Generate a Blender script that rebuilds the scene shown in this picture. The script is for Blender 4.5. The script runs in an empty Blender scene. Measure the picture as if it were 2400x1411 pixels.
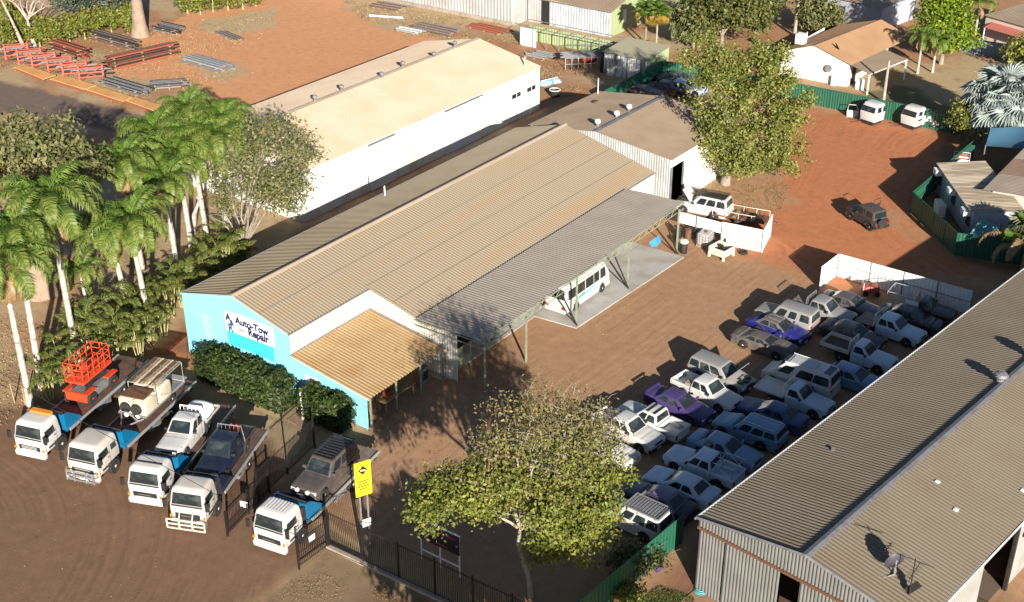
import bpy, math, random
import numpy as np
from mathutils import Vector, Matrix

SC = bpy.context.scene
COL = SC.collection
R = math.radians
V = Vector
rnd = random.Random(7)

# ------------------------------------------------------------------ camera, sky, sun, exposure
cd = bpy.data.cameras.new("camera"); cam = bpy.data.objects.new("camera", cd); COL.objects.link(cam)
cam.location = (-50.75, -47.62, 46.00)
cam.rotation_euler = (R(62.0), 0, R(-54.5))
cd.sensor_width = 36.0; cd.lens = 45.0; cd.clip_start = 0.5; cd.clip_end = 5000
SC.camera = cam
SUN_AZ, SUN_EL = 228.0, 18.5            # the sun stands behind and to the right of the camera
w = bpy.data.worlds.new("World"); SC.world = w; w.use_nodes = True
nt = w.node_tree; nt.nodes.clear()
sky = nt.nodes.new("ShaderNodeTexSky"); sky.sky_type = 'NISHITA'; sky.sun_disc = False
sky.sun_elevation = R(SUN_EL); sky.sun_rotation = R(90 - SUN_AZ); sky.dust_density = 0.4; sky.air_density = 0.75; sky.altitude = 400
bg = nt.nodes.new("ShaderNodeBackground"); bg.inputs[1].default_value = 0.05
out = nt.nodes.new("ShaderNodeOutputWorld")
nt.links.new(sky.outputs[0], bg.inputs[0]); nt.links.new(bg.outputs[0], out.inputs[0])
sd = bpy.data.lights.new("sun", 'SUN'); sun = bpy.data.objects.new("sun", sd); COL.objects.link(sun)
sd.energy = 5.0; sd.angle = R(0.5); sd.color = (1.0, 0.93, 0.82)
sdir = V((math.cos(R(SUN_EL)) * math.cos(R(SUN_AZ)), math.cos(R(SUN_EL)) * math.sin(R(SUN_AZ)), math.sin(R(SUN_EL))))
sun.rotation_euler = sdir.to_track_quat('Z', 'Y').to_euler(); sun.location = (-60, -60, 60)
SC.view_settings.view_transform = 'Standard'; SC.view_settings.look = 'None'
SC.view_settings.gamma = 1.0; SC.view_settings.use_curve_mapping = False
SC.view_settings.exposure = 1.12
SC.render.engine = 'CYCLES'; SC.cycles.max_bounces = 6; SC.cycles.diffuse_bounces = 3

# ------------------------------------------------------------------ helpers
MATS = {}
def mat(name, col, rough=0.6, metal=0.0, col2=None, nscale=3.0, lo=0.4, hi=0.65, coat=0.0, bump=0.0, bscale=20.0,
        island=0.0, trans=0.0, spec=0.5, stretch=None):
    """Principled material; col2 is mixed in by noise (dust, rust, weathering; painted reflections on glass)."""
    m = bpy.data.materials.new(name); m.use_nodes = True; n = m.node_tree; p = n.nodes["Principled BSDF"]
    p.inputs["Base Color"].default_value = (*col, 1); p.inputs["Roughness"].default_value = rough
    p.inputs["Metallic"].default_value = metal; p.inputs["Coat Weight"].default_value = coat
    p.inputs["Specular IOR Level"].default_value = spec
    L = n.links; tc = n.nodes.new("ShaderNodeTexCoord"); src = None
    vec = tc.outputs["Object"]
    if stretch:
        mp = n.nodes.new("ShaderNodeMapping"); mp.inputs["Scale"].default_value = stretch
        L.new(vec, mp.inputs[0]); vec = mp.outputs[0]
    if col2 is not None:
        nz = n.nodes.new("ShaderNodeTexNoise"); nz.inputs["Scale"].default_value = nscale; nz.inputs["Detail"].default_value = 6
        L.new(vec, nz.inputs["Vector"])
        mr = n.nodes.new("ShaderNodeMapRange"); mr.inputs[1].default_value = lo; mr.inputs[2].default_value = hi
        L.new(nz.outputs[0], mr.inputs[0])
        mx = n.nodes.new("ShaderNodeMix"); mx.data_type = 'RGBA'
        mx.inputs[6].default_value = (*col, 1); mx.inputs[7].default_value = (*col2, 1)
        L.new(mr.outputs[0], mx.inputs[0]); src = mx.outputs[2]
    if island > 0:
        ge = n.nodes.new("ShaderNodeNewGeometry")
        hs = n.nodes.new("ShaderNodeHueSaturation")
        a = n.nodes.new("ShaderNodeMapRange"); a.inputs[3].default_value = 1 - island; a.inputs[4].default_value = 1 + island
        L.new(ge.outputs["Random Per Island"], a.inputs[0]); L.new(a.outputs[0], hs.inputs["Value"])
        b = n.nodes.new("ShaderNodeMapRange"); b.inputs[3].default_value = 0.5 + 0.06 * island; b.inputs[4].default_value = 0.5 - 0.06 * island
        L.new(ge.outputs["Random Per Island"], b.inputs[0]); L.new(b.outputs[0], hs.inputs["Hue"])
        if src: L.new(src, hs.inputs["Color"])
        else: hs.inputs["Color"].default_value = (*col, 1)
        src = hs.outputs[0]
    if src: L.new(src, p.inputs["Base Color"])
    if bump > 0:
        nb = n.nodes.new("ShaderNodeTexNoise"); nb.inputs["Scale"].default_value = bscale; nb.inputs["Detail"].default_value = 4
        L.new(vec, nb.inputs["Vector"])
        bp = n.nodes.new("ShaderNodeBump"); bp.inputs["Strength"].default_value = bump; bp.inputs["Distance"].default_value = 0.05
        L.new(nb.outputs[0], bp.inputs["Height"]); L.new(bp.outputs[0], p.inputs["Normal"])
    if trans > 0:
        tr = n.nodes.new("ShaderNodeBsdfTranslucent"); ms = n.nodes.new("ShaderNodeMixShader"); ms.inputs[0].default_value = trans
        if src: L.new(src, tr.inputs[0])
        else: tr.inputs[0].default_value = (*col, 1)
        o = n.nodes["Material Output"]
        L.new(p.outputs[0], ms.inputs[1]); L.new(tr.outputs[0], ms.inputs[2]); L.new(ms.outputs[0], o.inputs[0])
    MATS[name] = m
    return m

class MB:
    """mesh builder: collects faces, builds one mesh object"""
    def __init__(s): s.v = []; s.f = []
    def add(s, vs, fs):
        b = len(s.v); s.v.extend([tuple(x) for x in vs]); s.f.extend([tuple(b + i for i in f) for f in fs]); return s
    def box(s, c, d, rz=0.0, M=None):
        x, y, z = d[0] / 2, d[1] / 2, d[2] / 2
        p = [V((i * x, j * y, k * z)) for k in (-1, 1) for j in (-1, 1) for i in (-1, 1)]
        if M is None: M = Matrix.Translation(V(c)) @ Matrix.Rotation(rz, 4, 'Z')
        else: M = Matrix.Translation(V(c)) @ M
        return s.add([M @ q for q in p], [(0, 2, 3, 1), (4, 5, 7, 6), (0, 1, 5, 4), (2, 6, 7, 3), (0, 4, 6, 2), (1, 3, 7, 5)])
    def poly(s, pts): return s.add(pts, [tuple(range(len(pts)))])
    def slab(s, pts, t):
        """polygon thickened by vector t"""
        n = len(pts); t = V(t); a = [V(p) for p in pts]; b = [p + t for p in a]
        return s.add(a + b, [tuple(range(n - 1, -1, -1)), tuple(range(n, 2 * n))] + [(i, (i + 1) % n, n + (i + 1) % n, n + i) for i in range(n)])
    def tube(s, path, rad, n=6):
        path = [V(p) for p in path]
        if not isinstance(rad, (list, tuple)): rad = [rad] * len(path)
        vs = []; fs = []
        for i, p in enumerate(path):
            d = (path[min(i + 1, len(path) - 1)] - path[max(i - 1, 0)])
            if d.length < 1e-6: d = V((0, 0, 1))
            d.normalize()
            u = d.cross(V((0, 0, 1)) if abs(d.z) < 0.95 else V((1, 0, 0))).normalized(); w = d.cross(u)
            for k in range(n):
                a = 2 * math.pi * k / n
                vs.append(p + (u * math.cos(a) + w * math.sin(a)) * rad[i])
        m = len(path)
        for i in range(m - 1):
            for k in range(n):
                k2 = (k + 1) % n; fs.append((i * n + k, i * n + k2, (i + 1) * n + k2, (i + 1) * n + k))
        fs.append(tuple(range(n - 1, -1, -1))); fs.append(tuple(range((m - 1) * n, m * n)))
        return s.add(vs, fs)
    def cyl(s, a, b, r0, r1=None, n=12): return s.tube([a, b], [r0, r0 if r1 is None else r1], n)
    def lathe(s, prof, c=(0, 0, 0), axis='Z', n=16):
        """prof list of (r, h)"""
        vs = []; fs = []
        for r, h in prof:
            for k in range(n):
                a = 2 * math.pi * k / n; q = (r * math.cos(a), r * math.sin(a), h)
                if axis == 'Y': q = (q[0], q[2], q[1])
                if axis == 'X': q = (q[2], q[0], q[1])
                vs.append((q[0] + c[0], q[1] + c[1], q[2] + c[2]))
        for i in range(len(prof) - 1):
            for k in range(n):
                k2 = (k + 1) % n; fs.append((i * n + k, i * n + k2, (i + 1) * n + k2, (i + 1) * n + k))
        fs.append(tuple(range(n - 1, -1, -1))); fs.append(tuple(range((len(prof) - 1) * n, len(prof) * n)))
        return s.add(vs, fs)
    def corr(s, p00, p10, p11, p01, pitch=0.25, h=0.035, thick=0.0):
        """corrugated sheet: ribs run p00->p01 and p10->p11, repeat along p00->p10"""
        p00, p10, p11, p01 = V(p00), V(p10), V(p11), V(p01)
        n = max(1, int(round(max((p10 - p00).length, (p11 - p01).length) / pitch)))
        nn = (p10 - p00).cross(p01 - p00).normalized() * h
        us = [];
        for i in range(n):
            us += [((i + 0.0) / n, 0), ((i + .16) / n, 0), ((i + .44) / n, 1), ((i + .70) / n, 1), ((i + .98) / n, 0)]
        us.append((1.0, 0))
        vs = []; fs = []
        for u, k in us:
            vs.append(p00.lerp(p10, u) + nn * k); vs.append(p01.lerp(p11, u) + nn * k)
        for i in range(len(us) - 1): fs.append((2 * i, 2 * i + 2, 2 * i + 3, 2 * i + 1))
        return s.add(vs, fs)
    def rr(s, levels, cr=0.12, seg=3, cap_top=True, cap_bot=True):
        """loft of rounded rectangles; level=(z, x0, x1, halfw[, corner radius])"""
        rings = []
        for lv in levels:
            z, x0, x1, hw = lv[:4]; c = lv[4] if len(lv) > 4 else cr
            c = min(c, hw * .95, (x1 - x0) * .48); ring = []
            for cx, cy, a0 in ((x1 - c, hw - c, 0), (x0 + c, hw - c, 90), (x0 + c, -hw + c, 180), (x1 - c, -hw + c, 270)):
                for k in range(seg + 1):
                    a = R(a0 + 90 * k / seg); ring.append((cx + c * math.cos(a), cy + c * math.sin(a), z))
            rings.append(ring)
        n = len(rings[0]); vs = [p for r in rings for p in r]; fs = []
        for i in range(len(rings) - 1):
            for k in range(n):
                k2 = (k + 1) % n; fs.append((i * n + k, i * n + k2, (i + 1) * n + k2, (i + 1) * n + k))
        if cap_bot: fs.append(tuple(range(n - 1, -1, -1)))
        if cap_top: fs.append(tuple(range((len(rings) - 1) * n, len(rings) * n)))
        return s.add(vs, fs)
    def mesh(s, name, m, smooth=None):
        me = bpy.data.meshes.new(name); me.from_pydata(s.v, [], s.f); me.update()
        if m is not None: me.materials.append(m)
        if smooth is not None:
            me.polygons.foreach_set("use_smooth", [True] * len(me.polygons))
            me.set_sharp_from_angle(angle=R(smooth))
        return me
    def build(s, name, m, parent=None, smooth=None, loc=None, rz=None, **props):
        return place(name, s.mesh(name, m, smooth), parent, loc, rz, **props)

def place(name, me, parent=None, loc=None, rz=None, **props):
    o = bpy.data.objects.new(name, me); COL.objects.link(o)
    if parent is not None: o.parent = parent
    if loc is not None: o.location = loc
    if rz is not None: o.rotation_euler = (0, 0, rz)
    for k, v in props.items():
        if v is not None: o[k] = v
    return o

def thing(name, label, cat, loc=(0, 0, 0), rz=0.0, group=None):
    o = bpy.data.objects.new(name, None); COL.objects.link(o); o.empty_display_size = 0.3
    o.location = loc; o.rotation_euler = (0, 0, rz); o["label"] = label; o["category"] = cat
    if group: o["group"] = group
    return o

def tag(o, label, cat, group=None):
    o["label"] = label; o["category"] = cat
    if group: o["group"] = group
    return o

def dup(root, label, loc, rz, group=None, scale=None):
    """copy of a thing with its parts and sub-parts"""
    r = root.copy(); COL.objects.link(r); r.location = loc; r.rotation_euler = (0, 0, rz); r["label"] = label
    if scale: r.scale = (scale,) * 3
    if group: r["group"] = group
    for ch in list(root.children):
        c = ch.copy(); COL.objects.link(c); c.parent = r
        for g in ch.children:
            d = g.copy(); COL.objects.link(d); d.parent = c
    return r

def text_mesh(s, size, depth=0.0):
    cu = bpy.data.curves.new("lettering", 'FONT'); cu.body = s; cu.size = size; cu.extrude = depth; cu.offset = size * .042; cu.resolution_u = 3
    ob = bpy.data.objects.new("lettering", cu); COL.objects.link(ob)
    dg = bpy.context.evaluated_depsgraph_get(); me = bpy.data.meshes.new_from_object(ob.evaluated_get(dg))
    bpy.data.objects.remove(ob); bpy.data.curves.remove(cu)
    return me

def text(s, size, origin, right, upv, m, parent, bold=0.0, name="lettering", wide=1.0):
    me = text_mesh(s, size, 0.004); me.materials.clear(); me.materials.append(m)
    r_, u_ = V(right).normalized(), V(upv).normalized(); n_ = r_.cross(u_)
    M = Matrix((r_, u_, n_)).transposed().to_4x4() @ Matrix.Diagonal((wide, 1, 1, 1)); M.translation = V(origin)
    me.transform(M)
    o = place(name, me, parent)
    return o

# ------------------------------------------------------------------ materials
roof_tan = mat("tan_roof_iron", (.33, .27, .19), .5, .0, (.30, .235, .155), .35, .42, .7, bump=.03, bscale=2)
roof_cream = mat("cream_roof_iron", (.50, .40, .30), .5, 0, (.46, .35, .24), .3, .4, .7)
roof_brown = mat("brown_roof_iron", (.30, .225, .155), .5, 0, (.25, .18, .12), .4, .4, .7)
roof_rust = mat("rusty_tan_roof_iron", (.315, .255, .175), .55, 0, (.35, .235, .135), .8, .5, .75, stretch=(.06, 1.0, 1))
canopy_grey = mat("weathered_canopy_iron", (.31, .27, .225), .5, 0, (.28, .235, .19), .5, .4, .7)
blue_wall = mat("pale_blue_paint", (.22, .56, .68), .55, 0, (.20, .53, .65), .4, .4, .7)
teal = mat("turquoise_paint", (.045, .46, .52), .5, 0)
white_wall = mat("white_paint", (.68, .66, .61), .6, 0, (.50, .44, .36), 1.2, .5, .85, stretch=(1, 1, .12))
white_clean = mat("white_sheet", (.75, .75, .73), .55, 0, (.66, .64, .6), .8, .5, .8)
silver_iron = mat("galvanised_iron", (.47, .48, .48), .42, .25, (.38, .37, .36), .6, .4, .7)
cream_iron = mat("cream_wall_iron", (.56, .53, .47), .5, 0, (.5, .45, .38), .8, .45, .7)
rust = mat("rusty_steel", (.16, .075, .04), .8, .1, (.10, .05, .03), 4, .4, .7)
dark_gap = mat("dark_interior", (.012, .011, .011), .9)
dark_steel = mat("dark_steel", (.03, .03, .03), .5, .3, (.06, .045, .035), 3, .45, .7)
black_paint = mat("black_fence_paint", (.014, .013, .013), .45)
green_post = mat("pale_green_steel", (.22, .26, .18), .5, 0, (.17, .17, .12), 2, .45, .7)
green_fence = mat("dark_green_fence_iron", (.016, .095, .058), .45, 0, (.022, .10, .06), .8, .4, .7)
concrete = mat("pale_concrete", (.40, .39, .37), .85, 0, (.31, .27, .23), .6, .45, .7, bump=.1, bscale=15)
kerb_mat = mat("kerb_concrete", (.33, .28, .23), .9, 0, (.25, .18, .13), 1.5, .4, .7)
glass = mat("painted_reflection_glass", (.016, .022, .025), .08, 0, (.065, .078, .08), 1.6, .5, .75, spec=.6)  # paler noise patches paint reflections into the glass colour
glass_blue = mat("house_glass", (.05, .06, .07), .08)
rubber = mat("tyre_rubber", (.018, .017, .016), .85, 0, (.05, .035, .025), 3, .5, .8)
rim_m = mat("alloy_rim", (.45, .44, .42), .35, .5)
rim_white = mat("white_rim", (.65, .64, .6), .5)
chrome = mat("bright_metal", (.6, .6, .6), .25, .8)
plastic = mat("black_plastic", (.02, .02, .02), .5)
lamp_m = mat("lamp_lens", (.75, .76, .76), .12, 0, spec=.8)
red_lamp = mat("red_lens", (.35, .012, .012), .2)
amber = mat("amber_lens", (.65, .22, .02), .25)
white_plate = mat("number_plate", (.7, .7, .66), .5)
wood = mat("timber", (.33, .24, .14), .8, 0, (.26, .17, .1), 5, .4, .7)
aluminium = mat("aluminium_rail", (.5, .5, .49), .35, .5)
red_paint = mat("red_machine_paint", (.62, .06, .02), .4, 0, (.45, .05, .02), 2, .5, .8)
red_oxide = mat("red_oxide_steel", (.36, .075, .045), .6, 0, (.28, .08, .05), 3, .4, .7)
blue_metal = mat("bright_blue_paint", (.006, .14, .30), .3, .1, coat=.4)
grey_steel = mat("grey_steel", (.22, .22, .23), .55, .2, (.16, .15, .15), 3, .4, .7)
deck_brown = mat("rusty_checker_plate", (.13, .075, .055), .7, .1, (.085, .05, .04), 2.5, .4, .7)
deck_grey = mat("worn_tray_plate", (.22, .18, .15), .65, .1, (.16, .11, .085), 2, .4, .7)

# ------------------------------------------------------------------ the ground: one sheet, soil colour per place, some shade painted in
def vnoise(x, y, s, seed=0, oct=4):
    tot = np.zeros_like(x); amp = 1.0; nrm = 0
    for o in range(oct):
        xx = x / s; yy = y / s; xi = np.floor(xx).astype(np.int64); yi = np.floor(yy).astype(np.int64)
        fx = xx - xi; fy = yy - yi; fx = fx * fx * (3 - 2 * fx); fy = fy * fy * (3 - 2 * fy)
        def h(a, b):
            q = (a * 374761393 + b * 668265263 + (seed + o) * 974711) & 0x7fffffff
            q = (q ^ (q >> 13)) * 1274126177 & 0x7fffffff
            return ((q ^ (q >> 16)) & 0xffff) / 65535.0
        tot += amp * ((h(xi, yi) * (1 - fx) + h(xi + 1, yi) * fx) * (1 - fy) + (h(xi, yi + 1) * (1 - fx) + h(xi + 1, yi + 1) * fx) * fy)
        nrm += amp; amp *= .5; s *= .5
    return tot / nrm

def polydist(px, py, poly):
    """signed distance, positive inside"""
    d = np.full_like(px, 1e9); ins = np.zeros(px.shape, bool); n = len(poly)
    for i in range(n):
        ax, ay = poly[i]; bx, by = poly[(i + 1) % n]; ex, ey = bx - ax, by - ay
        t = np.clip(((px - ax) * ex + (py - ay) * ey) / (ex * ex + ey * ey + 1e-9), 0, 1)
        d = np.minimum(d, np.hypot(px - ax - t * ex, py - ay - t * ey))
        c = ((ay > py) != (by > py)) & (px < (bx - ax) * (py - ay) / (by - ay + 1e-12) + ax); ins ^= c
    return np.where(ins, d, -d)

far_ = [3000, 1500, 800, 400, 250, 180]
gx = np.array([-v for v in far_] + list(np.arange(-60, 130.1, .6)) + list(reversed(far_)))
gy = np.array([-v for v in far_] + list(np.arange(-80, 125.1, .6)) + list(reversed(far_)))
gx.sort(); gy.sort()
GX, GY = np.meshgrid(gx, gy, indexing='ij'); X_ = GX.ravel(); Y_ = GY.ravel()
n1 = vnoise(X_, Y_, 9, 1); n2 = vnoise(X_, Y_, 2.5, 5); n3 = vnoise(X_, Y_, 30, 9, 3)
C_ = lambda r, g, b: np.array([r, g, b])
tan_grass, brown, red, orange = C_(.41, .30, .175), C_(.365, .215, .124), C_(.45, .175, .08), C_(.57, .28, .14)
litter, road_c, green = C_(.17, .105, .06), C_(.17, .125, .10), C_(.085, .10, .03)
def mixc(a, b, t): return a * (1 - t[:, None]) + b * t[:, None]
sm = lambda t: np.clip(t, 0, 1) ** 2 * (3 - 2 * np.clip(t, 0, 1))
col = mixc(np.tile(tan_grass, (len(X_), 1)), C_(.36, .19, .10), sm((n1 - .4) * 4))
col = mixc(col, litter, sm((n2 - .62) * 5) * .4)
track = np.zeros_like(X_); tstr = np.zeros_like(X_)
def zone(poly, c, feather=1.0, wob=2.0, amt=1.0):
    global col
    t = sm((polydist(X_, Y_, poly) + (n2 - .5) * 2 * wob) / feather + .5) * amt
    col = mixc(col, c, t); return t
P2 = lambda ps: [(p[0], p[1]) for p in ps]
zone(P2([(53.03, 82.42, 0.00), (65.73, 87.69, 0.00), (79.70, 94.80, 0.00), (86.99, 84.58, 0.00), (71.44, 63.37, 0.00), (70.29, 51.10, 0.00), (40.30, 38.85, -0.00), (34.20, 47.40, -0.00), (38.71, 60.80, 0.00), (40.96, 64.03, -0.00), (39.51, 67.38, 0.00), (37.70, 72.58, -0.00)]), orange, 2, 3)
zone(P2([(59.89, 81.29, 0.00), (69.14, 77.30, 0.00), (62.97, 71.16, 0.00), (57.33, 71.50, 0.00), (56.81, 77.12, 0.00)]), tan_grass * 1.08, 1.5, 2.0)
zone(P2([(43.60, 67.02, 0.00), (49.32, 66.03, 0.00), (48.48, 60.18, 0.00), (43.76, 60.10, -0.00)]), tan_grass * 1.05, 1.5, 2.0)
zone(P2([(21.39, 102.33, 0.00), (29.19, 80.53, -0.00), (30.57, 67.29, 0.00), (30.98, 54.08, 0.00), (26.07, 38.93, 0.00), (21.77, 34.46, 0.00), (27.15, 50.98, 0.00), (22.95, 71.63, 0.00), (15.58, 91.97, 0.00)]), road_c, .8, .8)
t = zone([(-9, -60), (-9, 0.3), (0, 0.3), (0, 2), (41, 2), (44, -60)], brown, 1.0, .4)
track = np.where(t > .5, Y_ + (n3 - .5) * 3, track); tstr = np.maximum(tstr, t)
t = zone([(36, -17), (40, -1.5), (46, 0), (75, 3), (75.5, -15), (59, -16.5), (53, -17), (45, -26)], red, 4, 2)
d2 = np.hypot(X_ - 66, Y_ + 34); track = np.where(t > .5, d2 * .8 + (n3 - .5) * 9 + (n1 - .5) * 4, track); tstr = np.maximum(tstr, t * (.35 + .65 * sm((n1 - .35) * 4)))
zone(P2([(50.46, 4.73, 0.00), (58.70, 0.75, 0.00), (49.79, -6.49, 0.00), (45.67, -5.55, 0.00), (43.92, -3.11, 0.00)]), tan_grass * .85, 1.5, 3.0, .6)
zone(P2([(49.38, -13.87, 0.00), (52.42, -15.01, 0.00), (47.79, -21.87, 0.00), (47.74, -17.54, 0.00)]), tan_grass * .8, 1.5, 3.0, .5)
t = zone([(-80, -5), (-10, -6), (-8, 1), (-5.5, 2), (-3, 17), (-11.5, 20.5), (-14, 24), (-17, 40), (-80, 60)], C_(.195, .112, .069), 1.0, .5)
d3 = np.hypot(X_ + 29, Y_ - 16); track = np.where(t > .5, d3 * 1.2 + (n3 - .5) * 2, track); tstr = np.maximum(tstr, t)
zone([(-80, 16), (-34, 9), (-27, 2), (-26, -9), (-80, -9)], C_(.16, .095, .06), 3.5, 1.5, .8)  # outer forecourt corner darkened, lens vignetting painted into the soil colour
zone([(-4, 15), (-4, 19.5), (9, 19.5), (9, 16)], C_(.34, .135, .065), .8, .8)
zone([(-60, -6.3), (-10.4, -6.3), (-10.4, -70), (-60, -70)], C_(.18, .115, .065), 1.5, 1.2)
zone(P2([(-15.26, -7.00, 0.00), (-12.82, -6.21, 0.00), (-10.79, -6.55, 0.00), (-10.10, -10.01, 0.00), (-13.71, -11.94, 0.00), (-16.87, -8.60, 0.00)]), tan_grass * .62, 1.5, 1.8, .7)
zone([(-9, -23), (3, -22.6), (3, -24.5), (-9, -27)], C_(.25, .13, .08), 1.0, .8)
zone(P2([(-4.08, -22.67, 0.00), (-2.07, -23.09, 0.00), (-2.18, -24.71, 0.00), (-4.74, -25.60, 0.00), (-6.66, -22.92, 0.00)]), green, 1.0, .8, .8)
zone([(19, 24.9), (58, 24.9), (58, 17.6), (0, 17.6)], C_(.17, .12, .085), 1.0, .5)  # lane between the buildings, its shade painted into the soil colour
zone(P2([(80.34, -0.04, 0.00), (88.32, -2.36, -0.00), (81.26, -11.95, 0.00), (76.67, -12.14, -0.00), (76.80, -3.87, 0.00)]), C_(.12, .12, .055), 1.5, 1.5, .8)
zone(P2([(78.90, -6.35, 0.00), (89.05, -15.88, 0.00), (44.73, -31.84, 0.00), (46.89, -27.34, 0.00), (46.41, -22.69, 0.00), (56.24, -15.54, 0.00), (72.55, -12.66, 0.00)]), C_(.2, .12, .07), 1.0, .8, .8)
h_ = (n2 - .5) * .05 + (n3 - .5) * .0
far_m = (np.abs(X_ - 35) > 100) | (np.abs(Y_ - 22) > 105); h_[far_m] = 0
nx_, ny_ = len(gx), len(gy)
idx = np.arange(nx_ * ny_).reshape(nx_, ny_)
quads = np.stack([idx[:-1, :-1], idx[1:, :-1], idx[1:, 1:], idx[:-1, 1:]], -1).reshape(-1, 4)
gm = bpy.data.meshes.new("ground")
gm.vertices.add(len(X_)); gm.vertices.foreach_set("co", np.stack([X_, Y_, h_], 1).ravel())
gm.loops.add(quads.size); gm.loops.foreach_set("vertex_index", quads.ravel().astype(np.int32))
gm.polygons.add(len(quads)); gm.polygons.foreach_set("loop_start", np.arange(0, quads.size, 4, dtype=np.int32))
gm.update(calc_edges=True)
ca = gm.color_attributes.new("soil", 'FLOAT_COLOR', 'POINT')
ca.data.foreach_set("color", np.concatenate([col, np.ones((len(col), 1))], 1).ravel().astype(np.float32))
for nm, ar in (("track", track), ("tstr", tstr)):
    a_ = gm.attributes.new(nm, 'FLOAT', 'POINT'); a_.data.foreach_set("value", ar.astype(np.float32))
gmat = bpy.data.materials.new("soil"); gmat.use_nodes = True; n = gmat.node_tree; p = n.nodes["Principled BSDF"]; L = n.links
p.inputs["Roughness"].default_value = .95; p.inputs["Specular IOR Level"].default_value = .15
def nd(t, **k):
    q = n.nodes.new(t)
    for a, b in k.items(): setattr(q, a, b)
    return q
at_ = nd("ShaderNodeAttribute", attribute_name="soil"); tk = nd("ShaderNodeAttribute", attribute_name="track"); ts = nd("ShaderNodeAttribute", attribute_name="tstr")
tc = nd("ShaderNodeTexCoord")
na = nd("ShaderNodeTexNoise"); na.inputs["Scale"].default_value = 1.3; na.inputs["Detail"].default_value = 8; na.inputs["Roughness"].default_value = .65
nb = nd("ShaderNodeTexNoise"); nb.inputs["Scale"].default_value = 9; nb.inputs["Detail"].default_value = 5
L.new(tc.outputs["Object"], na.inputs["Vector"]); L.new(tc.outputs["Object"], nb.inputs["Vector"])
ww = nd("ShaderNodeMath", operation='MULTIPLY_ADD'); L.new(na.outputs[0], ww.inputs[0]); ww.inputs[1].default_value = .5; L.new(tk.outputs["Fac"], ww.inputs[2])
n1d = nd("ShaderNodeTexNoise"); n1d.noise_dimensions = '1D'; n1d.inputs["Scale"].default_value = 2.6; n1d.inputs["Detail"].default_value = 3
L.new(ww.outputs[0], n1d.inputs["W"])
def mrange(src, a, b, c, d):
    q = nd("ShaderNodeMapRange"); L.new(src, q.inputs[0])
    for i, v in zip((1, 2, 3, 4), (a, b, c, d)): q.inputs[i].default_value = v
    return q.outputs[0]
v1 = mrange(na.outputs[0], .3, .7, .87, 1.12); v2 = mrange(nb.outputs[0], .3, .7, .93, 1.07); v3 = mrange(n1d.outputs[0], .3, .66, .87, 1.07)
mxf = nd("ShaderNodeMix"); mxf.inputs[2].default_value = 1.0; nl = nd("ShaderNodeTexNoise"); nl.inputs["Scale"].default_value = .12; L.new(tc.outputs["Object"], nl.inputs["Vector"])
tm = nd("ShaderNodeMath", operation='MULTIPLY'); L.new(mrange(nl.outputs[0], .42, .6, 0, 1.5), tm.inputs[0]); L.new(ts.outputs["Fac"], tm.inputs[1]); L.new(tm.outputs[0], mxf.inputs[0]); L.new(v3, mxf.inputs[3])
m1 = nd("ShaderNodeMath", operation='MULTIPLY'); L.new(v1, m1.inputs[0]); L.new(v2, m1.inputs[1])
ns_ = nd("ShaderNodeTexNoise"); ns_.inputs["Scale"].default_value = .9; ns_.inputs["Detail"].default_value = 7; ns_.inputs["Roughness"].default_value = .75; L.new(tc.outputs["Object"], ns_.inputs["Vector"])
v4 = mrange(ns_.outputs[0], .60, .72, 1.0, .62)   # oil spots and damp patches
m0 = nd("ShaderNodeMath", operation='MULTIPLY'); L.new(m1.outputs[0], m0.inputs[0]); L.new(v4, m0.inputs[1]); m1 = m0
m2 = nd("ShaderNodeMath", operation='MULTIPLY'); L.new(m1.outputs[0], m2.inputs[0]); L.new(mxf.outputs[0], m2.inputs[1])
vm = nd("ShaderNodeVectorMath", operation='SCALE'); L.new(at_.outputs["Color"], vm.inputs[0]); L.new(m2.outputs[0], vm.inputs["Scale"])
L.new(vm.outputs[0], p.inputs["Base Color"])
bp = nd("ShaderNodeBump"); bp.inputs["Strength"].default_value = .22; bp.inputs["Distance"].default_value = .06
ad = nd("ShaderNodeMath", operation='MULTIPLY_ADD'); L.new(n1d.outputs[0], ad.inputs[0]); ad.inputs[1].default_value = .25; L.new(nb.outputs[0], ad.inputs[2])
L.new(ad.outputs[0], bp.inputs["Height"]); L.new(bp.outputs[0], p.inputs["Normal"])
gm.materials.append(gmat)
place("ground", gm, kind="structure")

def sheet(name, pts, z, m, t=.05, kind="structure"):
    mb = MB(); mb.slab([(q[0], q[1], z - t) for q in pts], (0, 0, t)); return mb.build(name, m, kind=kind)
# paving
for i, q in enumerate(([(18.6, -.1), (18.9, -3.75), (26.3, -4.1), (26.3, -.3)], [(26.32, -.3), (26.32, -4.1), (34.0, -4.45), (34.0, -.3)])):
    sheet("concrete_slab", q, .07, concrete, .3)
sheet("entrance_path", [(-2.31, 4.96), (-0.54, 5.12), (-1.45, 2.45), (-2.57, 2.34)], .05, mat("path_concrete", (.36, .25, .17), .9, 0, (.28, .18, .12), 1, .4, .7), .2)
sheet("shed_apron", [(-4.4, -24.2), (-1.5, -24.6), (-4.5, -45), (-9, -44)], .04, mat("apron_concrete", (.33, .20, .12), .9, 0, (.25, .15, .09), 1, .4, .7), .2)
sheet("workshop_floor", [(7.5, -.25), (7.5, 2.1), (34, 2.1), (34, -.25)], .05, concrete, .2)

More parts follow.
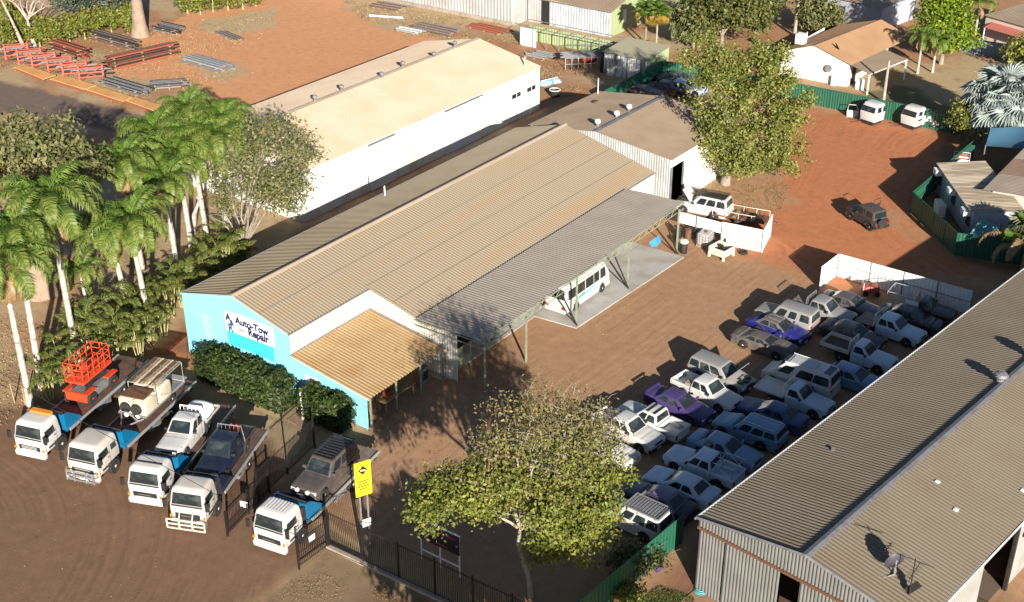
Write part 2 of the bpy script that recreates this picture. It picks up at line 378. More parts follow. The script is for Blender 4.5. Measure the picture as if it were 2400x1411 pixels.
# ------------------------------------------------------------------ buildings
def corr_obj(name, m, parent, *quads, pitch=.25, h=.035):
    mb = MB()
    for q in quads: mb.corr(*q, pitch=pitch, h=h)
    return mb.build(name, m, parent)
def trim(name, m, parent, *runs, r=.07, n=4):
    mb = MB()
    for q in runs: mb.tube(q, r, n)
    return mb.build(name, m, parent)
def roof_vent(parent, loc, m=None, s=1.0):
    """spinning turbine vent: ball of vanes on a collar"""
    c = MB().lathe([(.17 * s, -.15), (.17 * s, .22)], loc, n=12).build("vent_collar", grey_steel, parent)
    b = MB(); prof = [(.17, .22), (.27, .3), (.3, .42), (.26, .55), (.12, .62), (.02, .63)]
    b.lathe([(r * s, h) for r, h in prof], loc, n=14)
    for k in range(12):
        a = 2 * math.pi * k / 12
        b.tube([(loc[0] + math.cos(a + .3 * (i - 2)) * r * s * 1.03, loc[1] + math.sin(a + .3 * (i - 2)) * r * s * 1.03, loc[2] + h) for i, (r, h) in enumerate(prof[:5])], .014 * s, 3)
    return b.build("turbine_head", m or white_clean, parent, 40)

# ---- main workshop with the pale blue gable
wk = thing("workshop", "long tan roofed workshop with a pale blue gable and Auto-Tow sign", "workshop")
def gable_z(y): return 6.17 - (y - 11.5) * .268 if y > 11.5 else 6.17 - (11.5 - y) * .254
fw_ = MB()
def gw(y0, z0, y1, z1): fw_.corr((0, y0, 0), (0, y1, 0), (0, y1, z1), (0, y0, z0), pitch=.19, h=.02)
gw(16.6, gable_z(16.6) - .06, 11.5, 6.1); gw(11.5, 6.1, 6.5, 4.84); gw(6.5, 3.22, 5.45, 3.08); gw(4.2, 2.92, 0, 2.34)
gw(5.45, 3.08, 4.2, 2.92)
fw_.build("front_wall", blue_wall, wk)
MB().box((-.03, 11.5, 6.03), (.03, .3, .3)).build("apex_plate", blue_wall, wk)
fas = MB(); fas.tube([(-.02, 16.85, 4.72), (-.02, 11.5, 6.13), (-.02, 6.55, 4.86)], .075, 4); fas.tube([(-.02, 6.45, 3.24), (-.02, -.25, 2.3)], .075, 4)
fas.build("barge_board", mat("barge_blue", (.42, .66, .70), .5), wk)
MB().box((-.02, 16.62, 2.4), (.09, .09, 4.75)).box((-.02, 6.5, 4.05), (.09, .09, 1.6)).box((-.01, 0, 1.15), (.12, .09, 2.3)).build("corner_flashing", blue_wall, wk)
corr_obj("roof_slope", roof_tan, wk, ((-.12, 16.9, 4.74), (40.4, 16.9, 4.74), (40.4, 11.5, 6.19), (-.12, 11.5, 6.19)), pitch=.28, h=.10)
corr_obj("roof_slope", roof_rust, wk, ((7.9, 2.15, 3.81), (7.9, 11.5, 6.19), (40.4, 11.5, 6.19), (40.4, 2.15, 3.81))[::-1] if False else ((7.9, 11.5, 6.19), (40.4, 11.5, 6.19), (40.4, 2.15, 3.81), (7.9, 2.15, 3.81))[0:0] or ((40.4, 11.5, 6.19), (7.9, 11.5, 6.19), (7.9, 2.15, 3.81), (40.4, 2.15, 3.81)),
         ((7.9, 11.5, 6.19), (-.12, 11.5, 6.19), (-.12, 6.45, 4.9), (7.9, 6.45, 4.9)), pitch=.28, h=.032)
lap = mat("lap_joint_strip", (.25, .20, .14), .7, 0, (.29, .205, .13), 1.2)  # slightly darker strips marking the sheet laps
for yy, xa in ((9.1, -.1), (6.7, 7.95), (4.4, 7.95)): zz = 6.19 - (11.5 - yy) * .2545; MB().slab([(xa, yy, zz + .05), (40.4, yy, zz + .05), (40.4, yy - .05, zz + .037), (xa, yy - .05, zz + .037)], (0, 0, .006)).build("lap_joint", lap, wk)
rc = MB(); rc.slab([(-.14, 11.75, 6.21), (40.42, 11.75, 6.21), (40.42, 11.5, 6.29), (-.14, 11.5, 6.29)], (0, 0, .015)); rc.slab([(-.14, 11.25, 6.21), (40.42, 11.25, 6.21), (40.42, 11.5, 6.29), (-.14, 11.5, 6.29)], (0, 0, .015))
rc.build("ridge_cap", roof_cream, wk)
trim("gutter", grey_steel, wk, [(7.9, 2.12, 3.76), (40.4, 2.12, 3.76)], [(-.1, 6.42, 4.84), (7.9, 6.42, 4.84)], [(-.1, 16.97, 4.68), (40.4, 16.97, 4.68)], [(-.1, 6.44, 3.32), (7.85, 6.44, 3.32)], [(7.83, 6.44, 3.32), (7.83, .0, 2.5)], r=.06)
corr_obj("clerestory_wall", cream_iron, wk, ((0, 6.5, 3.3), (7.95, 6.5, 3.3), (7.95, 6.5, 4.85), (0, 6.5, 4.85)), ((7.95, 6.5, 2.0), (7.95, -.1, 2.0), (7.95, 2.2, 3.72), (7.95, 6.5, 4.82))[0:0] or ((7.95, 6.5, 0), (7.95, 2.15, 0), (7.95, 2.15, 3.76), (7.95, 6.5, 4.84)), pitch=.22, h=.03)
corr_obj("lean_to_roof", mat("golden_roof_iron", (.37, .255, .13), .5, 0, (.32, .19, .08), .5, .45, .75), wk, ((7.8, 6.45, 3.3), (-.12, 6.45, 3.3), (-.12, -.35, 2.38), (7.8, -.35, 2.38)), pitch=.28, h=.05)
corr_obj("canopy_roof", canopy_grey, wk, ((35.4, 2.12, 3.98), (7.7, 2.12, 3.98), (7.5, -3.62, 4.16), (35.4, -3.4, 4.18)), pitch=.3, h=.04)
MB().corr((7.97, 2.15, 0), (7.97, -1.2, 0), (7.97, -1.2, 4.02), (7.97, 2.15, 3.9), .22, .03).build("end_screen", cream_iron, wk)
# side walls, dark rear bay
corr_obj("side_wall", cream_iron, wk, ((8, 2.2, 0), (40.2, 2.2, 0), (40.2, 2.2, 3.72), (8, 2.2, 3.72)))
corr_obj("far_wall", cream_iron, wk, ((40.2, 16.6, 0), (0, 16.6, 0), (0, 16.6, 4.7), (40.2, 16.6, 4.7)))
corr_obj("back_wall", cream_iron, wk, ((40.3, 2.2, 0), (40.3, 11.5, 0), (40.3, 11.5, 6.05), (40.3, 2.2, 3.72)), ((40.3, 11.5, 0), (40.3, 16.6, 0), (40.3, 16.6, 4.7), (40.3, 11.5, 6.05)), pitch=.25)
MB().box((14, 2.14, 1.55), (4.2, .06, 3.1)).build("roller_door", grey_steel, wk)
MB().box((22, 2.14, 1.55), (4.2, .06, 3.1)).build("roller_door", grey_steel, wk)
# lean-to side: open bay with posts and dark inside wall
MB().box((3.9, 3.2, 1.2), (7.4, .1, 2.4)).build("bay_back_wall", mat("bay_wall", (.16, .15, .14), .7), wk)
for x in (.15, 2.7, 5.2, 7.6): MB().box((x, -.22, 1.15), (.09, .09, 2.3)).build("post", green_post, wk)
# canopy frame
for x, y in ((8.0, -3.5), (12.8, -3.5), (19.3, -3.46), (26.6, -3.5), (34.2, -3.62)):
    MB().box((x, y, 2.02), (.12, .12, 4.04)).build("post", green_post, wk)
for x0, y0 in ((19.3, -3.46), (26.6, -3.5), (34.2, -3.62)):
    MB().tube([(x0 - .1, y0 - .15, .1), (x0 - 2.0, y0 + .1, 3.6)] if x0 > 19 else [(x0 - .15, y0 - .1, .1), (x0 - .75, y0 + .1, 1.7)], .06, 6).build("brace", dark_steel, wk)
MB().box((8.3, .2, 1.6), (.09, .09, 3.3)).build("post", green_post, wk)
tr = MB()
tr.tube([(7.5, -3.64, 4.08), (35.4, -3.42, 4.1)], .06, 4); tr.tube([(7.5, -3.64, 3.62), (35.4, -3.42, 3.64)], .045, 4)
k = 0
while 8 + k * 1.05 < 33.6:
    xa = 8 + k * 1.05; ya = -3.62 + (xa - 8) * .0079
    tr.tube([(xa, ya, 3.63), (xa + .52, ya + .004, 4.08), (xa + 1.05, ya + .008, 3.63)], .02, 3); k += 1
tr.tube([(7.62, 2.1, 3.88), (7.46, -3.62, 4.06)], .055, 4); tr.tube([(7.62, 2.1, 3.5), (7.46, -3.62, 3.62)], .04, 4)
tr.tube([(35.42, 2.1, 3.88), (35.42, -3.4, 4.08)], .055, 4)
tr.build("edge_truss", green_post, wk)
for x in (14, 20, 26.4, 33.5): MB().tube([(x, 2.1, 3.86), (x, -3.45, 4.02)], .05, 4).build("rafter", green_post, wk)
# sign, turquoise roller door, small sign, faded list on the gable
sg = MB().slab([(-.05, 12.45, 3.3), (-.05, 12.45, 4.78), (-.05, 10.9, 4.95), (-.05, 7.85, 4.95), (-.05, 7.85, 3.42)], (-.025, 0, 0)).build("sign_board", white_clean, wk)
navy = mat("navy_lettering", (.012, .018, .09), .5); aqua = mat("blue_lettering", (.015, .11, .26), .5); redl = mat("faded_red_lettering", (.42, .22, .22), .6)
RT, UPV = (0, -1, 0), (0, 0, 1)
text("A", .72, (-.09, 12.36, 4.15), RT, UPV, navy, sg); text("&", .55, (-.09, 11.98, 3.86), RT, UPV, navy, sg); text("R", .78, (-.09, 12.22, 3.36), RT, UPV, aqua, sg)
text("Auto-Tow", .74, (-.09, 11.42, 4.16), RT, UPV, navy, sg, wide=.98)
text("and", .36, (-.09, 11.12, 3.66), RT, UPV, redl, sg); text("Repair", .80, (-.09, 10.28, 3.6), RT, UPV, navy, sg, wide=.92)
dr = MB().corr((-.04, 12.4, 2.26), (-.04, 8.0, 2.26), (-.04, 8.0, 3.36), (-.04, 12.4, 3.26), .2, .02).build("window_shutter", teal, wk)
s2 = MB().slab([(-.05, 5.2, 1.4), (-.05, 5.2, 2.3), (-.05, 4.0, 2.3), (-.05, 4.0, 1.3)], (-.025, 0, 0)).build("small_sign", white_clean, wk)
MB().tube([(-.085, 4.85, 1.9), (-.085, 4.6, 2.15), (-.085, 4.4, 2.0), (-.085, 4.15, 1.95), (-.085, 3.95, 1.75)], .03, 4).tube([(-.085, 4.7, 2.05), (-.085, 4.3, 2.15), (-.085, 4.0, 1.95)], .025, 4).build("red_logo", redl, s2)
MB().tube([(-.085, 4.75, 1.75), (-.085, 4.35, 1.78), (-.085, 3.9, 1.6)], .03, 4).build("blue_logo", aqua, s2)
fl = MB()
for i in range(9):
    fl.box((-.035, 14.6 - (i % 2) * .06 - i * .035, 3.75 - i * .22), (.012, 1.0 - .15 * (i % 3), .06))
fl.build("faded_price_list", mat("faded_lettering", (.50, .58, .66), .6), wk)
MB().slab([(-.05, 4.9, .25), (-.05, 4.9, 1.4), (-.05, 3.0, 1.2), (-.05, 3.0, .25)], (-.02, 0, 0)).build("window", teal, wk)
MB().box((-1.34, 4.21, 1.05), (.8, .07, 2.1), R(15)).build("open_door", white_clean, wk)
vp = MB().tube([(21, 16.2, 4.9), (21, 16.2, 5.75)], .06, 6).build("vent_pipe", white_clean, wk)

# ---- rear shed behind it
rs = thing("rear_shed", "tan roofed iron shed with three ridge vents behind the workshop", "shed")
corr_obj("roof_slope", roof_brown, rs, ((41.4, 16.4, 4.8), (53.4, 16.2, 4.8), (53.4, 8.75, 5.75), (41.4, 8.95, 5.75)), ((53.4, 8.75, 5.75), (53.4, 1.0, 4.8), (41.4, 1.15, 4.8), (41.4, 8.95, 5.75))[0:0] or ((53.4, 8.75, 5.75), (41.4, 8.95, 5.75), (41.4, 1.15, 4.8), (46.1, 1.05, 4.8))[0:0] or ((53.4, 8.75, 5.75), (41.4, 8.95, 5.75), (41.4, 1.1, 4.8), (53.4, 1.0, 4.8)), pitch=.25)
MB().slab([(41.4, 9.15, 5.78), (53.4, 8.95, 5.78), (53.4, 8.55, 5.78), (41.4, 8.75, 5.78)], (0, 0, .04)).build("ridge_cap", grey_steel, rs)
corr_obj("front_wall", silver_iron, rs, ((41.55, 16.1, 0), (41.55, 8.95, 0), (41.55, 8.95, 5.7), (41.55, 16.1, 4.78)), ((41.55, 8.95, 0), (41.55, 1.3, 0), (41.55, 1.3, 4.78), (41.55, 8.95, 5.7)), pitch=.25)
corr_obj("far_wall", white_clean, rs, ((53.2, 16, 0), (41.6, 16, 0), (41.6, 16, 4.75), (53.2, 16, 4.75)))
corr_obj("side_wall", white_clean, rs, ((43.9, 1.3, 0), (53.2, 1.3, 0), (53.2, 1.3, 4.75), (43.9, 1.3, 4.75)), ((41.6, 1.3, 4.0), (43.9, 1.3, 4.0), (43.9, 1.3, 4.75), (41.6, 1.3, 4.75)), pitch=.25)
corr_obj("back_wall", silver_iron, rs, ((53.3, 1.2, 0), (53.3, 8.8, 0), (53.3, 8.8, 5.65), (53.3, 1.2, 4.75)), ((53.3, 8.8, 0), (53.3, 16.0, 0), (53.3, 16, 4.75), (53.3, 8.8, 5.65)))
MB().box((47, 8, .03), (11, 13, .05)).build("floor", mat("oily_floor", (.09, .075, .06), .9), rs)
MB().box((43.75, 1.2, 2), (.14, .12, 4)).box((41.65, 1.22, 2), (.12, .12, 4)).build("door_frame", grey_steel, rs)
for px_ in (43.0, 45.9, 48.1): roof_vent(rs, (px_, 9.75 if px_ < 44 else 9.5, 5.66), s=.85)
MB().tube([(52.6, 15.7, 4.85), (52.6, 15.7, 6.4)], .05, 6).build("roof_pipe", white_clean, rs)
MB().box((49.6, 14.1, 5.2), (.6, .25, .12)).build("roof_patch", rust, rs)

# ---- cream roofed white warehouse
wh = thing("warehouse", "long white walled warehouse with a cream roof and six ridge vents", "warehouse")
corr_obj("roof_slope", roof_cream, wh, ((20.8, 41.5, 4.6), (57.1, 41.5, 4.6), (57.1, 33.7, 6.25), (20.8, 33.7, 6.25)), ((57.1, 33.7, 6.25), (20.8, 33.7, 6.25), (20.8, 25.45, 4.62), (57.1, 25.45, 4.62)), pitch=.28, h=.09)
MB().slab([(20.7, 34, 6.28), (57.15, 34, 6.28), (57.15, 33.4, 6.28), (20.7, 33.4, 6.28)], (0, 0, .03)).build("ridge_cap", roof_cream, wh)
corr_obj("side_wall", white_wall, wh, ((21, 25.6, 0), (56.95, 25.6, 0), (56.95, 25.6, 4.6), (21, 25.6, 4.6)), pitch=.28, h=.03)
corr_obj("back_wall", white_wall, wh, ((56.95, 25.6, 0), (56.95, 33.7, 0), (56.95, 33.7, 6.2), (56.95, 25.6, 4.6)), ((56.95, 33.7, 0), (56.95, 41.3, 0), (56.95, 41.3, 4.6), (56.95, 33.7, 6.2)), pitch=.28)
corr_obj("front_wall", white_wall, wh, ((21, 41.3, 0), (21, 33.7, 0), (21, 33.7, 6.2), (21, 41.3, 4.6)), ((21, 33.7, 0), (21, 25.6, 0), (21, 25.6, 4.6), (21, 33.7, 6.2)), pitch=.28)
corr_obj("far_wall", white_wall, wh, ((56.95, 41.3, 0), (21, 41.3, 0), (21, 41.3, 4.6), (56.95, 41.3, 4.6)))
for x in (31.9, 35.6, 40.8, 44.7, 49.0, 53.3): roof_vent(wh, (x, 34.0 if x not in (40.8, 49.0) else 33.4, 6.22), grey_steel, s=.8)
for x in (52.5, 55.2):
    w_ = MB().box((x, 25.53, 2.75), (1.7, .08, .62)).build("window_frame", white_clean, wh)
    MB().box((x, 25.48, 2.75), (1.5, .06, .46)).build("pane", glass, w_); MB().box((x, 25.47, 2.75), (.06, .09, .46)).build("mullion", white_clean, w_)
MB().box((35.7, 25.54, 1.1), (1.1, .07, 2.2)).build("door", mat("cream_door", (.60, .53, .42), .6), wh)
for x0, x1 in ((40.6, 46.7), (29.5, 33.2)):
    MB().box(((x0 + x1) / 2, 25.47, 4.42), (x1 - x0, .12, .16)).build("door_track", grey_steel, wh)
MB().box((43.6, 25.5, 2.15), (5.8, .07, 4.3)).build("sliding_door", mat("grey_white_door", (.66, .66, .67), .5), wh)
MB().box((31.4, 25.5, 2.15), (3.6, .07, 4.3)).build("sliding_door", mat("grey_white_door", (.66, .66, .67), .5), wh)
MB().tube([(22.9, 25.5, .2), (22.9, 25.5, 4.6)], .06, 6).tube([(46.2, 25.4, .2), (46.2, 25.4, 4.4)], .05, 6).tube([(54.9, 25.4, 0), (54.9, 25.4, 1.2)], .07, 6).build("downpipe", white_wall, wh)
MB().tube([(55.6, 26.6, 4.9), (55.6, 26.6, 5.9)], .09, 8).build("roof_pipe", roof_cream, wh)

# ---- foreground shed on the right
fs = thing("foreground_shed", "long galvanised shed with ribbed brown roof and satellite dish at right", "shed", (-1.4, -24.55, 0), R(-7.8))
# local axes: x along the shed, y to its left (so the shed body lies at negative y)
RID, REV, LEN = -6.25, -12.2, 56
zr = lambda y: 5.78 - abs(y - RID) * .165
fsr = mat("weathered_vignetted_shed_roof", (.185, .152, .11), .55, 0, (.165, .13, .09), .3, .4, .7)  # weathered iron, with lens vignetting painted in as a darker tone
corr_obj("roof_slope", fsr, fs, ((-.15, .15, zr(.15)), (LEN, .15, zr(.15)), (LEN, RID, 5.78), (-.15, RID, 5.78)), pitch=.26, h=.05)
corr_obj("roof_slope", fsr, fs, ((LEN, RID, 5.78), (-.15, RID, 5.78), (-.15, REV - .1, zr(REV - .1)), (LEN, REV - .1, zr(REV - .1))), pitch=.26, h=.05)
MB().slab([(-.18, RID + .22, 5.82), (LEN, RID + .22, 5.82), (LEN, RID, 5.87), (-.18, RID, 5.87)], (0, 0, .015)).slab([(-.18, RID - .22, 5.82), (LEN, RID - .22, 5.82), (LEN, RID, 5.87), (-.18, RID, 5.87)], (0, 0, .015)).build("ridge_cap", grey_steel, fs)
def fwall(y0, y1, z0, top): return ((0, y0, z0), (0, y1, z0), (0, y1, top(y1)), (0, y0, top(y0)))
t_lo = lambda y: 4.16; t_g = lambda y: zr(y) - .05
fsw = mat("vignetted_galvanised_iron", (.18, .18, .17), .55, .1, (.14, .138, .13), .8, .4, .7)  # galvanised iron colour darkened to paint in lens vignetting
corr_obj("front_wall", fsw, fs, fwall(-1.6, -4.88, 0, t_lo), fwall(-6.05, -12.05, 0, t_lo), pitch=.2, h=.045)
corr_obj("sliding_door", fsw, fs, tuple((p[0] - .06, p[1], p[2]) for p in fwall(0, -1.55, 0, t_lo)), pitch=.2, h=.045)
corr_obj("gable_wall", fsw, fs, tuple((p[0] - .12, p[1], p[2]) for p in fwall(0.05, RID, 4.3, t_g)), tuple((p[0] - .12, p[1], p[2]) for p in fwall(RID, REV, 4.3, t_g)), pitch=.2, h=.045)
MB().box((-.14, (REV) / 2, 4.22), (.2, -REV + .1, .16)).build("gable_beam", rust, fs)
MB().tube([(-.2, .2, zr(.2) + .02), (-.2, RID, 5.83), (-.2, REV - .1, zr(REV) + .02)], .09, 4).build("barge_board", grey_steel, fs)
trim("gutter", silver_iron, fs, [(-.2, .25, 4.66), (LEN, .25, 4.66)], [(-.1, REV - .16, 4.72), (LEN, REV - .16, 4.72)], r=.08)
MB().box((.3, -5.45, 1.1), (.05, 1.2, 2.2)).build("inner_partition", mat("brown_door", (.05, .03, .02), .7), fs)
MB().box((6, -6, .03), (11.8, 11.9, .05)).build("floor", mat("shed_floor", (.14, .10, .07), .9), fs)
corr_obj("side_wall", silver_iron, fs, ((LEN, 0, 0), (0, 0, 0), (0, 0, 4.7), (LEN, 0, 4.7)), pitch=.24)
gw2 = mat("grey_white_iron", (.32, .32, .31), .5, 0, (.27, .26, .24), .6)
corr_obj("side_wall", gw2, fs, ((0, REV + .1, 0), (7.5, REV + .1, 0), (7.5, REV + .1, 4.72), (0, REV + .1, 4.72)), ((11.2, REV + .1, 0), (LEN, REV + .1, 0), (LEN, REV + .1, 4.72), (11.2, REV + .1, 4.72)), pitch=.24, h=.02)
MB().box((9.35, REV + .14, 4.5), (3.7, .1, .45)).build("door_head", dark_steel, fs)
MB().box((7.6, REV - .7, .9), (.08, 1.6, 1.8)).build("shaded_wall_strip", mat("ochre_wall_shade", (.05, .035, .016), .6), fs)  # dark ochre panel standing in for a strip of wall, shade painted in
MB().box((11.3, REV + .05, 2.3), (.2, .2, 4.6)).build("door_frame", dark_steel, fs)
MB().box((12.7, REV + .03, 3.1), (.9, .05, .22)).build("dark_sign", dark_steel, fs)
for x, y in ((21.9, RID + .3), (26.0, RID + .25)): roof_vent(fs, (x, y, 5.75), grey_steel, 1.35)
for x, y in ((10.2, -7.9), (9.0, -9.6), (13.4, -11.3)): MB().box((x, y, zr(y) + .05), (.22, .22, .1)).build("roof_fitting", white_clean, fs)
MB().box((9.6, -2.0, zr(-2.0) + .06), (.16, .16, .1)).build("roof_fitting", grey_steel, fs)
d = thing("satellite_dish", "dark round satellite dish on a mast on the foreground shed roof", "dish", (-0.62, -34.54, 5.20))
bw = MB().lathe([(.02, .0), (.28, .04), (.5, .14), (.52, .16), (.28, .06), (.02, .02)], n=20); bwm = bw.mesh("bowl", mat("dark_dish", (.05, .045, .06), .5), 40); bo = place("bowl", bwm, d); bo.rotation_euler = (R(78), 0, R(140)); bo.location = (0, 0, .8)
MB().tube([(0, 0, 0), (0, 0, 1.0)], .05, 8).tube([(0, 0, .1), (.6, .3, .02)], .03).tube([(0, 0, .1), (-.5, .4, .02)], .03).build("mast", grey_steel, d)
MB().tube([(0, 0, .55), (.4, .7, .95), (.45, .75, 1.05)], .025).build("feed_arm", grey_steel, d)
an = thing("roof_aerial", "thin television aerial with dark panel beside the satellite dish", "aerial", (-1.31, -35.57, 5.01))
MB().tube([(0, 0, 0), (0, 0, 2.2)], .03).tube([(0, -.9, 2.1), (0, .9, 2.1)], .02).tube([(-.5, 0, 1.3), (1.0, 0, 1.3)], .02).build("mast", dark_steel, an)
el = MB()
for i in range(7): el.tube([(-.4 + i * .22, -.28 + i * .02, 1.3), (-.4 + i * .22, .28 - i * .02, 1.3)], .012, 4)
el.build("elements", dark_steel, an)
MB().box((.1, -.1, .45), (.05, .35, .9), M=Matrix.Rotation(R(35), 4, 'X')).build("panel", dark_steel, an)

# ---- sheds along the top edge
hall = thing("silver_hall", "tall silver iron hall at the back of the orange yard", "hall")
corr_obj("front_wall", silver_iron, hall, ((81, 82, 0), (81, 46.3, 0), (81, 46.3, 6.2), (81, 82, 6.2)), pitch=.5, h=.05)
corr_obj("side_wall", silver_iron, hall, ((81, 46.3, 0), (95, 46.3, 0), (95, 46.3, 6.2), (81, 46.3, 6.2)), pitch=.5)
corr_obj("roof_slope", roof_tan, hall, ((80.8, 82, 6.2), (80.8, 46.1, 6.2), (95, 46.1, 7.6), (95, 82, 7.6)), pitch=.5)
MB().box((80.9, 64, .25), (.12, 35.6, .5)).build("plinth", kerb_mat, hall)
gs = thing("green_gable_shed", "shed with silver front wall, tan roof and pale green gable end", "shed")
corr_obj("front_wall", mat("silver_shed_iron", (.50, .54, .58), .4, .2, (.38, .41, .45), .8, .4, .7), gs, ((84, 42.6, 0), (84, 33.4, 0), (84, 33.4, 3.1), (84, 42.6, 3.3)), pitch=.4)
corr_obj("front_wall", silver_iron, gs, ((84.02, 46, 0), (84.02, 43.9, 0), (84.02, 43.9, 5), (84.02, 46, 5)), pitch=.4)
gg = mat("pale_green_iron", (.30, .36, .19), .55, 0, (.27, .33, .17), .7)
corr_obj("gable_wall", gg, gs, ((84, 33.4, 0), (90.5, 33.4, 0), (90.5, 33.4, 4.7), (84, 33.4, 3.1)), ((90.5, 33.4, 0), (97, 33.4, 0), (97, 33.4, 3.1), (90.5, 33.4, 4.7)), pitch=.4, h=.03)
corr_obj("roof_slope", roof_brown, gs, ((83.7, 47, 3.15), (83.7, 33.2, 3.15), (90.5, 33.2, 4.8), (90.5, 47, 4.8)), ((97, 33.2, 3.15), (97, 47, 3.15), (90.5, 47, 4.8), (90.5, 33.2, 4.8)), pitch=.4)
for x in (87.2, 92.6): MB().box((x, 33.33, 2.0), (.75, .06, 1.7)).build("window", white_clean, gs)
MB().box((84.0, 43.25, 1.6), (.06, 1.2, 3.2)).build("doorway", dark_gap, gs)
lf = thing("pergola", "open grey pipe frame with low pale green wall before the silver shed", "frame")
fr = MB()
for i in range(8):
    y = 40.7 - i * 1.9
    MB().tube([(74.8, y, 0), (74.8, y, 2.4)], .06, 6).build("post", grey_steel, lf)
fr.tube([(74.8, 40.9, 2.4), (74.8, 27.2, 2.4)], .055, 4).tube([(76.8, 40.9, 2.7), (76.8, 27.2, 2.7)], .05, 4).tube([(74.8, 34, 1.2), (74.8, 27.4, 2.3)], .04, 4)
for i in range(8): y = 40.7 - i * 1.9; fr.tube([(74.8, y, 2.4), (76.8, y, 2.7)], .045, 4)
fr.build("top_rail", grey_steel, lf)
corr_obj("low_wall", gg, lf, ((77.2, 41, 0), (77.2, 27, 0), (77.2, 27, 1.9), (77.2, 41, 1.9)), pitch=.4)
MB().box((74.9, 39.6, 1.1), (.08, 2.3, 2.2)).build("white_panel", white_clean, lf)
ss = thing("small_shed", "small flat roofed shed with streaky white front behind the green fence", "shed", (71, 26.3, 0))
stripe = mat("streaky_white_iron", (.62, .62, .6), .6, 0, (.16, .16, .16), 2.2, .48, .58, stretch=(1, 1, .12))
corr_obj("front_wall", stripe, ss, ((0, 0, 0), (0, -5.6, 0), (0, -5.6, 2.6), (0, 0, 2.6)), pitch=.3)
corr_obj("side_wall", gg, ss, ((0, -5.6, 0), (5, -5.6, 0), (5, -5.6, 3.0), (0, -5.6, 2.6)), ((5, 0, 0), (0, 0, 0), (0, 0, 2.6), (5, 0, 3)), ((5, -5.6, 0), (5, 0, 0), (5, 0, 3), (5, -5.6, 3)), pitch=.3)
corr_obj("roof", mat("khaki_roof", (.32, .30, .20), .5), ss, ((-.3, .2, 2.62), (-.3, -5.8, 2.62), (5.2, -5.8, 3.05), (5.2, .2, 3.05)), pitch=.3)
MB().box((1.0, .35, 1.25), (1.6, .5, 2.4)).build("side_door", dark_gap, ss)

# ---- houses beyond the green fence
ho = thing("gable_house", "white gabled house with tan iron roof and verandah beyond green fence", "house")
yl, yr_, yk = 9.9, 1.8, 6.0
hx = 82.8; zk = 4.0
corr_obj("gable_wall", white_wall, ho, ((hx, yl, 0), (hx, yk, 0), (hx, yk, zk), (hx, yl, 2.7)), ((hx, yk, 0), (hx, yr_, 0), (hx, yr_, 2.6), (hx, yk, zk)), pitch=.5, h=.015)
corr_obj("side_wall", white_wall, ho, ((hx, yr_, 0), (95, yr_, 0), (95, yr_, 2.6), (hx, yr_, 2.6)), pitch=.5, h=.015)
corr_obj("far_wall", white_wall, ho, ((95, yl, 0), (hx, yl, 0), (hx, yl, 2.6), (95, yl, 2.6)), pitch=.5, h=.015)
corr_obj("roof_slope", mat("orange_tan_roof", (.37, .22, .12), .55, 0, (.33, .19, .1), .5), ho, ((97, yk - 2.2, zk + .1), (hx - .25, yk, zk + .08), (hx - .25, yr_ - .4, 2.6), (97, yr_ - 2.0, 2.6)), ((hx - .25, yl + .4, 2.6), (97, yl - 1, 2.6), (97, yk - 2.2, zk + .1), (hx - .25, yk, zk + .08)), pitch=.3)
corr_obj("verandah_roof", roof_brown, ho, ((90.5, yr_ - 1.2, 2.62), (hx - .25, yr_ - .35, 2.62), (81.4, -1.2, 2.35), (89.2, -2.6, 2.35)), pitch=.3)
for p_ in ((81.6, -1.1), (89, -2.5)): MB().box((p_[0], p_[1], 1.15), (.12, .12, 2.3)).build("verandah_post", white_clean, ho)
MB().tube([(81.5, -1.15, 2.3), (89.1, -2.55, 2.3)], .06, 4).build("verandah_beam", white_clean, ho)
a_ = MB().box((84.2, 8.3, 4.1), (1.0, 1.0, 1.1)).build("roof_cooler", white_clean, ho)
lv = MB()
for i in range(5): lv.box((83.68, 8.3, 3.75 + i * .17), (.03, .8, .05))
lv.build("louvre", grey_steel, a_)
MB().lathe([(.02, 0), (.4, .08), (.42, .1)], n=14).build("wall_dish", grey_steel, ho, 40, loc=(82.55, 4.0, 1.8)).rotation_euler = (0, R(-80), 0)
MB().box((82.5, 3.2, .55), (.4, .5, 1.1)).build("meter_box", white_clean, ho)
MB().lathe([(.02, 0), (.45, .1), (.47, .12)], n=14).build("roof_dish", dark_steel, ho, 40, loc=(84.4, 4.1, 3.8)).rotation_euler = (R(60), 0, R(40))
MB().tube([(88, 9.2, 2.9), (88, 9.2, 3.8)], .06).build("roof_pipe", white_clean, ho)
MB().box((84.5, 1.72, 1.05), (1.0, .06, 2.1)).build("door", dark_steel, ho)
MB().box((83.0, .3, .6), (.5, .9, 1.2)).build("water_heater", white_clean, ho)
h2 = thing("pink_awning_house", "low pale house with a dusty pink awning in the far right corner", "house", (110.11, -4.72, 0.00), R(-22))
MB().box((4, -6, 1.5), (8, 12, 3)).build("wall", mat("pale_pink_wall", (.58, .49, .42), .6), h2)
corr_obj("roof", roof_brown, h2, ((-.3, .3, 3.02), (-.3, -12.3, 3.02), (8.3, -12.3, 3.5), (8.3, .3, 3.5)), pitch=.4)
corr_obj("awning", mat("dusty_pink_iron", (.42, .13, .10), .6), h2, ((-1.6, -1, 2.0), (-1.6, -11, 2.0), (0, -11, 2.4), (0, -1, 2.4)), pitch=.4)
for y in (-1.2, -6, -10.8): MB().box((-1.5, y, 1.0), (.1, .1, 2.0)).build("awning_post", white_clean, h2)
MB().box((-.03, -9, 2.0), (.06, 1.3, 1.0)).build("window", grey_steel, h2)
h3 = thing("shaded_house", "blue grey shaded house half hidden by trees along top edge", "house", (107.32, 14.81, 0.00), R(-10))
